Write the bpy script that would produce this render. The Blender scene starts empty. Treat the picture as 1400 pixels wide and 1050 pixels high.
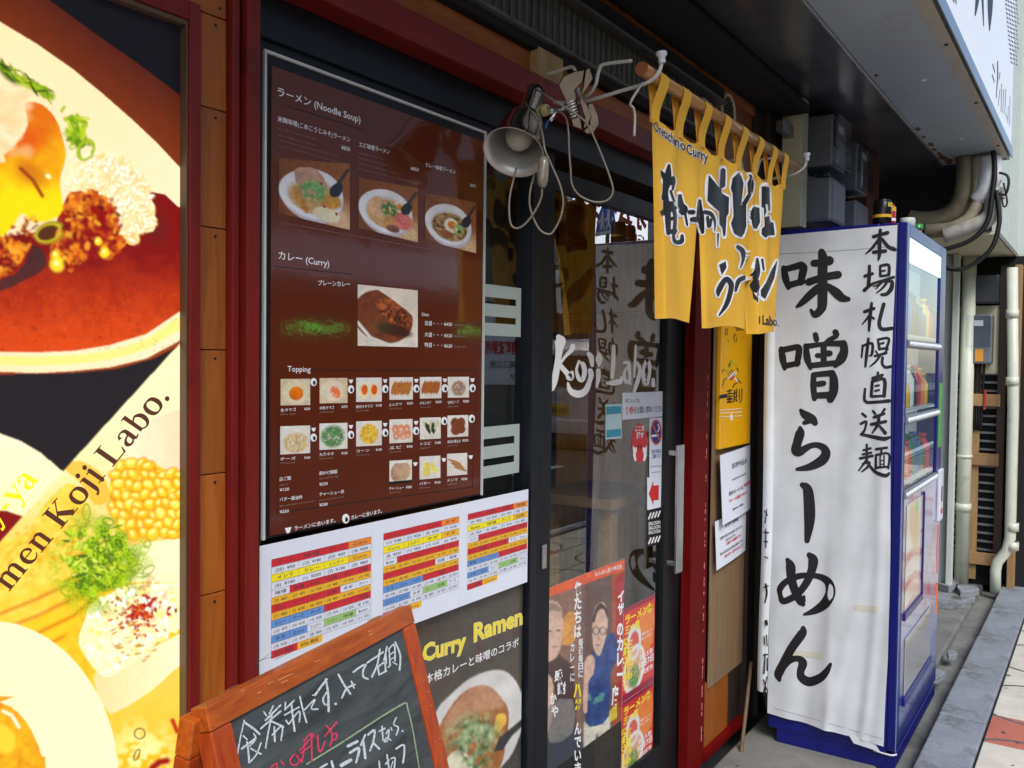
# Ramen shop front in a shopping street: facade along X, wall plane about Y = 1.05, street towards -Y, Z up (metres)
import bpy, bmesh, math, random
import numpy as np
from mathutils import Vector, Matrix
from mathutils.geometry import tessellate_polygon

random.seed(7); rng = np.random.default_rng(7)
scene = bpy.context.scene
COL = scene.collection

# ------------------------------------------------------------------ camera
FPX, CX, CY, HC = 1220.0, 700.0, 525.0, 1.36          # focal length in photo pixels, centre, eye height
YAW, PITCH, ROLL = math.radians(33.84), math.atan(35 / 1220.0), 0.0117
_f0 = Vector((math.cos(YAW), math.sin(YAW), 0)); _r0 = Vector((math.sin(YAW), -math.cos(YAW), 0)); _z = Vector((0, 0, 1))
FW = _f0 * math.cos(PITCH) - _z * math.sin(PITCH)
_u1 = _f0 * math.sin(PITCH) + _z * math.cos(PITCH)
RT = _r0 * math.cos(ROLL) + _u1 * math.sin(ROLL)
UP = _u1 * math.cos(ROLL) - _r0 * math.sin(ROLL)
EYE = Vector((0, 0, HC))
cam_d = bpy.data.cameras.new('camera'); cam = bpy.data.objects.new('camera', cam_d); COL.objects.link(cam)
cam_d.sensor_width = 36.0; cam_d.lens = 36.0 * FPX / 1400.0
cam_d.clip_start = 0.02; cam_d.clip_end = 500
cam.matrix_world = Matrix(((RT.x, UP.x, -FW.x, 0), (RT.y, UP.y, -FW.y, 0), (RT.z, UP.z, -FW.z, HC), (0, 0, 0, 1)))
scene.camera = cam

# ------------------------------------------------------------------ light: bright overcast daylight
SUN_EL, SUN_AZ = math.radians(46), math.radians(220)
world = bpy.data.worlds.new('World'); scene.world = world; world.use_nodes = True
wn = world.node_tree; bg = wn.nodes['Background']
sky = wn.nodes.new('ShaderNodeTexSky'); sky.sky_type = 'NISHITA'; sky.sun_disc = False
sky.sun_elevation = SUN_EL; sky.sun_rotation = SUN_AZ
sky.air_density = 1.0; sky.dust_density = 1.2; sky.ozone_density = 0.6
wn.links.new(sky.outputs[0], bg.inputs[0]); bg.inputs[1].default_value = 0.15
sun_d = bpy.data.lights.new('sun', 'SUN'); sun_d.energy = 1.5; sun_d.angle = math.radians(24); sun_d.color = (1, .975, .94)
sun = bpy.data.objects.new('sun', sun_d); COL.objects.link(sun)
_sd = Vector((math.sin(SUN_AZ) * math.cos(SUN_EL), math.cos(SUN_AZ) * math.cos(SUN_EL), math.sin(SUN_EL)))  # towards the sun
sun.rotation_euler = (-_sd).to_track_quat('-Z', 'Y').to_euler(); sun.location = (0, -3, 8)
scene.view_settings.view_transform = 'Standard'; scene.view_settings.look = 'None'
scene.view_settings.exposure = 0.8; scene.view_settings.gamma = 1.0; scene.view_settings.use_curve_mapping = False
scene.render.engine = 'CYCLES'
scene.cycles.use_denoising = True
scene.cycles.max_bounces = 10; scene.cycles.diffuse_bounces = 4; scene.cycles.glossy_bounces = 5
scene.cycles.transparent_max_bounces = 16; scene.cycles.transmission_bounces = 6
scene.cycles.caustics_reflective = False; scene.cycles.caustics_refractive = False
scene.cycles.sample_clamp_indirect = 6.0

# ------------------------------------------------------------------ measuring: a point of the photograph on a true plane of the place
def ray(x, y): return FW + RT * ((x - CX) / FPX) + UP * ((CY - y) / FPX)
def P(x, y, ax, v):
    d = ray(x, y); i = 'XYZ'.index(ax); t = (v - EYE[i]) / d[i]
    return EYE + d * t
def R(x, y, t): return EYE + ray(x, y) * t
def mirror(v, w=1.17): return Vector((v[0], 2 * w - v[1], v[2]))     # where a thing seen in the shop glass really stands
def photo_xy(X, Y, Z):
    q = np.stack([X, Y, Z - HC], -1); z = q @ np.array(FW)
    return CX + FPX * (q @ np.array(RT)) / z, CY - FPX * (q @ np.array(UP)) / z
def lin(c):
    r = [((v / 255.0) / 12.92 if v / 255.0 <= .04045 else ((v / 255.0 + .055) / 1.055) ** 2.4) for v in c[:3]]
    return tuple(r)

# ------------------------------------------------------------------ materials
def new_mat(name):
    m = bpy.data.materials.new(name); m.use_nodes = True
    nt = m.node_tree; b = nt.nodes['Principled BSDF']
    return m, nt, b
def N(nt, typ, **kw):
    n = nt.nodes.new(typ)
    for k, v in kw.items():
        if k.startswith('i_'): n.inputs[int(k[2:]) if k[2:].isdigit() else k[2:].replace('_', ' ')].default_value = v
        else: setattr(n, k, v)
    return n
def surf(name, col, rough=.6, metal=0.0, var=.12, scale=6.0, bump=.0, bscale=None, coat=0.0, stretch=None, dirt=None, spec=.5, col2=None, detail=5.0):
    """general procedural surface: colour with noise variation, optional stretched grain, dirt patches and bump"""
    m, nt, b = new_mat(name)
    tc = N(nt, 'ShaderNodeTexCoord'); mp = N(nt, 'ShaderNodeMapping')
    nt.links.new(tc.outputs['Object'], mp.inputs['Vector'])
    if stretch: mp.inputs['Scale'].default_value = stretch
    nz = N(nt, 'ShaderNodeTexNoise'); nz.inputs['Scale'].default_value = scale; nz.inputs['Detail'].default_value = detail; nz.inputs['Roughness'].default_value = .62
    nt.links.new(mp.outputs[0], nz.inputs['Vector'])
    rp = N(nt, 'ShaderNodeValToRGB'); e = rp.color_ramp.elements
    c2 = col2 or tuple(min(1, c * (1 + var)) for c in col)
    c1 = tuple(c * (1 - var) for c in col)
    e[0].position = .3; e[1].position = .7; e[0].color = (*c1, 1); e[1].color = (*c2, 1)
    nt.links.new(nz.outputs['Fac'], rp.inputs['Fac'])
    out = rp.outputs['Color']
    if dirt:
        dc, dscale, lo, hi = dirt
        n2 = N(nt, 'ShaderNodeTexNoise'); n2.inputs['Scale'].default_value = dscale; n2.inputs['Detail'].default_value = 7; n2.inputs['Roughness'].default_value = .7
        nt.links.new(tc.outputs['Object'], n2.inputs['Vector'])
        mr = N(nt, 'ShaderNodeMapRange'); mr.inputs['From Min'].default_value = lo; mr.inputs['From Max'].default_value = hi
        nt.links.new(n2.outputs['Fac'], mr.inputs['Value'])
        mx = N(nt, 'ShaderNodeMix', data_type='RGBA'); mx.inputs['B'].default_value = (*dc, 1)
        nt.links.new(mr.outputs[0], mx.inputs['Factor']); nt.links.new(out, mx.inputs['A']); out = mx.outputs['Result']
    nt.links.new(out, b.inputs['Base Color'])
    b.inputs['Metallic'].default_value = metal; b.inputs['Specular IOR Level'].default_value = spec
    b.inputs['Coat Weight'].default_value = coat; b.inputs['Coat Roughness'].default_value = .06
    rr = N(nt, 'ShaderNodeMapRange'); rr.inputs['To Min'].default_value = max(0, rough - .08); rr.inputs['To Max'].default_value = min(1, rough + .1)
    nt.links.new(nz.outputs['Fac'], rr.inputs['Value']); nt.links.new(rr.outputs[0], b.inputs['Roughness'])
    if bump:
        nb = nz
        if bscale:
            nb = N(nt, 'ShaderNodeTexNoise'); nb.inputs['Scale'].default_value = bscale; nb.inputs['Detail'].default_value = 4
            nt.links.new(mp.outputs[0], nb.inputs['Vector'])
        bp = N(nt, 'ShaderNodeBump'); bp.inputs['Strength'].default_value = bump; bp.inputs['Distance'].default_value = .01
        nt.links.new(nb.outputs['Fac'], bp.inputs['Height']); nt.links.new(bp.outputs[0], b.inputs['Normal'])
    return m
def plain(name, col, rough=.5, metal=0, coat=0, emit=0.0):
    m, nt, b = new_mat(name)
    nz = N(nt, 'ShaderNodeTexNoise'); nz.inputs['Scale'].default_value = 40
    mx = N(nt, 'ShaderNodeMix', data_type='RGBA'); mx.inputs['A'].default_value = (*[c * .93 for c in col], 1); mx.inputs['B'].default_value = (*[min(1, c * 1.06) for c in col], 1)
    nt.links.new(nz.outputs['Fac'], mx.inputs['Factor']); nt.links.new(mx.outputs['Result'], b.inputs['Base Color'])
    b.inputs['Roughness'].default_value = rough; b.inputs['Metallic'].default_value = metal; b.inputs['Coat Weight'].default_value = coat; b.inputs['Coat Roughness'].default_value = .05
    if emit: b.inputs['Emission Color'].default_value = (*col, 1); b.inputs['Emission Strength'].default_value = emit
    return m
def print_mat(name, rough=.35, coat=0.0, emit=0.0):
    m, nt, b = new_mat(name); a = N(nt, 'ShaderNodeVertexColor'); a.layer_name = 'ink'
    nt.links.new(a.outputs['Color'], b.inputs['Base Color']); b.inputs['Roughness'].default_value = rough
    b.inputs['Coat Weight'].default_value = coat; b.inputs['Coat Roughness'].default_value = .08
    if emit:
        nt.links.new(a.outputs['Color'], b.inputs['Emission Color']); b.inputs['Emission Strength'].default_value = emit
        b.inputs['Specular IOR Level'].default_value = .12; b.inputs['Base Color'].default_value = (.015, .015, .015, 1); nt.links.remove(b.inputs['Base Color'].links[0])
    return m
def glass_mat(name, tint=(.93, .96, .95), ior=1.5, rough=.0):
    m, nt, b = new_mat(name); nt.nodes.remove(b); out = nt.nodes['Material Output']
    tr = N(nt, 'ShaderNodeBsdfTransparent'); tr.inputs[0].default_value = (*tint, 1)
    gl = N(nt, 'ShaderNodeBsdfGlossy'); gl.inputs['Roughness'].default_value = rough; gl.inputs['Color'].default_value = (1, 1, 1, 1)
    fr = N(nt, 'ShaderNodeFresnel'); fr.inputs['IOR'].default_value = ior
    geo = N(nt, 'ShaderNodeNewGeometry'); inv = N(nt, 'ShaderNodeMath', operation='SUBTRACT'); inv.inputs[0].default_value = 1
    mul = N(nt, 'ShaderNodeMath', operation='MULTIPLY'); mx = N(nt, 'ShaderNodeMixShader')
    nt.links.new(geo.outputs['Backfacing'], inv.inputs[1]); nt.links.new(fr.outputs[0], mul.inputs[0]); nt.links.new(inv.outputs[0], mul.inputs[1])
    nt.links.new(mul.outputs[0], mx.inputs[0]); nt.links.new(tr.outputs[0], mx.inputs[1]); nt.links.new(gl.outputs[0], mx.inputs[2]); nt.links.new(mx.outputs[0], out.inputs[0])
    return m

M = {}
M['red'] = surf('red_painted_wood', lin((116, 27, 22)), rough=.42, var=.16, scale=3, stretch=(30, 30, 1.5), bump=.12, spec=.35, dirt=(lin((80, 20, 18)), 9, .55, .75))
M['red_shaded'] = surf('shaded_red_paint', lin((100, 8, 6)), rough=.6, var=.16, scale=3, stretch=(30, 30, 1.5), bump=.12, spec=.12, dirt=(lin((60, 8, 8)), 9, .55, .75))  # darker copy of the red paint: shade right of the door put into the colour
M['red_x'] = surf('red_painted_beam', lin((116, 25, 22)), rough=.42, var=.16, scale=3, stretch=(1.5, 30, 30), bump=.12, spec=.35, dirt=(lin((80, 20, 18)), 9, .55, .75))
def wood(name, c1, c2, rough, st, bump=.1, coat=.0):
    m, nt, b = new_mat(name); tc = N(nt, 'ShaderNodeTexCoord'); mp = N(nt, 'ShaderNodeMapping'); mp.inputs['Scale'].default_value = st
    oi = N(nt, 'ShaderNodeObjectInfo'); ad = N(nt, 'ShaderNodeVectorMath', operation='ADD'); sc = N(nt, 'ShaderNodeVectorMath', operation='SCALE'); sc.inputs['Scale'].default_value = 17
    nt.links.new(oi.outputs['Random'], sc.inputs[0]); nt.links.new(tc.outputs['Object'], ad.inputs[0]); nt.links.new(sc.outputs[0], ad.inputs[1]); nt.links.new(ad.outputs[0], mp.inputs[0])
    n1 = N(nt, 'ShaderNodeTexNoise'); n1.inputs['Scale'].default_value = 2.2; n1.inputs['Detail'].default_value = 8; n1.inputs['Roughness'].default_value = .6; n1.inputs['Distortion'].default_value = 1.2
    nt.links.new(mp.outputs[0], n1.inputs['Vector'])
    rp = N(nt, 'ShaderNodeValToRGB'); e = rp.color_ramp.elements; e[0].position = .28; e[1].position = .72; e[0].color = (*c1, 1); e[1].color = (*c2, 1)
    nt.links.new(n1.outputs['Fac'], rp.inputs[0])
    hv = N(nt, 'ShaderNodeHueSaturation'); mr = N(nt, 'ShaderNodeMapRange'); mr.inputs['To Min'].default_value = .82; mr.inputs['To Max'].default_value = 1.15
    nt.links.new(oi.outputs['Random'], mr.inputs['Value']); nt.links.new(mr.outputs[0], hv.inputs['Value']); nt.links.new(rp.outputs[0], hv.inputs['Color'])
    nt.links.new(hv.outputs[0], b.inputs['Base Color']); b.inputs['Roughness'].default_value = rough; b.inputs['Coat Weight'].default_value = coat
    bp = N(nt, 'ShaderNodeBump'); bp.inputs['Strength'].default_value = bump; bp.inputs['Distance'].default_value = .004
    nt.links.new(n1.outputs['Fac'], bp.inputs['Height']); nt.links.new(bp.outputs[0], b.inputs['Normal'])
    return m
M['board'] = wood('orange_stained_board', lin((140, 74, 18)), lin((172, 96, 30)), .55, (2, 2, 22), coat=.1)
M['board_v'] = wood('orange_stained_board_upright', lin((140, 74, 18)), lin((172, 96, 30)), .5, (26, 26, 2), coat=.1)
M['board_x'] = wood('orange_stained_fascia', lin((158, 84, 26)), lin((196, 112, 42)), .55, (2.5, 26, 26), coat=.1)
M['pale_wood'] = wood('raw_pale_wood', lin((170, 140, 92)), lin((206, 178, 128)), .6, (34, 34, 2))
M['frame_wood'] = wood('orange_varnished_frame', lin((150, 64, 12)), lin((204, 98, 24)), .42, (3, 30, 30), bump=.25, coat=.2)
M['bamboo'] = wood('bamboo_rod', lin((136, 92, 46)), lin((184, 136, 78)), .38, (2.5, 30, 30), coat=.3)
M['table_wood'] = wood('table_wood', lin((150, 110, 66)), lin((186, 144, 92)), .5, (3, 20, 20))
M['veneer'] = wood('brown_veneer_board', lin((116, 92, 66)), lin((142, 116, 86)), .55, (26, 26, 1.4))
M['tan_wood'] = wood('tan_timber', lin((150, 116, 74)), lin((178, 142, 96)), .7, (20, 20, 2))
M['darkwood'] = wood('dark_timber', lin((38, 27, 22)), lin((54, 38, 30)), .6, (20, 20, 2))
M['black'] = surf('black_frame_metal', lin((20, 23, 31)), rough=.4, var=.2, scale=14, bump=.02, spec=.35)
M['black2'] = surf('grey_black_door_frame', lin((22, 23, 26)), rough=.45, var=.15, scale=10, spec=.3)
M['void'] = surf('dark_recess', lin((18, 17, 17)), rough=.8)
M['steel'] = surf('brushed_steel', (.62, .62, .60), rough=.3, metal=1, var=.08, scale=4, stretch=(2, 2, 60))
M['chrome'] = surf('chrome', (.86, .86, .85), rough=.13, metal=1.0, var=.06, scale=20)
M['alu_inner'] = surf('satin_aluminium', (.62, .61, .58), rough=.42, metal=.7, var=.06, scale=9)
M['white_metal'] = surf('white_coated_metal', lin((206, 204, 198)), rough=.35, var=.06, scale=20)
M['shutter'] = surf('shutter_slat_metal', lin((96, 96, 92)), rough=.45, metal=.3, var=.2, scale=10, dirt=(lin((58, 55, 52)), 12, .5, .7))
M['soffit_in'] = surf('dark_metal_soffit', lin((150, 152, 158)), rough=.2, metal=.75, var=.22, scale=2.6, bump=.1, bscale=3.0, dirt=(lin((84, 84, 88)), 3.5, .45, .75))
M['soffit_out'] = surf('grey_metal_soffit', lin((172, 186, 196)), rough=.5, metal=.1, var=.07, scale=3, dirt=(lin((156, 156, 152)), 6, .55, .8))
M['trim'] = surf('beige_sign_trim', lin((186, 180, 166)), rough=.5, var=.1, scale=12, dirt=(lin((120, 92, 58)), 9, .62, .82))
M['rust'] = surf('rust_stain', lin((112, 78, 40)), rough=.9, var=.3, scale=30)
M['glass'] = glass_mat('window_glass', ior=1.85)
M['frost'] = plain('frosted_film', lin((190, 202, 194)), .6); M['frost'].node_tree.nodes['Principled BSDF'].inputs['Alpha'].default_value = .74
M['clear'] = glass_mat('clear_plastic', (.86, .88, .9), 1.45, .08)
M['white'] = plain('white_paint', (.8, .8, .8), .45)
M['paper'] = surf('white_paper', lin((226, 230, 240)), rough=.55, var=.03, scale=5)
M['ink'] = plain('black_ink', lin((24, 24, 27)), .5)
M['ink_grey'] = plain('grey_ink', lin((70, 70, 78)), .6)
M['ink_red'] = plain('red_ink', lin((206, 48, 44)), .5)
M['ink_white'] = plain('white_ink', (.88, .88, .88), .45)
M['ink_faint'] = plain('faint_ink', lin((150, 128, 116)), .5)
M['yellow_ink'] = plain('yellow_ink', lin((246, 222, 58)), .45)
M['cable'] = plain('clear_grey_cable', lin((114, 106, 92)), .35)
M['cable_black'] = plain('black_cable', lin((26, 26, 28)), .5)
M['pvc'] = surf('cream_pvc_pipe', lin((206, 210, 194)), rough=.4, var=.06, scale=7, dirt=(lin((150, 144, 124)), 10, .58, .8))
M['duct'] = surf('beige_corrugated_duct', lin((164, 156, 134)), rough=.6, var=.12, scale=9, dirt=(lin((110, 100, 84)), 8, .5, .75))
M['cream'] = surf('cream_plaster', lin((206, 204, 172)), rough=.7, var=.06, scale=5, dirt=(lin((160, 150, 118)), 6, .58, .8))
M['siding'] = surf('pale_green_siding', lin((196, 204, 196)), rough=.55, var=.04, scale=8)
M['meter'] = surf('grey_meter_plastic', lin((112, 116, 124)), rough=.4, var=.08, scale=14)
M['meter_dark'] = surf('dark_meter_plastic', lin((58, 60, 66)), rough=.35, var=.1, scale=14)
M['concrete'] = surf('worn_concrete', lin((118, 118, 113)), rough=.85, var=.22, scale=5, bump=.25, bscale=60, dirt=(lin((92, 92, 90)), 4, .5, .72))
M['kerb'] = surf('kerb_concrete', lin((136, 141, 146)), rough=.85, var=.2, scale=4, bump=.3, bscale=70, dirt=(lin((78, 74, 66)), 5, .5, .68))
M['gutter'] = surf('gutter_concrete', lin((122, 122, 116)), rough=.9, var=.2, scale=6, bump=.3, bscale=50, dirt=(lin((70, 70, 66)), 4, .45, .7))
M['asphalt'] = surf('asphalt', (.055, .056, .06), rough=.85, var=.25, scale=14, bump=.4, bscale=180)
M['roadpaint'] = surf('road_paint', (.72, .72, .7), rough=.7, var=.12, scale=8)
M['vmblue'] = surf('deep_blue_enamel', lin((8, 14, 104)), rough=.3, var=.14, scale=5, coat=.15, dirt=(lin((16, 18, 66)), 7, .56, .78))
M['plastic_w'] = plain('white_plastic', lin((214, 218, 222)), .35)
M['rubber'] = plain('black_rubber', lin((24, 24, 25)), .6)

# ------------------------------------------------------------------ objects and names
def tag(o, label=None, cat=None, group=None, kind=None):
    if label: o['label'] = label
    if cat: o['category'] = cat
    if group: o['group'] = group
    if kind: o['kind'] = kind
    return o
def empty(name, loc, label=None, cat=None, group=None):
    o = bpy.data.objects.new(name, None); COL.objects.link(o); o.location = loc; o.empty_display_size = .1
    return tag(o, label, cat, group)
def attach(o, parent):
    if parent is not None:
        o.parent = parent
        if parent.type == 'EMPTY': o.matrix_parent_inverse = Matrix.Translation(parent.location).inverted()
    return o
def link_mesh(name, me, m=None, parent=None):
    o = bpy.data.objects.new(name, me); COL.objects.link(o)
    if m is not None and not me.materials: me.materials.append(m)
    return attach(o, parent)
def copy_tree(o, parent=None, move=Vector((0, 0, 0))):
    c = o.copy(); COL.objects.link(c)
    if parent is None: c.location = o.location + Vector(move)
    else:
        c.parent = parent; c.matrix_parent_inverse = o.matrix_parent_inverse.copy()
    for ch in list(o.children): copy_tree(ch, c)
    return c

def smooth_pts(pts, sub=4, closed=False):
    """Catmull-Rom through points of any dimension"""
    p = [np.array(q, float) for q in pts]; n = len(p)
    if n < 3: 
        a, b = p[0], p[-1]
        return [a + (b - a) * k / sub for k in range(sub + 1)]
    out = []; last = n if closed else n - 1
    for i in range(last):
        p0 = p[(i - 1) % n] if (closed or i > 0) else p[0]; p1 = p[i]; p2 = p[(i + 1) % n]; p3 = p[(i + 2) % n] if (closed or i + 2 < n) else p[-1]
        for k in range(sub):
            t = k / sub
            out.append(.5 * ((2 * p1) + (-p0 + p2) * t + (2 * p0 - 5 * p1 + 4 * p2 - p3) * t * t + (-p0 + 3 * p1 - 3 * p2 + p3) * t ** 3))
    if not closed: out.append(p[-1])
    return out

class MB:
    def __init__(s): s.v = []; s.f = []
    def add(s, vs, fs):
        b = len(s.v); s.v.extend([tuple(map(float, q)) for q in vs]); s.f.extend([tuple(b + i for i in f) for f in fs]); return s
    def box(s, x0, x1, y0, y1, z0, z1):
        vs = [(x, y, z) for x in (x0, x1) for y in (y0, y1) for z in (z0, z1)]
        return s.add(vs, [(0, 1, 3, 2), (4, 6, 7, 5), (0, 4, 5, 1), (2, 3, 7, 6), (0, 2, 6, 4), (1, 5, 7, 3)])
    def obox(s, o, a, b, c):
        """box from corner o with edge vectors a, b, c"""
        o, a, b, c = map(Vector, (o, a, b, c)); vs = [o + a * i + b * j + c * k for i in (0, 1) for j in (0, 1) for k in (0, 1)]
        fs = [(0, 1, 3, 2), (4, 6, 7, 5), (0, 4, 5, 1), (2, 3, 7, 6), (0, 2, 6, 4), (1, 5, 7, 3)]
        if a.cross(b).dot(c) < 0: fs = [f[::-1] for f in fs]
        return s.add(vs, fs)
    def tube(s, pts, r, seg=8, sub=0, caps=True, closed=False):
        if sub: pts = [Vector(p) for p in smooth_pts(pts, sub, closed)]
        pts = [Vector(p) for p in pts]; n = len(pts); rs = r if isinstance(r, (list, tuple)) else [r] * n
        if len(rs) != n: rs = list(np.interp(np.linspace(0, 1, n), np.linspace(0, 1, len(rs)), rs))
        prev = None; b = len(s.v); 
        for i, p in enumerate(pts):
            if closed: d = pts[(i + 1) % n] - pts[i - 1]
            else: d = pts[min(i + 1, n - 1)] - pts[max(i - 1, 0)]
            d = d.normalized() if d.length > 1e-9 else Vector((0, 0, 1))
            if prev is None:
                u = d.cross(Vector((0, 0, 1))); u = u if u.length > .05 else d.cross(Vector((1, 0, 0)))
            else: u = prev - d * prev.dot(d)
            u = u.normalized(); prev = u; w = d.cross(u)
            for k in range(seg):
                a = 2 * math.pi * k / seg; s.v.append(tuple(p + (u * math.cos(a) + w * math.sin(a)) * rs[i]))
        m = n if closed else n - 1
        for i in range(m):
            for k in range(seg):
                i2 = (i + 1) % n
                s.f.append((b + i * seg + k, b + i * seg + (k + 1) % seg, b + i2 * seg + (k + 1) % seg, b + i2 * seg + k))
        if caps and not closed:
            s.f.append(tuple(b + k for k in range(seg))[::-1]); s.f.append(tuple(b + (n - 1) * seg + k for k in range(seg)))
        return s
    def lathe(s, o, axis, prof, seg=24):
        """profile [(distance along axis, radius)]"""
        o, d = Vector(o), Vector(axis).normalized(); u = d.cross(Vector((0, 0, 1))); u = u if u.length > .05 else Vector((1, 0, 0)); u.normalize(); w = d.cross(u); b = len(s.v)
        for h, r in prof:
            for k in range(seg):
                a = 2 * math.pi * k / seg; s.v.append(tuple(o + d * h + (u * math.cos(a) + w * math.sin(a)) * r))
        for i in range(len(prof) - 1):
            for k in range(seg):
                s.f.append((b + i * seg + k, b + i * seg + (k + 1) % seg, b + (i + 1) * seg + (k + 1) % seg, b + (i + 1) * seg + k))
        return s
    def prism(s, poly, vec):
        """closed prism over a planar polygon of 3D points"""
        poly = [Vector(p) for p in poly]; n = len(poly); vec = Vector(vec); tri = tessellate_polygon([poly])
        s.add(poly + [p + vec for p in poly], [t for t in tri] + [tuple(n + i for i in t[::-1]) for t in tri] + [(i, (i + 1) % n, n + (i + 1) % n, n + i) for i in range(n)])
        return s
    def mesh(s, name, bevel=0.0, smooth=False, fix=True):
        me = bpy.data.meshes.new(name); me.from_pydata(s.v, [], s.f); me.update()
        if fix or bevel:
            bm = bmesh.new(); bm.from_mesh(me)
            if fix: bmesh.ops.recalc_face_normals(bm, faces=bm.faces)
            if bevel: bmesh.ops.bevel(bm, geom=[e for e in bm.edges if e.is_manifold and e.calc_face_angle(0) > .5], offset=bevel, segments=2, affect='EDGES', profile=.5, clamp_overlap=True)
            bm.to_mesh(me); bm.free()
        if smooth: me.polygons.foreach_set('use_smooth', [True] * len(me.polygons)); 
        return me
    def build(s, name, m, parent=None, bevel=0.0, smooth=False, fix=True):
        return link_mesh(name, s.mesh(name, bevel, smooth, fix), m, parent)

def box(name, m, parent, x0, x1, y0, y1, z0, z1, bevel=.0): return MB().box(x0, x1, y0, y1, z0, z1).build(name, m, parent, bevel)

# ------------------------------------------------------------------ flat print: strokes, outlines and type laid on a surface by a mapper px -> point
def crop(ox, oy, s, pts):
    """coordinates read in an enlarged detail -> photo pixels"""
    return [(ox + p[0] / s, oy + p[1] / s, *[w / s for w in p[2:]]) for p in pts]
def stroke(mb, mapper, pts, k, sub=5, wk=1.0, closed=False, cap=True, across=1):
    """brush stroke: polyline of (x, y, width) in pixels, laid k steps proud of the sheet"""
    q = smooth_pts(pts, sub, closed); n = len(q); L, Rr = [], []
    for i in range(n):
        a = q[max(i - 1, 0)] if not closed else q[i - 1]; c = q[min(i + 1, n - 1)] if not closed else q[(i + 1) % n]
        d = c[:2] - a[:2]; l = math.hypot(*d) or 1; nx, ny = -d[1] / l, d[0] / l; w = max(.05, q[i][2]) * wk / 2
        L.append((q[i][0] + nx * w, q[i][1] + ny * w)); Rr.append((q[i][0] - nx * w, q[i][1] - ny * w))
    pts2 = L + Rr[::-1]; fs = []
    m = n if closed else n - 1
    for i in range(m):
        j = (i + 1) % n; fs.append((i, j, 2 * n - 1 - j, 2 * n - 1 - i))
    if cap and not closed:
        for (i, e) in ((0, -1), (n - 1, 1)):
            a = q[min(i + 1, n - 1)][:2] - q[max(i - 1, 0)][:2]; l = math.hypot(*a) or 1; d = a / l * e; w = max(.05, q[i][2]) * wk / 2; b = len(pts2); ring = []
            for t in range(1, 5):
                an = math.pi * t / 5; ring.append((q[i][0] + (-d[1] * e * math.cos(an)) * w + d[0] * math.sin(an) * w, q[i][1] + (d[0] * e * math.cos(an)) * w + d[1] * math.sin(an) * w))
            pts2 += ring; fs.append(tuple([i] + [b + t for t in range(4)] + [2 * n - 1 - i]))
    if across > 1:      # extra columns so that a wide stroke follows a folded cloth
        A = across; g = [[(L[i][0] + (Rr[i][0] - L[i][0]) * c / A, L[i][1] + (Rr[i][1] - L[i][1]) * c / A) for c in range(A + 1)] for i in range(n)]
        mb.add([mapper(x, y, k) for row in g for x, y in row], [(i * (A + 1) + c, ((i + 1) % n) * (A + 1) + c, ((i + 1) % n) * (A + 1) + c + 1, i * (A + 1) + c + 1) for i in range(m) for c in range(A)]); fs = fs[m:]
    if fs: mb.add([mapper(x, y, k) for x, y in pts2], fs)
def blob(mb, mapper, poly, k):
    tri = tessellate_polygon([[Vector((p[0], p[1], 0)) for p in poly]]); mb.add([mapper(p[0], p[1], k) for p in poly], [tuple(t) for t in tri])
def strokes(mb, mapper, lists, k0=1.0, dk=.12, wk=1.0, sub=5):
    for i, s in enumerate(lists): stroke(mb, mapper, s, k0 + dk * (i % 9), sub, wk)
def on_plane(ax, v, out):
    """mapper onto the plane ax = v; one step k is 0.4 mm along out"""
    o = Vector(out)
    def f(x, y, k=0): return P(x, y, ax, v) + o * (.0004 * k)
    return f
WALLOUT = (0, -1, 0)
_type = {}
def type_mesh(body, bold=0.0):
    key = (body, bold)
    if key not in _type:
        c = bpy.data.curves.new('type', 'FONT'); c.body = body; c.resolution_u = 2; c.offset = bold
        o = bpy.data.objects.new('type', c); COL.objects.link(o); dg = bpy.context.evaluated_depsgraph_get(); me = bpy.data.meshes.new_from_object(o.evaluated_get(dg))
        vs = np.array([v.co[:2] for v in me.vertices]) if len(me.vertices) else np.zeros((0, 2)); fs = [tuple(p.vertices) for p in me.polygons]
        bpy.data.objects.remove(o); bpy.data.curves.remove(c); bpy.data.meshes.remove(me); _type[key] = (vs, fs)
    return _type[key]
def type_on(mb, body, A, B, Hv, out, bold=0.0, cap=.73, k=1.0):
    """type between the points A and B (3D, along the baseline), capital height given by the vector Hv"""
    vs, fs = type_mesh(body, bold)
    if not len(vs): return
    A, B, Hv, out = Vector(A), Vector(B), Vector(Hv), Vector(out); x0, x1 = vs[:, 0].min(), vs[:, 0].max(); D = (B - A) / max(1e-6, x1 - x0)
    mb.add([A + D * (x - x0) + Hv * (y / cap) + out * (.0004 * k) for x, y in vs], fs)
def type_px(mb, body, mapper, a, b, hpx, bold=0.0, k=1.0, cap=.73):
    """type whose baseline runs from photo pixel a to b"""
    A, B = Vector(mapper(*a, 0)), Vector(mapper(*b, 0)); T = Vector(mapper(a[0], a[1] - hpx, 0)); out = (Vector(mapper(*a, 1)) - A).normalized()
    Hv = Vector((0, 0, (T - A).length)); Hv = (T - A) if abs((T - A).normalized().z) < .8 else Hv
    type_on(mb, body, A, B, Hv, out, bold, cap, k)
def quad_px(mb, mapper, pts, k=.5): mb.add([mapper(x, y, k) for x, y in pts], [tuple(range(len(pts)))])

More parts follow.
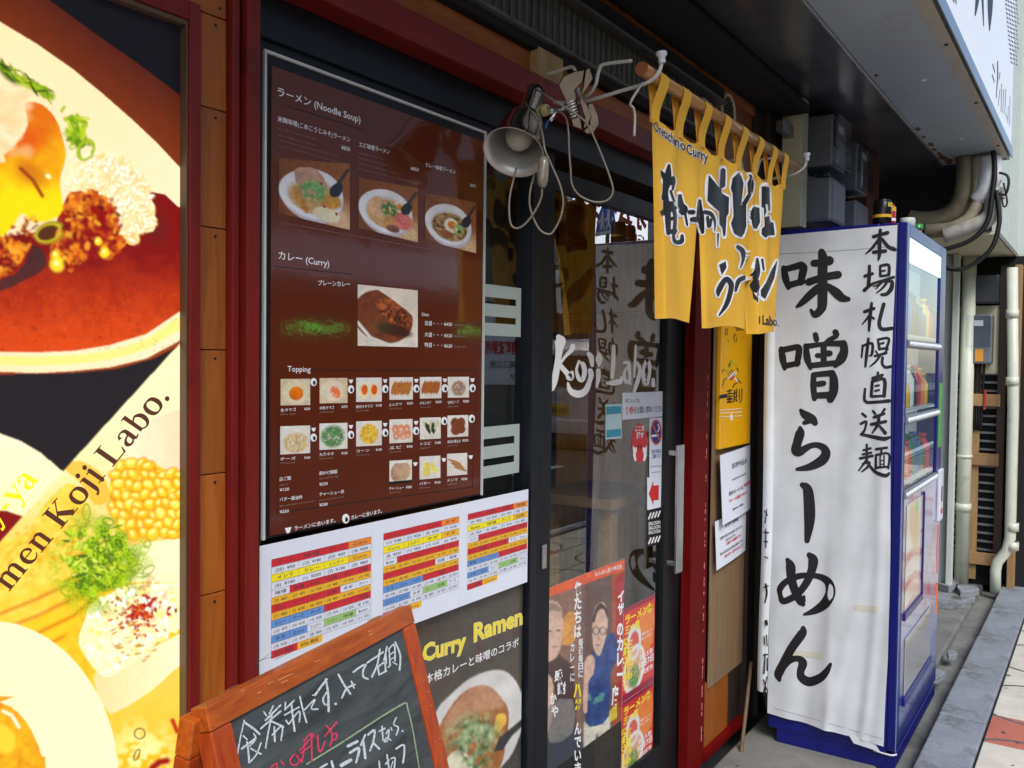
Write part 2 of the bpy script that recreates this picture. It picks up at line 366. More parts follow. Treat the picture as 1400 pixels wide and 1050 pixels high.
# ------------------------------------------------------------------ painted sheets: colour per grid point
def hash2(i, j, s): 
    h = np.sin(i * 127.1 + j * 311.7 + s * 74.7) * 43758.5453; return h - np.floor(h)
def vnoise(x, y, s=0):
    i, j = np.floor(x), np.floor(y); fx, fy = x - i, y - j; fx = fx * fx * (3 - 2 * fx); fy = fy * fy * (3 - 2 * fy)
    return (hash2(i, j, s) * (1 - fx) + hash2(i + 1, j, s) * fx) * (1 - fy) + (hash2(i, j + 1, s) * (1 - fx) + hash2(i + 1, j + 1, s) * fx) * fy
def fbm(x, y, s=0, o=4):
    r = 0; a = .5; t = 0
    for k in range(o): r = r + a * vnoise(x * 2 ** k, y * 2 ** k, s + k); t += a; a *= .5
    return r / t
def cells(x, y, s=0):
    """distance to the nearest jittered cell point, and a random value for that cell"""
    i, j = np.floor(x), np.floor(y); best = np.full(x.shape, 9.0); idv = np.zeros(x.shape)
    for di in (-1, 0, 1):
        for dj in (-1, 0, 1):
            a, b = i + di, j + dj; dx = a + .15 + .7 * hash2(a, b, s) - x; dy = b + .15 + .7 * hash2(a, b, s + 5) - y; d = np.hypot(dx, dy); w = d < best
            best = np.where(w, d, best); idv = np.where(w, hash2(a, b, s + 9), idv)
    return best, idv
def inpoly(x, y, pts, sub=0):
    if sub: pts = [tuple(p) for p in smooth_pts(pts, sub, True)]
    r = np.zeros(x.shape, bool); n = len(pts)
    for i in range(n):
        (x0, y0), (x1, y1) = pts[i][:2], pts[(i + 1) % n][:2]
        if y0 == y1: continue
        c = (y0 > y) != (y1 > y); r ^= c & (x < (x1 - x0) * (y - y0) / (y1 - y0) + x0)
    return r.astype(float)
def ell(x, y, cx, cy, rx, ry, ang=0.0, soft=.06):
    c, s = math.cos(ang), math.sin(ang); dx, dy = x - cx, y - cy; u, v = (dx * c + dy * s) / rx, (-dx * s + dy * c) / ry
    return np.clip((1 - np.hypot(u, v)) / soft + .5, 0, 1)
def seg(x, y, pts, w, soft=.5):
    d = np.full(x.shape, 1e9)
    for (x0, y0), (x1, y1) in zip(pts[:-1], pts[1:]):
        vx, vy = x1 - x0, y1 - y0; t = np.clip(((x - x0) * vx + (y - y0) * vy) / (vx * vx + vy * vy + 1e-9), 0, 1); d = np.minimum(d, np.hypot(x - x0 - t * vx, y - y0 - t * vy))
    return np.clip((w / 2 - d) / (soft * w + 1e-9) + .5, 0, 1)
def stamp(C, x, y, cx, cy, rx, ry, ang, col, soft=.25, ring=0.0, alpha=1.0):
    """one small ellipse or ring, worked out only on the part of the sheet it touches"""
    r = max(rx, ry) * 1.3 + 1; cs = np.nonzero((x.min(0) < cx + r) & (x.max(0) > cx - r))[0]; rs = np.nonzero((y.min(1) < cy + r) & (y.max(1) > cy - r))[0]
    if not len(cs) or not len(rs): return
    sl = (slice(rs[0], rs[-1] + 1), slice(cs[0], cs[-1] + 1)); m = ell(x[sl], y[sl], cx, cy, rx, ry, ang, soft)
    if ring: m = np.clip(m - ell(x[sl], y[sl], cx, cy, max(.3, rx - ring), max(.3, ry - ring), ang, soft), 0, 1)
    C[sl] = mixc(C[sl], m * alpha, col)
def inside(px, py, pts): return inpoly(np.array([px]), np.array([py]), pts)[0] > .5
def mixc(C, m, c):
    c = np.asarray(lin(c) if isinstance(c, tuple) else c); return C * (1 - m[..., None]) + c * m[..., None]
def ramp(t, a, b): t = np.clip(t, 0, 1)[..., None]; return np.asarray(lin(a)) * (1 - t) + np.asarray(lin(b)) * t
def canvas(name, TL, TR, BR, BL, nx, ny, fn, m, parent, photo=False, off=(0, 0, 0)):
    u, v = np.meshgrid(np.linspace(0, 1, nx), np.linspace(0, 1, ny)); TL, TR, BR, BL = [np.array(p, float) + np.array(off) for p in (TL, TR, BR, BL)]
    W = (TL * ((1 - u) * (1 - v))[..., None] + TR * (u * (1 - v))[..., None] + BR * (u * v)[..., None] + BL * ((1 - u) * v)[..., None])
    if photo:      # averaged over the cell so that edges in the print stay soft
        du, dv = (TR - TL) / (nx - 1), (BL - TL) / (ny - 1); Cc = 0
        for a, b in ((-.25, -.2), (.25, .2)): Q = W + du * a + dv * b; Cc = Cc + .5 * fn(*photo_xy(Q[..., 0], Q[..., 1], Q[..., 2]))
    else:
        e, g = .25 / (nx - 1), .25 / (ny - 1); Cc = .25 * (fn(u - e, v - g) + fn(u + e, v - g) + fn(u - e, v + g) + fn(u + e, v + g))
    if photo:      # soften the steps of the sampled outlines
        for ax in (0, 1):
            B = .68 * Cc + .16 * np.roll(Cc, 1, ax) + .16 * np.roll(Cc, -1, ax); B[[0, -1], :] = Cc[[0, -1], :]; B[:, [0, -1]] = Cc[:, [0, -1]]; Cc = B
    me = bpy.data.meshes.new(name); me.vertices.add(nx * ny); me.vertices.foreach_set('co', W.reshape(-1))
    idx = np.arange(nx * ny).reshape(ny, nx); q = np.stack([idx[:-1, :-1], idx[1:, :-1], idx[1:, 1:], idx[:-1, 1:]], -1).reshape(-1, 4); nf = len(q)
    me.loops.add(nf * 4); me.polygons.add(nf); me.loops.foreach_set('vertex_index', q.reshape(-1).astype(np.int32)); me.polygons.foreach_set('loop_start', np.arange(0, nf * 4, 4, dtype=np.int32)); me.polygons.foreach_set('loop_total', np.full(nf, 4, dtype=np.int32))
    me.update(); me.validate()
    at = me.color_attributes.new('ink', 'FLOAT_COLOR', 'POINT'); at.data.foreach_set('color', np.concatenate([np.clip(Cc, 0, 1.0), np.ones(Cc.shape[:2] + (1,))], -1).reshape(-1).astype(np.float32))
    return link_mesh(name, me, m, parent)
M['print'] = print_mat('printed_sheet', .3, .3)
M['print_matte'] = print_mat('matte_print', .5)
M['lit_print'] = print_mat('backlit_print', .4, 0, .68)
# ------------------------------------------------------------------ ground
def struct(o): o['kind'] = 'structure'; return o
struct(MB().box(-150, 150, -150, 150, -.30, -.16).build('ground', M['asphalt']))
struct(MB().box(-60, 90, -6.6, -1.27, -.155, -.12).build('road', M['asphalt']))
rp = struct(MB().box(-60, 90, -9.2, -6.6, -.155, -.02).build('far_pavement', M['concrete'], bevel=.01))
ln = MB()
for x in np.arange(-12, 40, 5.0): ln.box(x, x + 5.0, -1.62, -1.5, -.119, -.115)
for x in np.arange(-12, 40, 5.0): ln.box(x, x + 2.6, -4.0, -3.86, -.119, -.115)
struct(ln.build('road_marking', M['roadpaint']))

def tile_mat(name, c, c2):
    m, nt, b = new_mat(name); tc = N(nt, 'ShaderNodeTexCoord'); geo = N(nt, 'ShaderNodeNewGeometry')
    sp = N(nt, 'ShaderNodeSeparateXYZ'); nt.links.new(geo.outputs['Position'], sp.inputs[0])
    # moulded arcs: rings about the centres of 0.66 m cells
    def frac(sock, off):
        a = N(nt, 'ShaderNodeMath', operation='ADD'); a.inputs[1].default_value = off; d = N(nt, 'ShaderNodeMath', operation='DIVIDE'); d.inputs[1].default_value = .66
        f = N(nt, 'ShaderNodeMath', operation='FRACT'); s = N(nt, 'ShaderNodeMath', operation='SUBTRACT'); s.inputs[1].default_value = .5
        nt.links.new(sock, a.inputs[0]); nt.links.new(a.outputs[0], d.inputs[0]); nt.links.new(d.outputs[0], f.inputs[0]); nt.links.new(f.outputs[0], s.inputs[0]); return s.outputs[0]
    cb = N(nt, 'ShaderNodeCombineXYZ'); nt.links.new(frac(sp.outputs['X'], 10.1), cb.inputs[0]); nt.links.new(frac(sp.outputs['Y'], 10.03), cb.inputs[1])
    le = N(nt, 'ShaderNodeVectorMath', operation='LENGTH'); nt.links.new(cb.outputs[0], le.inputs[0])
    r = N(nt, 'ShaderNodeMath', operation='SUBTRACT'); r.inputs[1].default_value = .36; nt.links.new(le.outputs['Value'], r.inputs[0])
    ab = N(nt, 'ShaderNodeMath', operation='ABSOLUTE'); nt.links.new(r.outputs[0], ab.inputs[0])
    mr = N(nt, 'ShaderNodeMapRange'); mr.inputs['From Min'].default_value = .008; mr.inputs['From Max'].default_value = .016; nt.links.new(ab.outputs[0], mr.inputs['Value'])
    nz = N(nt, 'ShaderNodeTexNoise'); nz.inputs['Scale'].default_value = 7; nz.inputs['Detail'].default_value = 8; nz.inputs['Roughness'].default_value = .7; nt.links.new(geo.outputs['Position'], nz.inputs['Vector'])
    rp = N(nt, 'ShaderNodeValToRGB'); e = rp.color_ramp.elements; e[0].position = .3; e[1].position = .7; e[0].color = (*c2, 1); e[1].color = (*c, 1); nt.links.new(nz.outputs[0], rp.inputs[0])
    st = N(nt, 'ShaderNodeTexNoise'); st.inputs['Scale'].default_value = 13; st.inputs['Detail'].default_value = 2; nt.links.new(geo.outputs['Position'], st.inputs['Vector'])
    sm = N(nt, 'ShaderNodeMapRange'); sm.inputs['From Min'].default_value = .68; sm.inputs['From Max'].default_value = .71; nt.links.new(st.outputs[0], sm.inputs['Value'])
    x1 = N(nt, 'ShaderNodeMix', data_type='RGBA'); x1.inputs['B'].default_value = (.05, .05, .055, 1); nt.links.new(sm.outputs[0], x1.inputs['Factor']); nt.links.new(rp.outputs[0], x1.inputs['A'])
    x2 = N(nt, 'ShaderNodeMix', data_type='RGBA'); x2.inputs['A'].default_value = (.1, .1, .1, 1); nt.links.new(mr.outputs[0], x2.inputs['Factor']); nt.links.new(x1.outputs['Result'], x2.inputs['B'])
    nt.links.new(x2.outputs['Result'], b.inputs['Base Color']); b.inputs['Roughness'].default_value = .8
    bp = N(nt, 'ShaderNodeBump'); bp.inputs['Strength'].default_value = .5; bp.inputs['Distance'].default_value = .004; nt.links.new(mr.outputs[0], bp.inputs['Height']); nt.links.new(bp.outputs[0], b.inputs['Normal'])
    return m
M['tile'] = tile_mat('cream_paving_tile', lin((220, 212, 196)), lin((186, 180, 166)))
M['tile_red'] = tile_mat('terracotta_paving_tile', lin((196, 116, 92)), lin((166, 94, 74)))
pav = struct(box('pavement', M['gutter'], None, -6, 24, -1.25, .350, -.155, -.012))
box('kerb_edge', M['kerb'], pav, -6, 24, -1.268, -1.20, -.15, .004, .006)
tm = [MB().box(-.147, .147, -.147, .147, -.011, 0).mesh('paving_tile', .004) for _ in range(2)]
tm[0].materials.append(M['tile']); tm[1].materials.append(M['tile_red'])
nt_ = 0
for j in range(5):
    for i in range(60):
        x = 13.0 - .15 - .3 * i - .1; y = .350 - .15 - .302 * j
        if x < -3 or nt_ > 296: continue
        red = (i + 3 * j) % 7 == 2
        o = bpy.data.objects.new('paving_tile', tm[1 if red else 0]); COL.objects.link(o); o.location = (x, y, random.uniform(-.0012, .001)); o.rotation_euler = (random.uniform(-.003, .003), random.uniform(-.003, .003), 0); o.parent = pav; nt_ += 1
kerb = struct(box('gutter_kerb', M['gutter'], None, -6, 24, .352, .516, -.155, -.03))
km = MB().box(-.297, .297, .356, .520, -.032, .0).mesh('kerb_slab', .006); km.materials.append(M['kerb'])
for i in range(26):
    o = bpy.data.objects.new('kerb_slab', km); COL.objects.link(o); o.location = (-2 + .6 * i + .08, 0, random.uniform(-.003, .002)); o.rotation_euler = (random.uniform(-.004, .004), 0, 0); o.parent = kerb
struct(box('drain_channel', M['gutter'], None, -6, 24, .516, .63, -.155, -.06))
apron = struct(box('shop_apron', M['concrete'], None, -6, 24, .63, 1.09, -.155, -.02, .01))
for i, (x, y, s) in enumerate([(4.25, .60, .09), (4.6, .58, .06), (5.6, .75, .2), (5.95, .68, .16), (6.05, .82, .2), (5.75, .66, .1)]):
    me = MB(); poly = [(x + s * random.uniform(.5, 1) * math.cos(a), y + s * .6 * random.uniform(.5, 1) * math.sin(a), -.02) for a in np.linspace(0, 5.6, 7)]
    me.prism(poly, (0, 0, .02 + s * .12)).build('rubble_piece', M['kerb'], apron, bevel=.004)

# ------------------------------------------------------------------ shop front
shop = empty('ramen_shop', (1.6, 1.2, 0), 'dark ramen shop front with red posts, orange boards and black framed glass', 'building')
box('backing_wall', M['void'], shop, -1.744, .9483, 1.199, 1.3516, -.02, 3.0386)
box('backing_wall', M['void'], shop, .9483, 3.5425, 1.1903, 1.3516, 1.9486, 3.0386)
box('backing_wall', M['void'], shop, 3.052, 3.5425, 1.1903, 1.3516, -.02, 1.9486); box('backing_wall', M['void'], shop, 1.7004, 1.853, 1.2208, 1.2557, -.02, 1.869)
box('side_wall', M['meter_dark'], shop, 3.5425, 6.758, 1.09, 1.3516, -.02, 3.3656)
# orange boards beside the lit sign, one above another
zs = [.0, .06, .2504, .4357, .621, .8063, .9916, 1.1769, 1.3676, 1.554, 1.7339, 1.8734]
nail = MB().lathe((0, 0, 0), (0, -1, 0), [(0, .0022), (.0012, .0022), (.0012, 0)], 8).mesh('nail'); nail.materials.append(M['ink'])
def nails(parent, pts):
    for p in pts:
        o = bpy.data.objects.new('nail', nail); COL.objects.link(o); o.location = p; o.parent = parent
for z0, z1 in zip(zs[:-1], zs[1:]):
    b = box('wall_board', M['board_v'], shop, .8440, .9047, 1.1425, 1.188, z0 + .0008, z1 - .0008, .0012)
    nails(b, [(.884, 1.1425, z1 - .013)])
for k, (z0, z1) in enumerate([(1.875, 2.0685)]):
    for x0, x1 in ((-1.6, -.65), (-.65, .22), (.22, .9047)):
        b = box('wall_board', M['board_x'], shop, x0 + .001, x1 - .001, 1.1425, 1.188, z0, z1, .0012); nails(b, [(x1 - .013, 1.1425, z0 + .013), (x1 - .013, 1.1425, z1 - .022)])
box('wall_board', M['board_x'], shop, -1.635, .218, 1.1423, 1.1881, 0, .5316, .002)
# double red post
box('red_post', M['red'], shop, .9058, .9194, 1.1292, 1.199, -.02, 2.2756, .0015)
box('red_post', M['red'], shop, .9265, .9521, 1.1205, 1.199, -.02, 2.2756, .0015)
box('post_groove', M['red'], shop, .9194, .9265, 1.1467, 1.199, -.02, 2.2756)
# window: frame, glass, frosted stripes
win = MB().box(.9527, .9728, 1.1401, 1.2154, .2046, 1.8516).box(1.7963, 1.8247, 1.1467, 1.2154, .02, 1.8461).box(.9728, 1.7963, 1.1445, 1.2154, .1828, .27).build('window', M['black'], shop, .0015)
box('pane', M['glass'], win, .973, 1.7961, 1.1718, 1.1783, .2705, 1.8461)
def hbar(x0, x1, z0, z1, parent, name='frosted_stripe'): return MB().box(x0, x1, 1.1702, 1.1714, z0, z1).build(name, M['frost'], parent)
for z0, z1 in ((1.4984, 1.5268), (1.4548, 1.4832), (1.4112, 1.4396), (1.1769, 1.2041), (1.1311, 1.1594), (1.0875, 1.1147)): hbar(1.48, 1.7587, z0, z1, win)
for z0, z1 in ((1.4112, 1.5268), (1.0875, 1.2041)): hbar(1.7593, 1.78, z0, z1, win)
box('sill_panel', M['black2'], shop, .9527, 1.8247, 1.1554, 1.2208, -.02, .1817, .002)
# lintel and door track
box('lintel', M['black'], shop, .9527, 3.0411, 1.138, 1.3516, 1.8701, 1.941, .0015)
box('lintel', M['black'], shop, .9527, 1.8247, 1.1467, 1.2208, 1.8467, 1.8696)
# sliding door
door = MB().box(1.826, 1.9055, 1.156, 1.194, .0, 1.869).box(2.596, 2.860, 1.156, 1.194, .0, 1.869).box(1.9055, 2.596, 1.157, 1.193, 1.782, 1.832).box(1.9055, 2.596, 1.157, 1.193, .0, .14).build('sliding_door', M['black2'], shop, .002)
box('pane', M['glass'], door, 1.9057, 2.5958, 1.170, 1.176, .1402, 1.7818)
hd = MB().box(2.600, 2.645, 1.112, 1.124, .69, 1.095); hd.box(2.61, 2.635, 1.124, 1.1558, .71, .727).box(2.61, 2.635, 1.124, 1.1558, 1.06, 1.077)
hd.build('handle', M['steel'], door, .003)
box('floor_latch', M['steel'], door, 1.862, 1.882, 1.151, 1.1559, .84, .90, .002)
# brush lettering on the door glass
dm = on_plane('Y', 1.1695, WALLOUT)
kl = MB(); C5 = lambda *a: crop(740, 440, 8.235, a)
strokes(kl, dm, [C5((195, 170, 60), (212, 215, 125), (200, 320, 82), (185, 450, 70), (150, 650, 75), (118, 750, 62)), C5((352, 275, 60), (335, 320, 52), (270, 390, 34), (215, 470, 25)), C5((205, 485, 55), (290, 580, 60), (325, 625, 85), (345, 570, 40)),
    C5((425, 440, 25), (395, 540, 32), (420, 635, 48), (460, 655, 48), (487, 570, 55), (470, 480, 52), (430, 460, 22)), C5((530, 360, 50), (560, 400, 60), (570, 490, 40)), C5((550, 550, 55), (560, 600, 60), (545, 660, 52), (500, 770, 70), (420, 815, 80), (330, 780, 62), (298, 690, 25)),
    C5((640, 340, 20), (652, 420, 85), (648, 495, 25)), C5((640, 550, 52), (640, 640, 50), (620, 730, 25)), C5((812, 275, 40), (808, 450, 52), (795, 625, 42)), C5((738, 690, 30), (820, 685, 62), (890, 665, 60), (900, 620, 22)),
    C5((930, 460, 30), (975, 462, 42), (992, 560, 40), (1000, 700, 25)), C5((962, 515, 30), (930, 590, 38), (958, 690, 32), (985, 650, 25)), C5((1062, 268, 25), (1055, 430, 32), (1045, 620, 25)), C5((1078, 460, 35), (1108, 540, 42), (1085, 660, 50), (1045, 775, 40)),
    C5((1190, 425, 42), (1150, 520, 36), (1150, 640, 46), (1182, 695, 46), (1215, 600, 36), (1217, 480, 42), (1192, 430, 40)), C5((1258, 650, 40), (1260, 715, 46))], 1, .1)
kl.build('brush_lettering', M['ink_white'], door)
# red post right of the door, chipped edge
box('red_post', M['red_shaded'], shop, 2.7163, 2.8318, 1.114, 1.1489, -.02, 1.9399, .002)
box('red_post', M['red_shaded'], shop, 2.8324, 2.8907, 1.1271, 1.1619, -.02, 1.9399, .002)
chip = MB()
for k in range(46):
    z = random.uniform(.05, 1.3); chip.box(2.8299 - random.uniform(0, .002), 2.8329, 1.1127, 1.118, z, z + random.uniform(.004, .02))
chip.build('paint_chips', surf('bare_primer', lin((190, 130, 122)), rough=.8), shop)
# red beam, fascia boards, shutter box
box('red_beam', M['red_x'], shop, .9527, 2.8994, 1.0824, 1.1881, 1.9415, 1.9977, .002)
for x0, x1 in ((.9527, 1.33), (1.33, 1.94), (1.94, 2.507), (2.507, 2.8994)):
    b = box('fascia_board', M['board_x'], shop, x0 + .0008, x1 - .0008, 1.1227, 1.1881, 1.9987, 2.0641, .0015); nails(b, [(x0 + .016, 1.1227, 2.012), (x0 + .016, 1.1227, 2.049)])
box('metal_strip', M['void'], shop, .218, 2.9103, 1.1009, 1.1881, 2.065, 2.0859, .002)
box('metal_strip', surf('worn_grey_edge', lin((92, 92, 94)), rough=.5, var=.3, scale=30, dirt=(lin((60, 44, 30)), 14, .5, .7)), shop, .218, 2.9103, 1.0878, 1.1031, 2.0862, 2.0947, .001)
shut = box('shutter_box', M['shutter'], shop, .327, 2.9081, 1.1271, 1.1881, 2.0862, 2.2211)
rib = MB().lathe((0, 0, 2.0952), (0, 0, 1), [(0, .006), (.1255, .006)], 8).mesh('shutter_rib', 0, True); rib.materials.append(M['shutter'])
for i in range(84):
    o = bpy.data.objects.new('shutter_rib', rib); COL.objects.link(o); o.location = (.349 + i * .0305, 1.126, 0); o.parent = shut
box('metal_strip', M['shutter'], shop, .218, 2.9103, 1.09, 1.1881, 2.2216, 2.2298, .001)
box('upper_rail', M['void'], shop, -1.635, 2.9103, 1.1031, 1.1881, 2.2304, 2.2756, .002)
for x0, x1 in ((-1.6, .44), (.44, 1.47), (1.47, 2.4), (2.4, 3.3027)): box('fascia_board', M['board_x'], shop, x0 + .001, x1 - .001, 1.1292, 1.1881, 2.2761, 2.3105, .0015)
box('upper_rail', M['void'], shop, -1.635, 3.488, .981, 1.1881, 2.311, 2.341, .002); box('upper_rail', M['void'], shop, -1.635, 3.488, 1.0137, 1.1881, 2.3415, 2.3824, .002)
ev = box('wall_board', M['board_v'], shop, 2.9125, 3.2918, 1.138, 1.1881, 1.6434, 2.2751, .0015)
box('corner_post', M['darkwood'], shop, 3.294, 3.379, 1.1227, 1.1881, -.02, 2.3105, .003); box('corner_post', M['darkwood'], shop, 3.3812, 3.4771, 1.1031, 1.1881, -.02, 2.3105, .003)
box('wall_board', M['darkwood'], shop, 2.8939, 3.2918, 1.1576, 1.1881, .2373, 1.6412)
box('wall_board', M['board_v'], shop, 2.8939, 3.1523, 1.1401, 1.1881, .0125, .2362, .0015); box('wall_board', M['darkwood'], shop, 3.1534, 3.2918, 1.1445, 1.1881, .0125, .2362, .0015)
box('red_beam', M['red_shaded'], shop, 2.8939, 3.2918, 1.1227, 1.1881, -.02, .012, .002)
# raw wood block that carries the curtain bracket
tag(box('wood_block', M['pale_wood'], None, 1.732, 1.8421, 1.0987, 1.1222, 1.9508, 2.0707, .0015), 'raw pale wood block nailed over the red beam behind the clip lamp', 'wood block')
# inside: floor, walls, partition, slats, table
M['inner_board'] = wood('inner_partition_board', lin((206, 128, 56)), lin((236, 168, 92)), .5, (26, 26, 2))
box('interior_floor', surf('interior_floor', lin((60, 52, 46)), rough=.5), shop, .327, 5.014, 1.308, 3.924, -.06, -.021)
box('interior_wall', M['darkwood'], shop, .327, 5.014, 3.815, 3.924, -.02, 2.6026); box('interior_wall', M['board_v'], shop, .218, .327, 1.3625, 3.924, -.02, 2.6026); box('interior_wall', M['board_v'], shop, 5.014, 5.123, 1.3625, 3.924, -.02, 2.6026)
box('interior_ceiling', M['cream'], shop, .218, 5.123, 1.3625, 3.924, 2.6026, 2.668)
for k in range(4): box('partition_slat', M['board_x'], shop, 1.75, 2.905, 1.62, 1.65, 1.77 + .115 * k, 1.797 + .115 * k, .002)
box('partition_post', M['darkwood'], shop, 2.62, 2.67, 1.60, 1.6195, -.02, 2.4, .002)
for z0, z1 in ((-.02, .52), (.522, 1.02), (1.022, 1.53), (1.532, 2.02), (2.022, 2.5)): box('interior_panel', M['inner_board'], shop, 2.912, 2.94, 1.245, 3.6, z0, z1, .002)
tb = empty('wooden_table', (2.9, 1.42, -.02), 'pale wooden table standing inside behind the door glass', 'table')
_t = P(838, 684, 'Y', 1.30); zt_ = _t.z
box('table_top', M['table_wood'], tb, _t.x, 2.905, 1.30, 1.60, zt_ - .035, zt_, .004)
for x in (_t.x + .03, 2.84):
    for y in (1.32, 1.54): box('leg', M['table_wood'], tb, x, x + .05, y, y + .05, -.02, zt_ - .0355, .003)

# ------------------------------------------------------------------ awning with the signboard above the pavement
aw = empty('awning', (1.8, .75, 2.3), 'grey and dark metal awning soffit over the shop front', 'awning')
for x0, x1 in ((-1.75, .33), (.33, 2.23), (2.23, 3.76), (3.76, 5.10)): box('soffit_panel', M['soffit_in'], aw, x0 + .0015, x1 - .0015, .7565, 1.1445, 2.3846, 2.418, .002)
for x0, x1 in ((-1.75, .98), (.98, 2.56), (2.56, 3.87), (3.87, 5.10)): box('soffit_panel', M['soffit_out'], aw, x0 + .0008, x1 - .0008, .4862, .7434, 2.3846, 2.418, .0015)
box('soffit_rail', M['steel'], aw, -1.744, 5.1012, .7439, .7559, 2.3748, 2.4173, .002)
box('edge_trim', M['trim'], aw, -1.744, 5.1034, .4447, .4856, 2.3802, 2.4173, .002)
rm = MB()
for (x, y, r) in ((4.25, .728, .03), (4.58, .725, .035), (4.9, .72, .05), (5.03, .714, .045), (4.41, .73, .02), (4.8, .722, .03), (4.7, .728, .025), (4.98, .70, .03)):
    poly = [(x + 1.6 * r * random.uniform(.6, 1) * math.cos(a), min(.7428, y + r * .5 * random.uniform(.6, 1) * math.sin(a)), 2.3841) for a in np.linspace(0, 5.8, 10)]
    rm.prism(poly, (0, 0, .0002))
rm.build('rust_stain', M['rust'], aw)
scr = MB().lathe((0, 0, 2.3802), (0, 0, -1), [(0, .007), (.004, .006), (.006, .002), (.006, 0)], 10).mesh('screw', 0, True); scr.materials.append(M['meter_dark'])
for x in (2.4, 3.16, 3.92, 4.74, 5.06, 1.63):
    o = bpy.data.objects.new('screw', scr); COL.objects.link(o); o.location = (x, .463, 0); attach(o, aw)
for x in (3.38, 4.96): 
    o = bpy.data.objects.new('screw', scr); COL.objects.link(o); o.location = (x, .72, .004); attach(o, aw)
rv = MB().lathe((0, 0, 2.3841), (0, 0, -1), [(0, .011), (.003, .010), (.004, .004), (.004, 0)], 12).mesh('rivet', 0, True); rv.materials.append(M['ink_white'])
for p in (P(1263, 109, 'Z', 2.3846), P(1315, 189, 'Z', 2.3846)):
    o = bpy.data.objects.new('rivet', rv); COL.objects.link(o); o.location = (p.x, p.y, 0); attach(o, aw)
sg = empty('shop_signboard', (2.0, .40, 2.33), 'white signboard with black brush strokes along the awning edge', 'signboard')
M['sign_white'] = surf('white_sign_face', lin((248, 250, 252)), rough=.35, var=.02, scale=3)
box('panel', M['sign_white'], sg, -1.744, 5.0794, .4382, .4872, 2.4178, 3.5291, .003); box('bottom_edge', surf('sign_edge_metal', lin((120, 132, 146)), rough=.3, metal=.5), sg, -1.744, 5.0849, .4316, .4376, 2.3851, 2.4337, .001)
sgm = on_plane('Y', .4376, WALLOUT); sl = MB(); C6 = lambda *a: crop(1300, 0, 5.25, a)
strokes(sl, sgm, [C6((195, -120, 30), (190, 0, 26), (175, 110, 8)), C6((225, -120, 16), (228, 0, 14), (236, 185, 4)), C6((285, -120, 40), (282, 60, 34), (278, 220, 5)), C6((10, -20, 10), (25, 15, 4)), C6((35, -20, 8), (38, 30, 3)),
    C6((336, 440, 6), (335, 560, 6), (325, 700, 4)), C6((300, 460, 5), (316, 520, 4)), C6((297, 535, 5), (312, 590, 4)), C6((352, 520, 4), (345, 570, 3)), C6((365, 600, 3), (360, 800, 3)), C6((380, 640, 3), (372, 810, 2)), C6((395, 640, 3), (388, 800, 2)), C6((385, 800, 2), (405, 850, 2)), C6((352, 640, 3), (340, 760, 2)), C6((412, 760, 2), (408, 880, 2)), C6((425, 690, 2), (422, 900, 2))], 1, .1)
for r in range(16):
    for c_ in range(5):
        x = 385 + c_ * 19 + r * 3; y = -40 + r * 32 + c_ * 9
        if x < 478 + 0 * r: stroke(sl, sgm, C6((x, y, 7), (x + 12, y + 16, 6)), 1 + .1 * ((r + c_) % 3), 2, cap=False)
sl.build('brush_lettering', M['ink'], sg)
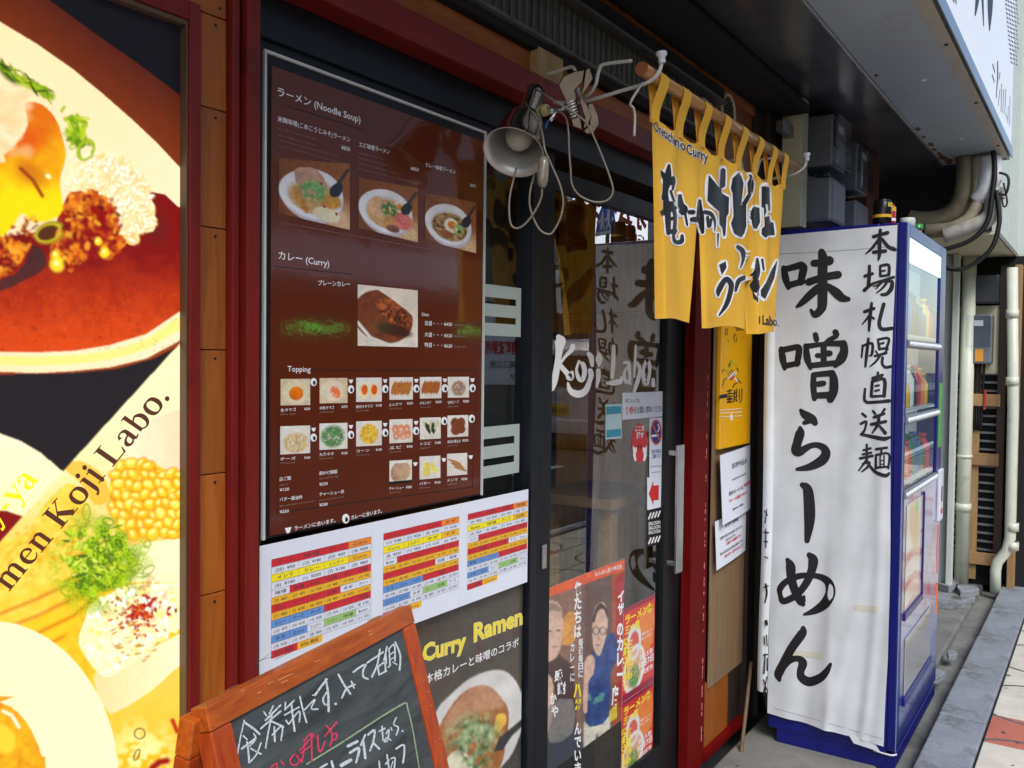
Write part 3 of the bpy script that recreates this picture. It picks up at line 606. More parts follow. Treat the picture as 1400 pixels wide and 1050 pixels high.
# ------------------------------------------------------------------ lit food sign on the left
box_l = empty('lit_food_sign', (.4, 1.16, .5), 'large lit sign with curry plate and ramen photographs in a red frame', 'lit sign')
def paint_light(x, y):
    C = np.zeros(x.shape + (3,)) + np.array(lin((255, 246, 196)))
    n1 = fbm(x / 40, y / 40, 1); n2 = fbm(x / 9, y / 9, 3); n3 = fbm(x / 4, y / 4, 8)
    # top: table edge, brown band, navy shade
    up = (y < 560).astype(float)
    C = mixc(C, up, ramp((y - .72 * x + 60) / 180, (96, 40, 26), (166, 82, 16)) * (0.9 + .2 * n2[..., None]))
    C = mixc(C, inpoly(x, y, [(-900, -900), (67, 0), (130, 46), (190, 88), (243, 128), (300, 165), (300, -900)]), (24, 22, 30))
    # black wedge and second plate
    bl = inpoly(x, y, [(-900, 380), (-200, 490), (0, 512), (100, 510), (160, 504), (210, 490), (243, 473), (86, 645), (0, 742), (-900, 1700)])
    C = mixc(C, bl, (48, 40, 44))
    p2 = inpoly(x, y, [(-900, 420), (-120, 560), (0, 593), (28, 603), (55, 619), (86, 645), (0, 742), (-900, 1750)])
    C = mixc(C, p2, ramp(1 - (y - 590) / 300, (255, 236, 150), (255, 244, 214)))
    C = mixc(C, p2 * inpoly(x, y, [(-900, 700), (-40, 698), (8, 698), (32, 706), (0, 742), (-900, 1700)]), (150, 20, 4))
    # upper plate
    plate = inpoly(x, y, [(-700, -260), (-200, -60), (0, 30), (50, 60), (100, 95), (140, 128), (180, 163), (215, 196), (243, 226), (300, 290), (300, 420), (243, 467), (200, 490), (150, 502), (100, 507), (50, 510), (0, 508), (-200, 480), (-700, 350)])
    C = mixc(C, plate, ramp(fbm(x / 120, y / 120, 5) * .6 + (x + 100) / 800, (255, 226, 176), (255, 240, 208)))
    rim = inpoly(x, y, [(-700, 300), (0, 487), (50, 488), (110, 485), (160, 477), (200, 464), (243, 434), (300, 400), (300, 440), (243, 452), (200, 478), (150, 492), (100, 498), (50, 500), (0, 499), (-700, 330)])
    C = mixc(C, rim * .7, (255, 236, 120))
    soup = inpoly(x, y, [(-700, 200), (0, 300), (60, 330), (150, 330), (195, 272), (208, 262), (226, 266), (243, 282), (300, 310), (300, 395), (243, 428), (200, 457), (150, 472), (100, 480), (50, 482), (0, 481), (-700, 300)])
    C = mixc(C, soup, ramp((y - 340) / 130 + .35 * (n2 - .5) + .3 * (n1 - .5), (146, 10, 0), (224, 92, 6)))
    C = mixc(C, soup * (n3 > .74) * .5, (120, 20, 0))
    C = mixc(C, inpoly(x, y, [(20, 375), (45, 335), (62, 350), (60, 368), (30, 385), (0, 398), (-80, 410)], 3) * .8, (66, 54, 58))
    C = mixc(C, ell(x, y, 215, 310, 14, 20, 0, .8) * .5, (110, 40, 30))
    # fried pieces
    m = inpoly(x, y, [(-300, 330), (-40, 325), (0, 320), (40, 290), (52, 300), (42, 335), (22, 366), (0, 380), (-60, 400), (-300, 420)], 3)
    C = mixc(C, m, ramp((fbm(x / 12, y / 12, 12) - .42) * 4.5, (140, 6, 6), (244, 160, 40)))
    m = inpoly(x, y, [(78, 300), (100, 256), (130, 258), (155, 272), (168, 305), (174, 330), (160, 345), (148, 356), (128, 350), (108, 362), (95, 374), (74, 366), (68, 345), (72, 325)], 3)
    C = mixc(C, m, ramp((fbm(x / 13, y / 13, 21) - .4) * 4.2, (160, 10, 4), (236, 150, 40)))
    for cx, cy, r in ((78, 361, 9), (76, 348, 6), (143, 345, 6), (134, 330, 5)): C = mixc(C, ell(x, y, cx, cy, r, r * 1.1, 0, .7), (255, 232, 70))
    # rice
    m = inpoly(x, y, [(88, 250), (98, 225), (120, 208), (150, 208), (182, 222), (200, 250), (210, 285), (212, 312), (200, 318), (192, 316), (188, 332), (176, 334), (166, 318), (160, 290), (150, 272), (125, 258), (100, 262)], 3)
    d, i = cells(x / 7 + .3 * n2, y / 6, 4)
    C = mixc(C, m, ramp(1.15 - d * .9 + .25 * (i - .5) - .7 * ((y - 318) / 20 > 0), (250, 212, 120), (255, 246, 214)))
    # egg: white and yolk
    m = inpoly(x, y, [(-300, 130), (0, 113), (40, 118), (70, 140), (88, 166), (98, 200), (100, 212), (88, 230), (82, 250), (60, 300), (30, 320), (-300, 330)], 3)
    C = mixc(C, m, ramp(n1 + .3 * (x / 90), (250, 214, 160), (255, 236, 200)))
    m = inpoly(x, y, [(-300, 230), (-20, 225), (5, 212), (22, 196), (38, 170), (34, 142), (56, 142), (76, 162), (86, 190), (90, 215), (82, 248), (86, 285), (72, 300), (45, 304), (30, 292), (10, 318), (-30, 325), (-300, 330)], 3)
    C = mixc(C, m, ramp((y - 170) / 110 + .7 * (fbm(x / 30, y / 30, 31) - .5), (226, 128, 8), (255, 224, 0)))
    C = mixc(C, m * ell(x, y, 38, 190, 20, 16, .3, 1.2) * .8, (226, 96, 6)); C = mixc(C, m * ell(x, y, 45, 238, 22, 12, .6, .9) * .55, (196, 96, 4)); C = mixc(C, m * seg(x, y, [(28, 230), (45, 246), (58, 268)], 5), (170, 84, 4))
    C = mixc(C, ell(x, y, 66, 241, 4, 3, .5, .5), (255, 252, 190))
    # onions
    g = lambda: ramp(.4 + 1.1 * (n2 - .4), (120, 160, 6), (196, 214, 40))
    for pts, w in (([(0, 88), (14, 104), (34, 112), (52, 122), (70, 132)], 11), ([(30, 112), (34, 101)], 4), ([(90, 163), (104, 160), (116, 168), (112, 184), (100, 196), (92, 178)], 7), ([(97, 183), (110, 178), (116, 192)], 9), ([(106, 166), (106, 156)], 3), ([(88, 146), (84, 152)], 4)): C = mixc(C, seg(x, y, pts, w), g())
    for cx, cy, rx, ry, a in ((118, 204, 11, 15, .5), (112, 170, 8, 7, 0)): C = mixc(C, np.clip(ell(x, y, cx, cy, rx, ry, a, .2) - ell(x, y, cx, cy, rx - 4, ry - 4, a, .2), 0, 1), g())
    C = mixc(C, ell(x, y, 12, 104, 18, 6, .7, .8) * .6, (60, 80, 40))
    C = mixc(C, ell(x, y, 68, 318, 22, 15, -.35, .15), (176, 152, 30)); C = mixc(C, ell(x, y, 66, 319, 15, 10, -.35, .25), (106, 60, 24)); C = mixc(C, np.clip(ell(x, y, 67, 318, 19, 12, -.35, .1) - ell(x, y, 66, 318, 16, 10, -.35, .1), 0, 1) * .7, (226, 206, 60))
    # lower picture: right of the diagonal
    low = inpoly(x, y, [(243, 473), (86, 645), (0, 742), (-900, 1750), (600, 1750), (600, 80)])
    L = ramp((y - 590) / 230 + .35 * (n1 - .5), (255, 246, 200), (255, 208, 40))
    L = mixc(L, inpoly(x, y, [(-300, 760), (0, 742), (60, 690), (95, 660), (120, 690), (110, 740), (95, 800), (40, 850), (-300, 1000)], 3), ramp(n2 + .3 * (n1 - .3), (250, 190, 30), (255, 236, 120)))
    L = mixc(L, inpoly(x, y, [(88, 640), (110, 630), (140, 650), (150, 680), (130, 690), (110, 660)], 3) * .8, (250, 196, 40))
    for k, yy in enumerate((815, 838, 862, 884)): L = mixc(L, seg(x, y, [(-200, yy + 70), (0, yy + 24), (50, yy + 4), (100, yy - 20), (130, yy - 46)], 5, 1.0) * .75, (214, 128, 0)); L = mixc(L, seg(x, y, [(-200, yy + 60), (0, yy + 14), (50, yy - 6), (100, yy - 30), (128, yy - 52)], 9, 1.0) * .6, (255, 216, 60))
    L = mixc(L, inpoly(x, y, [(75, 900), (95, 860), (130, 840), (150, 900), (140, 930), (110, 935), (85, 905)], 3), ramp(n2, (252, 186, 10), (255, 222, 70)))
    # bowl inside right, corn
    L = mixc(L, inpoly(x, y, [(165, 600), (243, 560), (400, 560), (400, 660), (235, 655), (195, 640)], 2), ramp((x - 160) / 90 + .4 * (n1 - .5), (255, 244, 210), (255, 224, 190)))
    m = inpoly(x, y, [(150, 660), (158, 640), (180, 632), (205, 630), (235, 645), (300, 655), (300, 735), (235, 738), (205, 730), (165, 728), (150, 700)], 3)
    d, i = cells(x / 15, y / 14 + .02 * x, 2)
    L = mixc(L, m, ramp(1.25 - d * 1.25 + .3 * (i - .5), (250, 170, 0), (255, 236, 96)))
    L = mixc(L, m * (d > .62) * .6, (220, 130, 0))
    L = mixc(L, inpoly(x, y, [(165, 750), (200, 742), (300, 730), (300, 795), (230, 796), (172, 796)]), (255, 250, 204))
    # curried egg / cheese with red flakes, bowl rim below
    rimp = inpoly(x, y, [(128, 928), (150, 905), (200, 890), (300, 840), (300, 872), (243, 912), (215, 938), (180, 962), (150, 976)], 3)
    L = mixc(L, rimp, ramp((x - 130) / 120, (255, 224, 170), (255, 246, 206)))
    m = inpoly(x, y, [(108, 880), (115, 850), (125, 826), (150, 812), (175, 800), (215, 798), (300, 800), (300, 850), (238, 862), (215, 880), (185, 902), (150, 925), (130, 915)], 3) * np.clip((fbm(x / 10, y / 10, 40) + ell(x, y, 180, 850, 90, 70, -.4, 1.4) - .55) * 4, 0, 1)
    L = mixc(L, m, ramp(n3 * 1.3, (255, 236, 150), (255, 253, 226)))
    rd = ell(x, y, 186, 838, 44, 30, -.9, 1.3) * np.clip((fbm(x / 7, y / 7, 50) - .47) * 7, 0, 1); L = mixc(L, rd, ramp(n3, (186, 30, 0), (238, 140, 30)))
    L = mixc(L, ell(x, y, 181, 852, 5, 7, .3, .8), (170, 10, 0)); L = mixc(L, seg(x, y, [(198, 840), (206, 822), (212, 818)], 6), (186, 20, 0))
    for a in range(7): L = mixc(L, ell(x, y, 160 + (a * 37) % 60, 880 + (a * 23) % 30, 4, 1.6, -.4, .6) * .7, (206, 150, 40))
    # green onion heap
    gm = ell(x, y, 136, 768, 56, 60, .25, .9) * np.clip((fbm(x / 14, y / 14, 60) - .28) * 5, 0, 1)
    d, i = cells(x / 8 + .5 * n1, y / 8, 7); ring = np.clip(1 - np.abs(d - .38) * 6, 0, 1)
    L = mixc(L, np.clip(gm * 1.3, 0, 1), ramp(.15 + ring * .8 + .3 * (i - .5), (112, 150, 0), (206, 232, 40)))
    for (cx, cy, rx, ry, a) in ((152, 800, 14, 7, -.5), (180, 770, 12, 6, -.7), (92, 808, 10, 8, .4), (172, 790, 9, 12, .4), (118, 700, 6, 12, 0)): L = mixc(L, np.clip(ell(x, y, cx, cy, rx, ry, a, .15) - ell(x, y, cx, cy, rx - 2.4, ry - 2.4, a, .15), 0, 1), (166, 186, 20))
    # bottom right dish
    m = inpoly(x, y, [(150, 977), (180, 963), (215, 940), (243, 914), (300, 870), (300, 1400), (100, 1400)]); L = mixc(L, m, ramp((y - 950) / 90 + .5 * (n1 - .5), (246, 214, 96), (250, 200, 30)))
    L = mixc(L, m * ell(x, y, 195, 1030, 40, 34, 0, 1.2) * np.clip((n2 - .35) * 4, 0, 1), (255, 246, 170))
    for (cx, cy, rx, ry, a) in ((191, 1003, 8, 8, 0), (187, 1032, 4, 9, .4)): L = mixc(L, np.clip(ell(x, y, cx, cy, rx, ry, a, .15) - ell(x, y, cx, cy, rx - 1.8, ry - 1.8, a, .15), 0, 1) * m, (120, 84, 20))
    L = mixc(L, m * seg(x, y, [(208, 1050), (218, 1042), (228, 1040)], 9), (176, 20, 0)); L = mixc(L, m * seg(x, y, [(236, 985), (242, 1000)], 6), (206, 60, 0))
    # --- small detail: kernels, rings of onion, flakes
    rr = np.random.RandomState(11); U = rr.uniform; pick = lambda *c: c[rr.randint(len(c))]
    for j in range(8):
        for i in range(8):
            cx, cy = 152 + i * 13 + (j % 2) * 6 + U(-3, 3), 636 + j * 13.5 + U(-3, 3)
            if not inside(cx, cy, [(150, 662), (158, 640), (180, 630), (205, 628), (235, 643), (262, 655), (262, 738), (205, 734), (165, 730), (148, 700)]): continue
            rx, ry, an = U(7.5, 10), U(5.5, 7.5), U(-1.2, 1.2); stamp(L, x, y, cx, cy, rx + 1.6, ry + 1.6, an, (222, 138, 0), .35, 0, .8); stamp(L, x, y, cx, cy, rx, ry, an, pick((255, 216, 50), (255, 228, 84), (255, 206, 30)), .5); stamp(L, x, y, cx - 1.5, cy - 2, rx * .5, ry * .4, an, (255, 248, 168), .9, 0, .8)
    for k in range(170):
        a_, q = U(0, 6.3), abs(rr.normal(0, .5)); cx, cy = 138 + 50 * q * math.cos(a_), 766 + 54 * q * math.sin(a_)
        c_ = pick((92, 124, 0), (128, 160, 0), (166, 196, 10), (200, 222, 50), (226, 238, 110), (110, 140, 10))
        if rr.rand() < .6: stamp(L, x, y, cx, cy, U(4, 9.5), U(2.6, 6), U(-1.5, 1.5), c_, .22, U(1.3, 2.4))
        else: stamp(L, x, y, cx, cy, U(5, 10), U(1.2, 2.6), U(-1.5, 1.5), c_, .4)
    for k in range(9): stamp(L, x, y, U(165, 205), U(742, 800), U(6, 11), U(3, 6), U(-1.2, .2), pick((150, 170, 10), (186, 200, 40)), .16, 1.5)
    for k in range(230):
        cx, cy = U(115, 243), U(796, 925)
        if inside(cx, cy, [(112, 880), (118, 850), (128, 826), (150, 812), (175, 800), (262, 798), (262, 850), (238, 862), (215, 880), (185, 902), (150, 922), (130, 912)]): stamp(L, x, y, cx, cy, U(2, 6), U(1.6, 4), U(-1.5, 1.5), pick((255, 253, 226), (255, 246, 196), (255, 236, 150), (255, 255, 240)), .5)
    for k in range(130):
        q = abs(rr.normal(0, .55)); a_ = U(0, 6.3); cx, cy = 188 + 40 * q * math.cos(a_) + 12 * q * math.sin(a_), 838 + 30 * q * math.sin(a_) - 10 * q * math.cos(a_); stamp(L, x, y, cx, cy, U(1, 4), U(.8, 2.4), U(-1.5, 1.5), pick((176, 20, 0), (206, 70, 6), (228, 120, 30), (196, 40, 0)), .6)
    for k in range(12): stamp(L, x, y, U(150, 220), U(850, 905), U(2, 8), U(.8, 1.6), -.4 + U(-.3, .3), (206, 156, 30), .6)
    for k in range(90): stamp(L, x, y, U(-20, 110), U(690, 800), U(2, 7), U(1, 3), U(-1, 0), pick((255, 236, 130), (250, 196, 40), (255, 224, 90), (240, 170, 20)), .7, 0, .6)
    C = C * (1 - low[..., None]) + L * low[..., None]
    rice = [(88, 250), (98, 225), (120, 210), (150, 209), (182, 223), (200, 250), (210, 285), (211, 310), (192, 314), (186, 330), (176, 332), (166, 316), (160, 290), (150, 272), (125, 258), (100, 262)]
    for k in range(520):
        cx, cy = U(88, 212), U(208, 334)
        if inside(cx, cy, rice):
            rx, ry, an = U(4, 6.5), U(1.9, 2.8), U(-1.5, 1.5); stamp(C, x, y, cx + .8, cy + 1.2, rx + .6, ry + .8, an, (238, 190, 110) if cx > 120 else (244, 206, 130), .5, 0, .55); stamp(C, x, y, cx, cy, rx, ry, an, pick((255, 248, 222), (255, 240, 200), (255, 252, 236), (252, 228, 176)), .4)
    fry = [[(78, 300), (100, 258), (130, 260), (155, 274), (168, 305), (174, 330), (160, 345), (148, 356), (128, 350), (108, 362), (95, 374), (74, 366), (68, 345), (72, 325)], [(-200, 335), (0, 322), (40, 292), (52, 300), (42, 335), (22, 366), (0, 380), (-200, 400)]]
    for k in range(420):
        cx, cy = U(-60, 175), U(256, 380)
        if inside(cx, cy, fry[0]) or inside(cx, cy, fry[1]): stamp(C, x, y, cx, cy, U(1.5, 7), U(1.2, 4.5), U(-1.5, 1.5), pick((110, 6, 0), (150, 14, 2), (176, 30, 4), (206, 92, 14), (230, 140, 34), (246, 186, 70), (140, 8, 4)), .6, 0, .75)
    for cx, cy, r in ((78, 361, 8), (76, 348, 5), (143, 345, 5.5), (134, 330, 4)): stamp(C, x, y, cx, cy, r, r * 1.1, 0, (255, 226, 60), .8); stamp(C, x, y, cx - 1, cy - 1, r * .4, r * .4, 0, (255, 252, 190), .8)
    for k in range(260): stamp(C, x, y, U(-40, 243), U(385, 480), U(.6, 1.4), U(.6, 1.2), 0, pick((130, 10, 0), (236, 120, 30), (160, 30, 0)), .8, 0, .6)
    for k in range(46): stamp(C, x, y, U(-60, 42), U(122, 210), U(5, 16), U(3, 9), U(-.6, .6), pick((255, 240, 210), (246, 212, 164), (255, 228, 186), (240, 200, 150)), .9, 0, .45)
    for k in range(40): t_ = U(0, 1); stamp(C, x, y, 2 + 66 * t_ + U(-4, 4), 92 + 40 * t_ + U(-9, 7), U(5, 12), U(.9, 2.0), .6 + U(-.8, .8), pick((110, 140, 6), (150, 176, 20), (190, 206, 60), (80, 100, 20)), .5)
    for k in range(26): stamp(C, x, y, U(94, 122), U(160, 200), U(4, 10), U(2, 5), U(-1.5, 1.5), pick((110, 150, 0), (150, 184, 10), (196, 214, 50)), .3, pick(0, 1.8, 2.2), .9)
    stamp(C, x, y, 117, 206, 12, 15, .5, (166, 190, 16), .15, 3.4); stamp(C, x, y, 117, 205, 10, 13, .5, (206, 220, 70), .2, 1.0)
    # bottom left bowl
    bowl = inpoly(x, y, [(-900, 900), (-120, 846), (0, 850), (35, 858), (62, 871), (90, 892), (115, 920), (138, 958), (152, 995), (159, 1030), (161, 1080), (150, 1400), (-900, 1400)], 2)
    C = mixc(C, np.clip(ell(x, y, 100, 930, 1, 1) + 0, 0, 0), (0, 0, 0)); C = mixc(C, bowl, ramp(1 - .5 * np.clip((y - 850) / 120, 0, 1) * np.clip((60 - x) / 120, 0, 1) + .1 * n1, (250, 226, 170), (255, 250, 206)))
    C = mixc(C, bowl * inpoly(x, y, [(-900, 980), (-60, 950), (0, 960), (25, 974), (44, 1000), (58, 1035), (64, 1070), (64, 1400), (-900, 1400)], 2), ramp(n2 + .2 * n1, (226, 140, 0), (250, 204, 40)))
    C = mixc(C, bowl * ell(x, y, 4, 1010, 16, 22, -.5, .3), (255, 216, 70)); C = mixc(C, bowl * seg(x, y, [(4, 972), (16, 978), (26, 994)], 4), (255, 250, 220))
    return np.clip(C * (.95 + .1 * fbm(x / 2.2, y / 2.2, 77, 2))[..., None], 0, 1) ** 1.25
TLl, TRl = Vector((.27, 1.142, 1.8527)), Vector((.8225, 1.142, 1.8527)); BRl, BLl = Vector((.8225, 1.142, .57)), Vector((.27, 1.142, .57))
canvas('printed_panel', TLl, TRl, BRl, BLl, 430, 990, paint_light, M['lit_print'], box_l, photo=True)
fr = MB().box(.8245, .8436, 1.1227, 1.198, .50, 1.8735).box(.21, .258, 1.1227, 1.198, .50, 1.8735).box(.258, .8245, 1.1232, 1.198, 1.846, 1.8732).box(.258, .8245, 1.1232, 1.198, .50, .545)
fr.build('frame', M['red'], box_l, .0015)
MB().box(.8207, .8243, 1.126, 1.1415, .56, 1.8455).box(.258, .8207, 1.1265, 1.1415, 1.838, 1.8455).build('inner_lip', surf('brown_lip', lin((92, 68, 50)), rough=.5), box_l, .0008)
# serif letters, drawn on an em grid
SER = {
 'n': (.5, [[(.12, 0, .11), (.12, .46, .11)], [(.01, .015, .03), (.24, .015, .03)], [(.01, .44, .03), (.12, .45, .04)], [(.14, .36, .04), (.22, .445, .05), (.31, .45, .07), (.365, .38, .1), (.37, .28, .11), (.37, .0, .11)], [(.26, .015, .03), (.49, .015, .03)]]),
 'm': (.76, [[(.12, 0, .11), (.12, .46, .11)], [(.01, .015, .03), (.23, .015, .03)], [(.01, .44, .03), (.12, .45, .04)], [(.14, .36, .04), (.22, .445, .05), (.31, .45, .07), (.365, .38, .1), (.37, .28, .11), (.37, .0, .11)], [(.27, .015, .03), (.47, .015, .03)], [(.39, .36, .04), (.47, .445, .05), (.56, .45, .07), (.615, .38, .1), (.62, .28, .11), (.62, .0, .11)], [(.52, .015, .03), (.73, .015, .03)]]),
 'e': (.46, [[(.1, .26, .03), (.39, .26, .03)], [(.385, .27, .06), (.36, .38, .07), (.25, .45, .045), (.13, .39, .09), (.09, .24, .115), (.13, .09, .1), (.25, .02, .05), (.36, .06, .035), (.42, .13, .02)]]),
 'o': (.5, [[(.25, .455, .04), (.13, .4, .09), (.085, .23, .12), (.13, .06, .09), (.25, .005, .04), (.37, .06, .09), (.415, .23, .12), (.37, .4, .09), (.25, .455, .04)]]),
 'a': (.46, [[(.09, .34, .1), (.12, .43, .05), (.22, .455, .04), (.31, .4, .09), (.32, .3, .11), (.32, .09, .11), (.37, .02, .05), (.45, .05, .025)], [(.31, .27, .04), (.15, .21, .06), (.085, .11, .11), (.13, .02, .06), (.22, .02, .05), (.31, .1, .04)]]),
 'b': (.5, [[(.12, .68, .11), (.12, .03, .1)], [(.01, .66, .03), (.12, .67, .04)], [(.14, .36, .04), (.27, .45, .05), (.38, .36, .1), (.41, .22, .12), (.37, .07, .09), (.26, 0, .04), (.14, .06, .04)]]),
 'L': (.6, [[(.16, 0, .13), (.16, .67, .13)], [(.03, .665, .03), (.3, .665, .03)], [(.03, .015, .03), (.53, .015, .035)], [(.51, .03, .06), (.56, .19, .02)]]),
 'K': (.7, [[(.16, 0, .13), (.16, .67, .13)], [(.03, .665, .03), (.3, .665, .03)], [(.03, .015, .03), (.3, .015, .03)], [(.2, .27, .035), (.5, .65, .035)], [(.4, .665, .03), (.6, .665, .03)], [(.28, .38, .11), (.42, .2, .13), (.56, .03, .13)], [(.45, .015, .03), (.69, .015, .03)]]),
 'i': (.26, [[(.13, 0, .11), (.13, .45, .11)], [(.02, .44, .03), (.13, .45, .04)], [(.02, .015, .03), (.25, .015, .03)], [(.12, .615, .12), (.125, .62, .12)]]),
 'j': (.27, [[(.14, .45, .11), (.14, .1, .11), (.135, -.05, .1), (.09, -.15, .05), (.02, -.16, .08)], [(.03, .44, .03), (.14, .45, .04)], [(.13, .615, .12), (.135, .62, .12)]]),
 'y': (.48, [[(.1, .43, .11), (.27, .05, .11)], [(.42, .43, .035), (.21, -.1, .05), (.14, -.17, .06), (.08, -.16, .08)], [(.0, .445, .03), (.21, .445, .03)], [(.33, .445, .03), (.5, .445, .03)]]),
 '-': (.3, [[(.04, .2, .08), (.25, .2, .08)]]), '.': (.24, [[(.1, .05, .12), (.105, .055, .12)]]), ' ': (.24, [])}
def serif(mb, mapper, text, o, e, up, k=1.0, end=None):
    """lettering from pixel o, em vector e along the baseline and up across it"""
    x = 0; i = 0
    for ch in text:
        adv, ss = SER[ch]
        for s in ss:
            em = math.hypot(*e); stroke(mb, mapper, [(o[0] + e[0] * (x + a) + up[0] * b, o[1] + e[1] * (x + a) + up[1] * b, w * em) for a, b, w in s], k + .1 * (i % 5), 4, cap=(ch in 'ij.' and len(s) == 2)); i += 1
        x += adv
M['lit_brown'] = plain('backlit_brown_ink', lin((84, 48, 34)), .4, emit=.3); M['lit_yellow'] = plain('backlit_yellow', lin((250, 216, 20)), .4, emit=.6)
lm = on_plane('Y', 1.1414, WALLOUT)
tx = MB(); serif(tx, lm, 'men Koji Labo.', (11.8, 809), (35.8, -43.1), (-38.8, -27), 2.5); tx.build('lettering', M['lit_brown'], box_l)
tx = MB(); serif(tx, lm, 'y-ya', (-8, 723), (36, -40), (-40, -27), 2.5); tx.build('lettering', M['lit_yellow'], box_l)

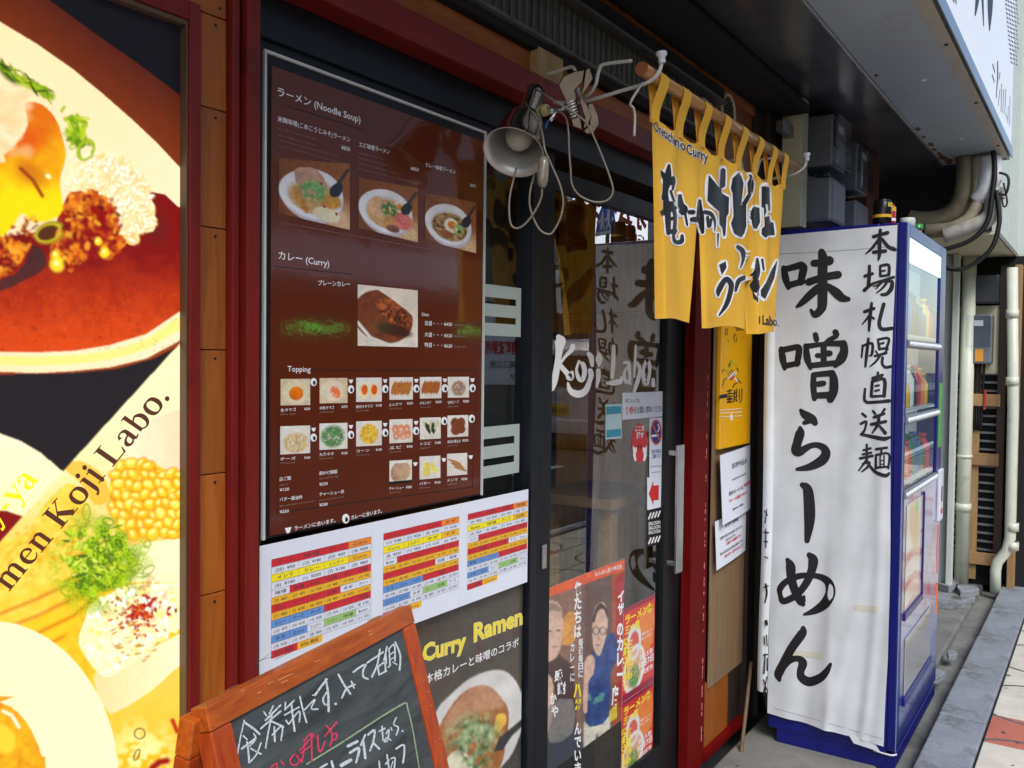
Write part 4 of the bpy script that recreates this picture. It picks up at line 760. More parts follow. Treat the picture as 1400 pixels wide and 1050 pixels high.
# ------------------------------------------------------------------ menu board
def food(kind, s):
    """small food photograph, u to the right and v down"""
    def f(u, v):
        n = fbm(u * 8, v * 8, s); n2 = fbm(u * 22, v * 22, s + 3); d, i = cells(u * 7, v * 7, s)
        C = ramp(.7 + .5 * (n - .5) - .35 * v, (214, 204, 190), (240, 236, 228))
        E = lambda *a, **k: ell(u, v, *a, **k)
        if kind in ('bowl1', 'bowl2', 'bowl3'):
            C = ramp(.35 + u * .5 + .3 * (n - .5), (92, 46, 22), (168, 100, 52)); C = mixc(C, E(.85, .9, .3, .22, soft=1.4), (226, 186, 140))
            C = mixc(C, E(.46, .60, .44, .42, soft=.05), (206, 196, 206)); C = mixc(C, E(.45, .55, .45, .41, soft=.04), (236, 234, 236)); C = mixc(C, E(.46, .58, .36, .31, soft=.08), (216, 206, 198))
            soup = E(.47, .60, .34, .28, soft=.08); C = mixc(C, soup, ramp(n, (196, 148, 88), (222, 180, 120)))
            if kind == 'bowl1':
                C = mixc(C, inpoly(u, v, [(.2, .2), (.34, .12), (.52, .14), (.66, .36), (.6, .52), (.3, .55)], 2), ramp(n, (176, 128, 104), (214, 176, 150))); C = mixc(C, inpoly(u, v, [(.18, .5), (.26, .5), (.4, .8), (.36, .9), (.22, .7)], 2), ramp(n2, (176, 116, 50), (214, 158, 84)))
                C = mixc(C, E(.66, .84, .2, .12, soft=.2), (238, 226, 190)); C = mixc(C, E(.72, .62, .16, .12, soft=.3), (206, 150, 60)); C = mixc(C, E(.46, .5, .2, .18, soft=.4) * (n2 > .42), ramp(n2, (40, 96, 40), (140, 196, 120)))
                for a, b in ((.62, .72), (.8, .8), (.58, .36)): C = mixc(C, E(a, b, .02, .025, soft=.5), (150, 30, 20))
            elif kind == 'bowl2':
                C = mixc(C, E(.3, .5, .14, .2, soft=.2), ramp(n2, (216, 156, 110), (240, 200, 160))); C = mixc(C, E(.66, .42, .1, .1, soft=.1), (236, 220, 190)); C = mixc(C, E(.67, .42, .05, .06, soft=.2), (232, 140, 30))
                C = mixc(C, E(.74, .68, .17, .16, soft=.3), ramp(n2, (206, 70, 70), (240, 140, 130))); C = mixc(C, E(.5, .5, .14, .15, soft=.4) * (n2 > .4), (70, 130, 60)); C = mixc(C, E(.5, .76, .1, .14, .5, soft=.2), (206, 150, 90)); C = mixc(C, E(.56, .86, .12, .07, soft=.3), (130, 80, 70))
            else:
                C = mixc(C, soup, ramp((n2 - .3) * 2.2, (84, 56, 34), (206, 168, 100))); C = mixc(C, E(.5, .56, .14, .15, .3, soft=.1), (240, 222, 186)); C = mixc(C, E(.51, .55, .08, .08, soft=.15), (226, 120, 20)); C = mixc(C, E(.64, .6, .1, .12, soft=.4) * (n2 > .4), (150, 190, 110)); C = mixc(C, E(.4, .76, .12, .08, soft=.3), (150, 80, 40))
            C = mixc(C, seg(u, v, [(.97, .10), (.8, .36)], .05), (44, 48, 54)); C = mixc(C, inpoly(u, v, [(.82, .3), (.9, .36), (.84, .52), (.72, .54), (.7, .42)], 2), (44, 48, 56))
        elif kind == 'curry':
            C = ramp(n, (220, 206, 190), (240, 232, 220)); C = mixc(C, E(.5, .46, .62, .52, .1, soft=.04), (238, 226, 208)); C = mixc(C, E(.42, .5, .5, .44, .35, soft=.04), ramp(n + .3 * u, (96, 40, 20), (140, 66, 34)))
            C = mixc(C, inpoly(u, v, [(.3, .0), (1, .0), (1, .5), (.8, .36), (.5, .16)], 2), (236, 222, 200)); C = mixc(C, inpoly(u, v, [(.28, .26), (.46, .16), (.7, .3), (.9, .5), (.86, .64), (.6, .6), (.4, .5)], 2), ramp((n2 - .3) * 2, (84, 20, 8), (206, 110, 50))); C = mixc(C, E(.6, .72, .3, .1, .2, soft=.4), (70, 28, 14))
            C = mixc(C, seg(u, v, [(.0, .62), (.2, .86), (.5, .97), (.8, .96)], .05), (240, 232, 222))
        elif kind == 'rawegg':
            C = ramp(n, (196, 180, 140), (226, 214, 184)); C = mixc(C, E(.5, .5, .44, .44, soft=.1), (226, 214, 176)); C = mixc(C, E(.52, .55, .24, .26, soft=.1), ramp(1 - v, (206, 80, 0), (250, 150, 20)))
        elif kind == 'softegg':
            C = ramp(n, (206, 180, 140), (232, 212, 182)); C = mixc(C, E(.45, .5, .42, .42, soft=.08), (232, 216, 186)); C = mixc(C, E(.56, .56, .16, .26, -.5, soft=.3) * (n2 > .35), (240, 120, 70))
        elif kind == 'egg2':
            for cx in (.32, .7): C = mixc(C, E(cx, .54, .19, .33, soft=.08), (244, 222, 176)); C = mixc(C, E(cx, .5, .12, .21, soft=.12), (232, 98, 14))
        elif kind in ('katsu', 'chicken'):
            for k in range(6): C = mixc(C, E(.18 + .13 * k, .48 + .02 * (k % 2), .09, .32, .25, soft=.15), ramp(n2, (136, 66, 16), (220, 146, 66) if kind == 'katsu' else (206, 120, 50)))
        elif kind == 'beef': C = mixc(C, E(.5, .55, .33, .36, soft=.3) * (n2 > .36), ramp(n2, (96, 64, 44), (190, 150, 120)))
        elif kind == 'cheese': C = mixc(C, E(.52, .6, .42, .36, soft=.2) * np.clip((fbm(u * 30, v * 12, s) - .25) * 4, 0, 1), ramp(n2, (176, 140, 70), (236, 214, 150)))
        elif kind == 'onion': C = mixc(C, E(.48, .5, .42, .42, soft=.3) * (n2 > .33), ramp(n2 + .2 * (i - .5), (20, 74, 40), (120, 176, 100)))
        elif kind == 'corn': C = mixc(C, E(.5, .52, .36, .42, soft=.2), ramp(1 - d, (206, 140, 20), (250, 216, 80)))
        elif kind == 'shrimp':
            for cx, cy in ((.25, .4), (.5, .4), (.75, .4), (.3, .68), (.6, .7), (.8, .65)): C = mixc(C, np.clip(E(cx, cy, .15, .18, soft=.2) - .7 * E(cx, cy + .05, .05, .07, soft=.4), 0, 1), ramp(n2, (206, 110, 60), (242, 176, 136)))
        elif kind == 'eggplant':
            for k in range(7): C = mixc(C, E(.25 + .09 * k, .45 + .15 * (k % 3 - 1) * .6, .07, .24, .5 * (k - 3) * .3, soft=.1), ramp(n2, (26, 28, 26), (70, 74, 50)) if k % 3 else (206, 204, 150))
        elif kind == 'stew': C = mixc(C, np.clip(E(.35, .35, .2, .24, soft=.2) + E(.65, .35, .2, .24, soft=.2) + E(.4, .68, .24, .24, soft=.2) + E(.68, .66, .18, .2, soft=.2), 0, 1), ramp(n2, (76, 30, 16), (160, 84, 44)))
        elif kind == 'chashu':
            for k in range(4): C = mixc(C, E(.3 + .13 * k, .5, .24, .38, .15, soft=.06), ramp(n + .12 * k - .1, (150, 110, 80), (212, 176, 140)))
            C = mixc(C, (v > .88).astype(float), (30, 30, 32))
        elif kind == 'butter': C = mixc(C, inpoly(u, v, [(.2, .3), (.44, .24), (.5, .8), (.16, .9)]), (232, 212, 90)); C = mixc(C, inpoly(u, v, [(.42, .42), (.62, .28), (.92, .66), (.7, .82)]), (242, 226, 120))
        elif kind == 'menma':
            for k in range(7): C = mixc(C, E(.5 + .05 * (k - 3), .36 + .06 * k, .36, .05, .35 + .1 * (k % 3), soft=.3), ramp(n2, (130, 74, 30), (206, 150, 90)))
        # tone of a small printed photograph: texture and soft shading
        t_ = np.clip(C.min(-1) * 1.6, 0, 1); return C * (1 + (1 - .75 * t_) * .8 * (fbm(u * 34, v * 34, s + 11, 3) - .5))[..., None] * (.86 + .28 * fbm(u * 5, v * 5, s + 17))[..., None]
    return f
board = empty('menu_board', (1.17, 1.05, 1.08), 'large glossy brown menu board with food photographs on the window', 'menu board')
def brown_mat():
    m, nt, b = new_mat('glossy_brown_laminate'); tc = N(nt, 'ShaderNodeTexCoord'); n1 = N(nt, 'ShaderNodeTexNoise'); n1.inputs['Scale'].default_value = 2.2; n1.inputs['Detail'].default_value = 3
    nt.links.new(tc.outputs['Object'], n1.inputs['Vector']); rp = N(nt, 'ShaderNodeValToRGB'); e = rp.color_ramp.elements; e[0].color = (*lin((84, 32, 14)), 1); e[1].color = (*lin((104, 44, 20)), 1); nt.links.new(n1.outputs[0], rp.inputs[0]); nt.links.new(rp.outputs[0], b.inputs['Base Color'])
    b.inputs['Roughness'].default_value = .3; b.inputs['Coat Weight'].default_value = 1.0; b.inputs['Coat Roughness'].default_value = .05; b.inputs['Coat IOR'].default_value = 1.62; b.inputs['Specular IOR Level'].default_value = .15
    n2 = N(nt, 'ShaderNodeTexNoise'); n2.inputs['Scale'].default_value = 9; n2.inputs['Detail'].default_value = 6; n2.inputs['Roughness'].default_value = .65; nt.links.new(tc.outputs['Object'], n2.inputs['Vector'])
    bp = N(nt, 'ShaderNodeBump'); bp.inputs['Strength'].default_value = .035; bp.inputs['Distance'].default_value = .008; nt.links.new(n2.outputs[0], bp.inputs['Height']); nt.links.new(bp.outputs[0], b.inputs['Normal']); nt.links.new(bp.outputs[0], b.inputs['Coat Normal'])
    return m
M['menu'] = brown_mat()
box('backing', M['black'], board, .975, 1.587, 1.1429, 1.1538, 1.0592, 1.851, .001)
box('panel', M['menu'], board, .9914, 1.5778, 1.1401, 1.1425, 1.0635, 1.8292)
ed = MB().box(.975, .9794, 1.1374, 1.1428, 1.0592, 1.851).box(.9794, 1.587, 1.1374, 1.1428, 1.8467, 1.851).box(1.5843, 1.587, 1.1374, 1.1428, 1.0592, 1.8467); ed.build('edge_strip', M['white_metal'], board)
mm = on_plane('Y', 1.1399, WALLOUT)
wt, ft, bt = MB(), MB(), MB()
T = lambda b, x0, y0, x1, y1, h, bold=.008, t=None: type_px(t or wt, b, mm, (x0, y0), (x1, y1), h, bold, 1)
K3 = lambda x, y: (355 + x / 3.5, 60 + y / 3.5); K8 = lambda x, y: (350 + x / 4.2, 480 + y / 4.2); K4 = lambda x, y: (340 + x / 2.7632, 320 + y / 2.7632)
def TK(K, b, x0, y0, x1, y1, h, s, bold=.008, t=None): T(b, *K(x0, y0), *K(x1, y1), h / s, bold, t)
TK(K3, 'ラーメン (Noodle Soup)', 85, 245, 482, 378, 36, 3.5, .014)
TK(K3, '米麹味噌(こめこうじみそ)ラーメン', 85, 368, 432, 470, 22, 3.5); TK(K3, '¥850', 390, 505, 432, 514, 20, 3.5); TK(K3, 'エビ味噌ラーメン', 475, 490, 622, 528, 20, 3.5); TK(K3, '¥850', 722, 604, 760, 610, 17, 3.5); TK(K3, 'カレー味噌ラーメン', 792, 586, 936, 622, 17, 3.5); TK(K3, '¥850', 1005, 684, 1034, 688, 16, 3.5)
for k, (y, b) in enumerate([(408, 'Rice Malt Miso Ramen Noodle Soup'), (438, 'Miso is usually used to make Soup'), (462, 'special malts that used for this Ramen Noodle Soup'), (488, 'Yes, it is unforgettable rich sweet flavor in your mouth !!!')]): TK(K3, b, 90, y, [272, 270, 372, 425][k], y + [52, 52, 78, 92][k], 7, 3.5, 0, ft)
for k, (y, b) in enumerate([(524, 'Shrimp Ramen Noodle Soup'), (548, 'This Ramen Noodle Soup'), (572, 'give you the aroma of real tasty prawn'), (598, 'It is wonderful noodle soup, this way to go !!!')]): TK(K3, b, 472, y, [595, 612, 665, 745][k], y + [30, 36, 54, 68][k], 7, 3.5, 0, ft)
TK(K3, '(Curry Ramen Noodle Soup)', 792, 616, 890, 644, 7, 3.5, 0, ft); TK(K3, '*The Noodle of Koji Ramen Noodle Soup are our own noodles, which freshness and the taste of the soup. Please let us know !!!', 92, 856, 842, 990, 7, 3.5, 0, ft)
TK(K4, 'カレー (Curry)', 112, 92, 304, 124, 26, 2.763, .014); TK(K4, 'プレーンカレー', 262, 193, 382, 198, 17, 2.763)
TK(K4, 'Size', 653, 309, 680, 310, 13, 2.763)
for k, (y, a, p, c) in enumerate([(343, '並盛・・・', '¥420', '(Regular)'), (386, '大盛・・・', '¥520', '(Medium)'), (425, '特盛・・・', '¥620', '(Large size)')]): TK(K4, a, 664, y, 730, y + 3, 14, 2.763, .004); TK(K4, p, 737, y + 4, 768, y + 4, 13, 2.763); TK(K4, c, 776, y + 4, 818, y + 3, 8, 2.763, 0, ft)
TK(K4, 'Topping', 146, 519, 233, 521, 22, 2.763, .006)
for a, b in (((110, 290), (500, 412)),): stroke(bt, mm, [(*K3(*a), .8), (*K3(*b), .8)], 1)
for a, b, K in (((100, 122), (395, 152), K4), ((122, 512), (138, 512), K4), ((244, 512), (862, 514), K4), ((108, 1052), (845, 955), K4)): stroke(bt, mm, [(*K(*a), .8), (*K(*b), .8)], 1)
stroke(bt, mm, [(*K4(108, 1050), .7), (*K4(118, 512), .7)], 1); stroke(bt, mm, [(*K4(845, 955), .7), (*K4(862, 514), .7)], 1)
tops = [('rawegg', 140, 160, 310, 312, '生タマゴ', '¥50', '(Raw Egg)'), ('softegg', 364, 155, 524, 300, '半熟タマゴ', '¥70', '(Half Boiled Egg)'), ('egg2', 574, 153, 721, 292, '味付けタマゴ', '¥100', '(Seasoned Egg)'), ('katsu', 765, 151, 900, 280, 'とんかつ', '¥250', '(Pork Cutlet)'), ('chicken', 940, 149, 1064, 272, 'チキンカツ', '¥200', '(Chicken Cutlet)'), ('beef', 1100, 148, 1222, 268, '甘辛ビーフ', '¥280', '(Beef)'),
        ('cheese', 138, 432, 310, 594, 'チーズ', '¥180', '(Cheese)'), ('onion', 363, 416, 524, 568, '九条ネギ', '¥180', '(Green Onion)'), ('corn', 574, 404, 721, 548, 'コーン', '¥100', '(Corn)'), ('shrimp', 765, 393, 898, 530, 'エビ', '¥300', '(Shrimp)'), ('eggplant', 940, 383, 1060, 508, 'ナスビ', '¥180', '(Eggplant)'), ('stew', 1098, 370, 1218, 495, '本日の煮込み', '¥300', '(Daily Stewed Beef)'),
        ('chashu', 765, 630, 894, 765, 'チャーシュー', '¥380', '(Roast Pork)'), ('butter', 938, 606, 1058, 738, 'バター', '¥100', '(Butter)'), ('menma', 1096, 590, 1212, 718, 'メンマ', '¥200', '(Seasoned Bamboo Shoot)')]
def photo(kind, pts, s, n):
    q = [mm(x, y, 1.2) for x, y in pts]; o = canvas('food_photo', q[0], q[1], q[2], q[3], n, n, food(kind, s), M['print'], board); return o
for k, (kd, x0, y0, x1, y1, a, p, e) in enumerate(tops):
    sl_ = (y1 - y0) * .0; row = 0 if k < 6 else (1 if k < 12 else 2); dz = (-.012, -.05, -.09)[row] * (x1 - x0)
    photo(kd, [K8(x0, y0), K8(x1, y0 + dz * .6), K8(x1, y1 + dz), K8(x0, y1)], k, 40)
    yb = y1 + 36 - row * 2; TK(K8, a, x0, yb, x0 + (x1 - x0) * (.52 if len(a) < 6 else .64), yb - 6, 15, 4.2, .006); TK(K8, p, x1 - 34, yb - 8, x1, yb - 10, 15, 4.2, .006); TK(K8, e, x0, yb + 20, x0 + (x1 - x0) * .5, yb + 15, 9, 4.2, 0, ft)
    ic = K8(x1 + 20, y0 + 18)
    if k not in (0, 10, 11): blob(wt, mm, [(ic[0] - 3.2, ic[1] - 2.2), (ic[0] + 3.2, ic[1] - 2.2), (ic[0] + 1.4, ic[1] + 2.6), (ic[0] - 1.4, ic[1] + 2.6)], 1)
    if k < 12:
        jc = (ic[0], ic[1] + (11 if k not in (0, 10, 11) else 0)); blob(wt, mm, [(jc[0] + 4.4 * math.cos(a_), jc[1] + 5.6 * math.sin(a_)) for a_ in np.linspace(0, 6.1, 16)], 1); blob(bt, mm, [(jc[0] + .8 + 1.9 * math.cos(a_), jc[1] + 1.0 + 3.0 * math.sin(a_)) for a_ in np.linspace(0, 5.7, 10)], 1.6)
for k, (kd, pts) in enumerate([('bowl1', [K3(90, 545), K3(430, 575), K3(430, 890), K3(90, 810)]), ('bowl2', [K3(472, 640), K3(756, 690), K3(756, 950), K3(472, 880)]), ('bowl3', [K3(790, 715), K3(1035, 758), K3(1035, 1002), K3(790, 940)]), ('curry', [K4(411, 190), K4(638, 213), K4(638, 428), K4(411, 422)])]): photo(kd, pts, 30 + k, 96)
for b, x, y, h, w in (('白ご飯', 135, 745, 18, 66), ('¥120', 135, 806, 18, 54), ('バター醤油丼', 135, 862, 18, 130), ('¥250', 135, 932, 18, 52), ('卵かけ御飯', 363, 712, 18, 104), ('¥250', 363, 774, 18, 48), ('チャーシュー丼', 363, 832, 18, 142), ('¥280', 363, 892, 18, 48)): TK(K8, b, x, y, x + w, y - w * .12, h, 4.2, .006)
for b, x, y, w in (('(Rice)', 135, 775, 48), ('(Rice with Butter and seasoned)', 135, 895, 195), ('(Rice with Raw Egg)', 363, 738, 110), ('(Roast Pork Rice Bowl)', 363, 862, 140)): TK(K8, b, x, y, x + w, y - w * .16, 9, 4.2, 0, ft)
TK(K8, 'ラーメンに合います。', 220, 1030, 455, 982, 22, 4.2, .01); TK(K8, 'カレーに合います。', 545, 968, 722, 928, 22, 4.2, .01)
c0 = K8(515, 962); blob(wt, mm, [(c0[0] + 5 * math.cos(a_), c0[1] + 6.6 * math.sin(a_)) for a_ in np.linspace(0, 6.1, 18)], 1); blob(bt, mm, [(c0[0] + .9 + 2.1 * math.cos(a_), c0[1] + 1.2 + 3.4 * math.sin(a_)) for a_ in np.linspace(0, 5.7, 10)], 1.6); c0 = K8(184, 1030); blob(wt, mm, [(c0[0] - 4.5, c0[1] - 3), (c0[0] + 4.5, c0[1] - 5), (c0[0] + 2, c0[1] + 3), (c0[0] - 2, c0[1] + 4)], 1)
wt.build('lettering', M['ink_white'], board); ft.build('small_print', M['ink_faint'], board); bt.build('ruled_line', M['ink'], board)

# ------------------------------------------------------------------ three price sheets under the menu
TM = {c: plain('table_' + c, lin(v), .5) for c, v in dict(red=(214, 40, 52), yellow=(252, 232, 30), amber=(246, 186, 40), blue=(104, 150, 212), green=(164, 206, 120), orange=(244, 140, 40)).items()}
layout = [('rrrO', 4), ('wwww', 4), ('yyyA', 4), ('wwww', 4), ('wrrrrr', 6), ('aaaaaa', 6), ('rrrrww', 6), ('aaaaaa', 6), ('bbbrrr', 6), ('wwwwww', 6), ('bbwggw', 6), ('wwwwww', 6), ('RR', 6)]
CK = dict(r='red', y='yellow', a='amber', A='amber', O='orange', b='blue', g='green', R='red')
def sheet(label, xa, xb, tl, tr, tw, rows, z1=1.051, z0=.830, Y=1.1374, tint=0):
    r = empty('price_sheet', ((xa + xb) / 2, Y, z0), label, 'price sheet', 'price sheets taped under the menu board')
    nx = 14; v, f = [], []
    pm = bpy.data.meshes.new('paper'); g = MB()
    g.box(xa, xb, Y, Y + .0012, z0, z1); g.build('paper', M['paper'], r)
    mp = {k: MB() for k in TM}; ink = MB(); ta, tb_ = xa + tl * (xb - xa), xa + tr * (xb - xa); zt = z1 - .026; h = (z1 - .03 - (z0 + .026)) / 13
    for i, (cs, n) in enumerate(layout):
        za = zt - i * h
        for j, c in enumerate(cs):
            w = (tb_ - ta) / n; x0 = ta + j * w; x1 = x0 + w
            if cs == 'RR': x0, x1 = ta + j * 1.45 * w, ta + (j + 1) * 1.45 * w; c = 'Ra'[j]
            if c in CK: mp[CK[c]].add([(x0, Y - .0004, za), (x1, Y - .0004, za), (x1, Y - .0004, za - h), (x0, Y - .0004, za - h)], [(0, 3, 2, 1)])
            num = cs[0] in 'wa' and c in 'wa' and i not in (4, 6)
            body = f'({random.randint(1, 29)})  ¥{random.choice((50, 70, 100, 180, 200, 250, 850))}' if num else random.choice(('味噌', 'カレー', 'ネギ', 'メンマ', 'Curry', 'Butter', 'チーズ', '白飯', 'Corn', 'とんかつ'))
            mid = .14 if num else .2
            type_on(ink, body, (x0 + mid * w, Y, za - h * .72), (x1 - mid * w, Y, za - h * .72), (0, 0, h * .42), WALLOUT, 0, .73, 2.2)
        for j in range(n + 1): 
            x0 = ta + j * (tb_ - ta) / n
            if cs != 'RR': ink.add([(x0 - .0002, Y - .0008, za), (x0 + .0002, Y - .0008, za), (x0 + .0002, Y - .0008, za - h), (x0 - .0002, Y - .0008, za - h)], [(0, 3, 2, 1)])
        ink.add([(ta, Y - .0009, za), (tb_, Y - .0009, za), (tb_, Y - .0009, za - .0004), (ta, Y - .0009, za - .0004)], [(0, 3, 2, 1)])
    for k, b in mp.items():
        if b.v: b.build('table_cell', TM[k], r, fix=False)
    ink.build('lettering', M['ink_grey'], r, fix=False)
    return r
xs = [P(355, 800, 'Y', 1.1374).x, P(509, 750, 'Y', 1.1374).x, P(629, 700, 'Y', 1.1374).x, P(722, 700, 'Y', 1.1374).x]
sheet('widest price sheet, left of three, half hidden by the chalkboard', xs[0], xs[1], .09, .985, 1, 0)
sheet('middle price sheet of three taped under the menu board', xs[1] + .0006, xs[2], .11, .985, 1, 0)
sheet('rightmost price sheet of three, beside the black door stile', xs[2] + .0006, xs[3], .10, .985, 1, 0)

# ------------------------------------------------------------------ curry ramen poster
cp = empty('ramen_poster', (1.4, 1.05, .42), 'dark grey poster reading Curry Ramen behind the chalkboard', 'poster')
def paint_curry(x, y):
    n = fbm(x / 22, y / 22, 2); n2 = fbm(x / 7, y / 7, 5)
    C = ramp(n, (62, 58, 52), (86, 80, 70)); C = mixc(C, np.clip((fbm(x / 30, y / 18, 9) - .55) * 6, 0, 1) * .6, (84, 50, 44))
    K = lambda p: [(560 + a / 4.567, 820 + b / 4.567) for a, b in p]
    C = mixc(C, inpoly(x, y, K([(170, 690), (260, 590), (380, 490), (520, 440), (620, 460), (690, 560), (715, 680), (705, 790), (640, 960), (560, 1060), (400, 1300), (0, 1300), (100, 900)]), 3), ramp(.6 + .5 * (n - .5), (196, 192, 186), (232, 230, 226)))
    C = mixc(C, inpoly(x, y, K([(200, 760), (320, 590), (460, 530), (560, 600), (620, 700), (600, 900), (560, 1060), (400, 1300), (0, 1300), (150, 900)]), 3), ramp(n2, (140, 84, 40), (196, 130, 66)))
    C = mixc(C, inpoly(x, y, K([(215, 760), (340, 590), (450, 530), (540, 570), (590, 660), (480, 690), (380, 720), (290, 780), (250, 830)]), 3), ramp(n, (166, 110, 76), (206, 152, 112)))
    C = mixc(C, inpoly(x, y, K([(540, 730), (590, 710), (605, 760), (560, 820), (530, 850)]), 3), (240, 190, 70)); C = mixc(C, inpoly(x, y, K([(240, 980), (330, 940), (400, 1060), (300, 1200), (220, 1100)]), 3), (232, 226, 196))
    g = np.clip(ell(x, y, *K([(400, 850)])[0], 34, 28, -.3, .7) + ell(x, y, *K([(420, 990)])[0], 18, 26, .3, .7), 0, 1) * np.clip((fbm(x / 6, y / 6, 33) - .3) * 5, 0, 1); C = mixc(C, g, ramp((n2 - .25) * 1.8, (64, 100, 46), (196, 214, 160)))
    C = mixc(C, inpoly(x, y, K([(525, 950), (560, 860), (700, 745), (735, 730), (735, 760), (640, 850), (580, 940)])), (58, 58, 58))
    t_ = np.clip(C.min(-1) * 1.6, 0, 1); return C * (1 + (1 - .8 * t_) * .6 * (fbm(x / 3, y / 3, 70, 3) - .5))[..., None] * (.84 + .32 * fbm(x / 16, y / 16, 71))[..., None]
q = [Vector((1.308, 1.1603, .8286)), Vector((1.7876, 1.1603, .8286)), Vector((1.7876, 1.1603, .34)), Vector((1.308, 1.1603, .34))]
canvas('printed_sheet', *q, 170, 190, paint_curry, M['print'], cp, photo=True)
box('backing', M['paper'], cp, 1.308, 1.7876, 1.161, 1.1622, .34, .8286)
cm = on_plane('Y', 1.1600, WALLOUT)
a, b, c_ = MB(), MB(), MB(); KP = lambda x, y: (560 + x / 4.567, 820 + y / 4.567)
type_px(a, 'Curry', cm, KP(78, 388), KP(352, 300), 24, .05, .8, .73); type_px(a, 'Ramen', cm, KP(398, 262), KP(704, 148), 25, .05, .8, .73)
type_px(b, 'Curry', cm, KP(78, 388), KP(352, 300), 24, .012, 1.6, .73); type_px(b, 'Ramen', cm, KP(398, 262), KP(704, 148), 25, .012, 1.6, .73)
a.build('lettering_outline', plain('pale_yellow_ink', lin((236, 226, 140)), .5), cp); b.build('lettering', M['yellow_ink'], cp)
type_px(c_, '本格カレーと味噌のコラボ', cm, KP(95, 528), KP(680, 285), 11, .012, .8); c_.build('lettering', M['ink_white'], cp)
# ------------------------------------------------------------------ stickers and posters on the door glass
def px_sheet(name, m, mapper, pts, parent, th=.0006, k=0):
    q = [Vector(mapper(x, y, k)) for x, y in pts]; out = (Vector(mapper(*pts[0], k + 1)) - q[0]).normalized()
    return MB().prism(q, out * -th).build(name, m, parent)
gm = on_plane('Y', 1.1688, WALLOUT)
t = empty('door_notice', P(880, 570, 'Y', 1.168), 'white notice with red and black words, right under the white door lettering', 'notice')
px_sheet('paper', M['paper'], gm, [(851, 537), (909.5, 535), (909.5, 569), (851, 574)], t)
w = MB(); type_px(w, '中に入って右', gm, (855, 550.5), (874, 550), 5, .01, 1); type_px(w, 'をお買い求めください。', gm, (866.5, 565), (908, 562), 8, .012, 1); w.build('lettering', M['ink_grey'], t)
w = MB(); type_px(w, '食券', gm, (854, 566), (866, 565), 8.5, .02, 1); w.build('lettering', M['ink_red'], t)
t = empty('info_sticker', P(838, 600, 'Y', 1.168), 'small pale blue sticker with teal bands on the door glass', 'sticker')
px_sheet('film', plain('pale_film', lin((186, 214, 216)), .4), gm, [(828, 553), (850, 552), (850, 599), (828, 601)], t)
teal = plain('teal_ink', lin((46, 150, 172)), .4)
w = MB(); quad_px(w, gm, [(829, 556), (849, 555), (849, 565), (829, 567)], 1); quad_px(w, gm, [(829, 588), (849, 586), (849, 596.5), (829, 598.5)], 1); w.build('band', teal, t, fix=False)
t = empty('push_sticker', P(874, 630, 'Y', 1.168), 'red oval sticker with white hands on the door glass', 'sticker')
def oval(cx, cy, rx, ry, n=28, a=0): return [(cx + rx * math.cos(s) * math.cos(a) - ry * math.sin(s) * math.sin(a), cy + rx * math.cos(s) * math.sin(a) + ry * math.sin(s) * math.cos(a)) for s in np.linspace(0, 2 * math.pi, n, endpoint=False)]
px_sheet('film', plain('red_film', lin((206, 24, 34)), .35), gm, oval(874.5, 605.5, 10.8, 26.5), t)
w = MB(); type_px(w, 'ここを', gm, (868, 589), (881, 588.5), 6, .03, 1); type_px(w, '押す', gm, (870, 599), (880, 598.5), 7, .03, 1)
for s in (-1, 1):
    strokes(w, gm, [[(874.5 + s * 7, 613, 3), (874.5 + s * 7.4, 622, 4), (874.5 + s * 6, 629, 3)], [(874.5 + s * 4.6, 612, 1.3), (874.5 + s * 5.2, 618, 1.8)], [(874.5 + s * 9, 610, 1.2), (874.5 + s * 8.6, 617, 1.6)]], 1)
w.build('hand_print', M['ink_white'], t); w = MB(); type_px(w, '手を', gm, (871, 614), (878, 613.6), 5, .02, 1); w.build('lettering', M['ink'], t)
t = empty('no_smoking_sticker', P(897, 650, 'Y', 1.168), 'tall white no smoking sticker at the right of the door glass', 'sticker')
px_sheet('film', M['paper'], gm, [(888, 572), (905.5, 570.5), (905.5, 650), (888, 652.5)], t)
w = MB(); blob(w, gm, oval(896.8, 591, 7.8, 17.5), 1); w.build('ring', plain('orange_red_ink', lin((214, 84, 48)), .5), t)
w = MB(); blob(w, gm, oval(896.8, 591, 6.3, 15), 1.6); w.build('disc', plain('navy_ink', lin((30, 52, 130)), .5), t)
w = MB(); strokes(w, gm, [[(892, 596, 3), (899, 595, 3)], [(899, 580, 1.5), (901, 585, 1.5), (899, 590, 1.5)]], 2.2); w.build('cigarette_mark', M['ink_white'], t)
w = MB(); strokes(w, gm, [[(891.5, 579, 2), (902, 603, 2)]], 2.8); w.build('slash', plain('slash_ink', lin((214, 90, 60)), .5), t)
w = MB(); type_px(w, '店内での喫煙は', gm, (891, 620), (903.5, 618.5), 4.5, .02, 1); type_px(w, 'ご遠慮ください', gm, (891, 626.5), (903.5, 625), 4.5, .02, 1); w.build('lettering', plain('blue_ink', lin((50, 80, 140)), .5), t)
w = MB(); type_px(w, 'No smoking please', gm, (890, 639), (904, 637.5), 2.6, 0, 1); type_px(w, 'thank you', gm, (891, 647), (903, 645.6), 2.6, 0, 1); w.build('small_print', M['ink_grey'], t)
t = empty('arrow_sticker', P(895, 700, 'Y', 1.168), 'white sticker with a red arrow pointing left', 'sticker')
px_sheet('film', M['paper'], gm, [(885, 652.8), (904.8, 650.3), (904.8, 693), (885, 697.5)], t)
w = MB(); blob(w, gm, [(886.8, 675), (893.2, 657), (893.2, 664), (900.5, 663), (900.5, 683), (893.2, 684.5), (893.2, 691)], 1); w.build('arrow', M['ink_red'], t)
t = empty('striped_sticker', P(894, 720, 'Y', 1.168), 'black sticker with white diagonal stripes under the red arrow', 'sticker')
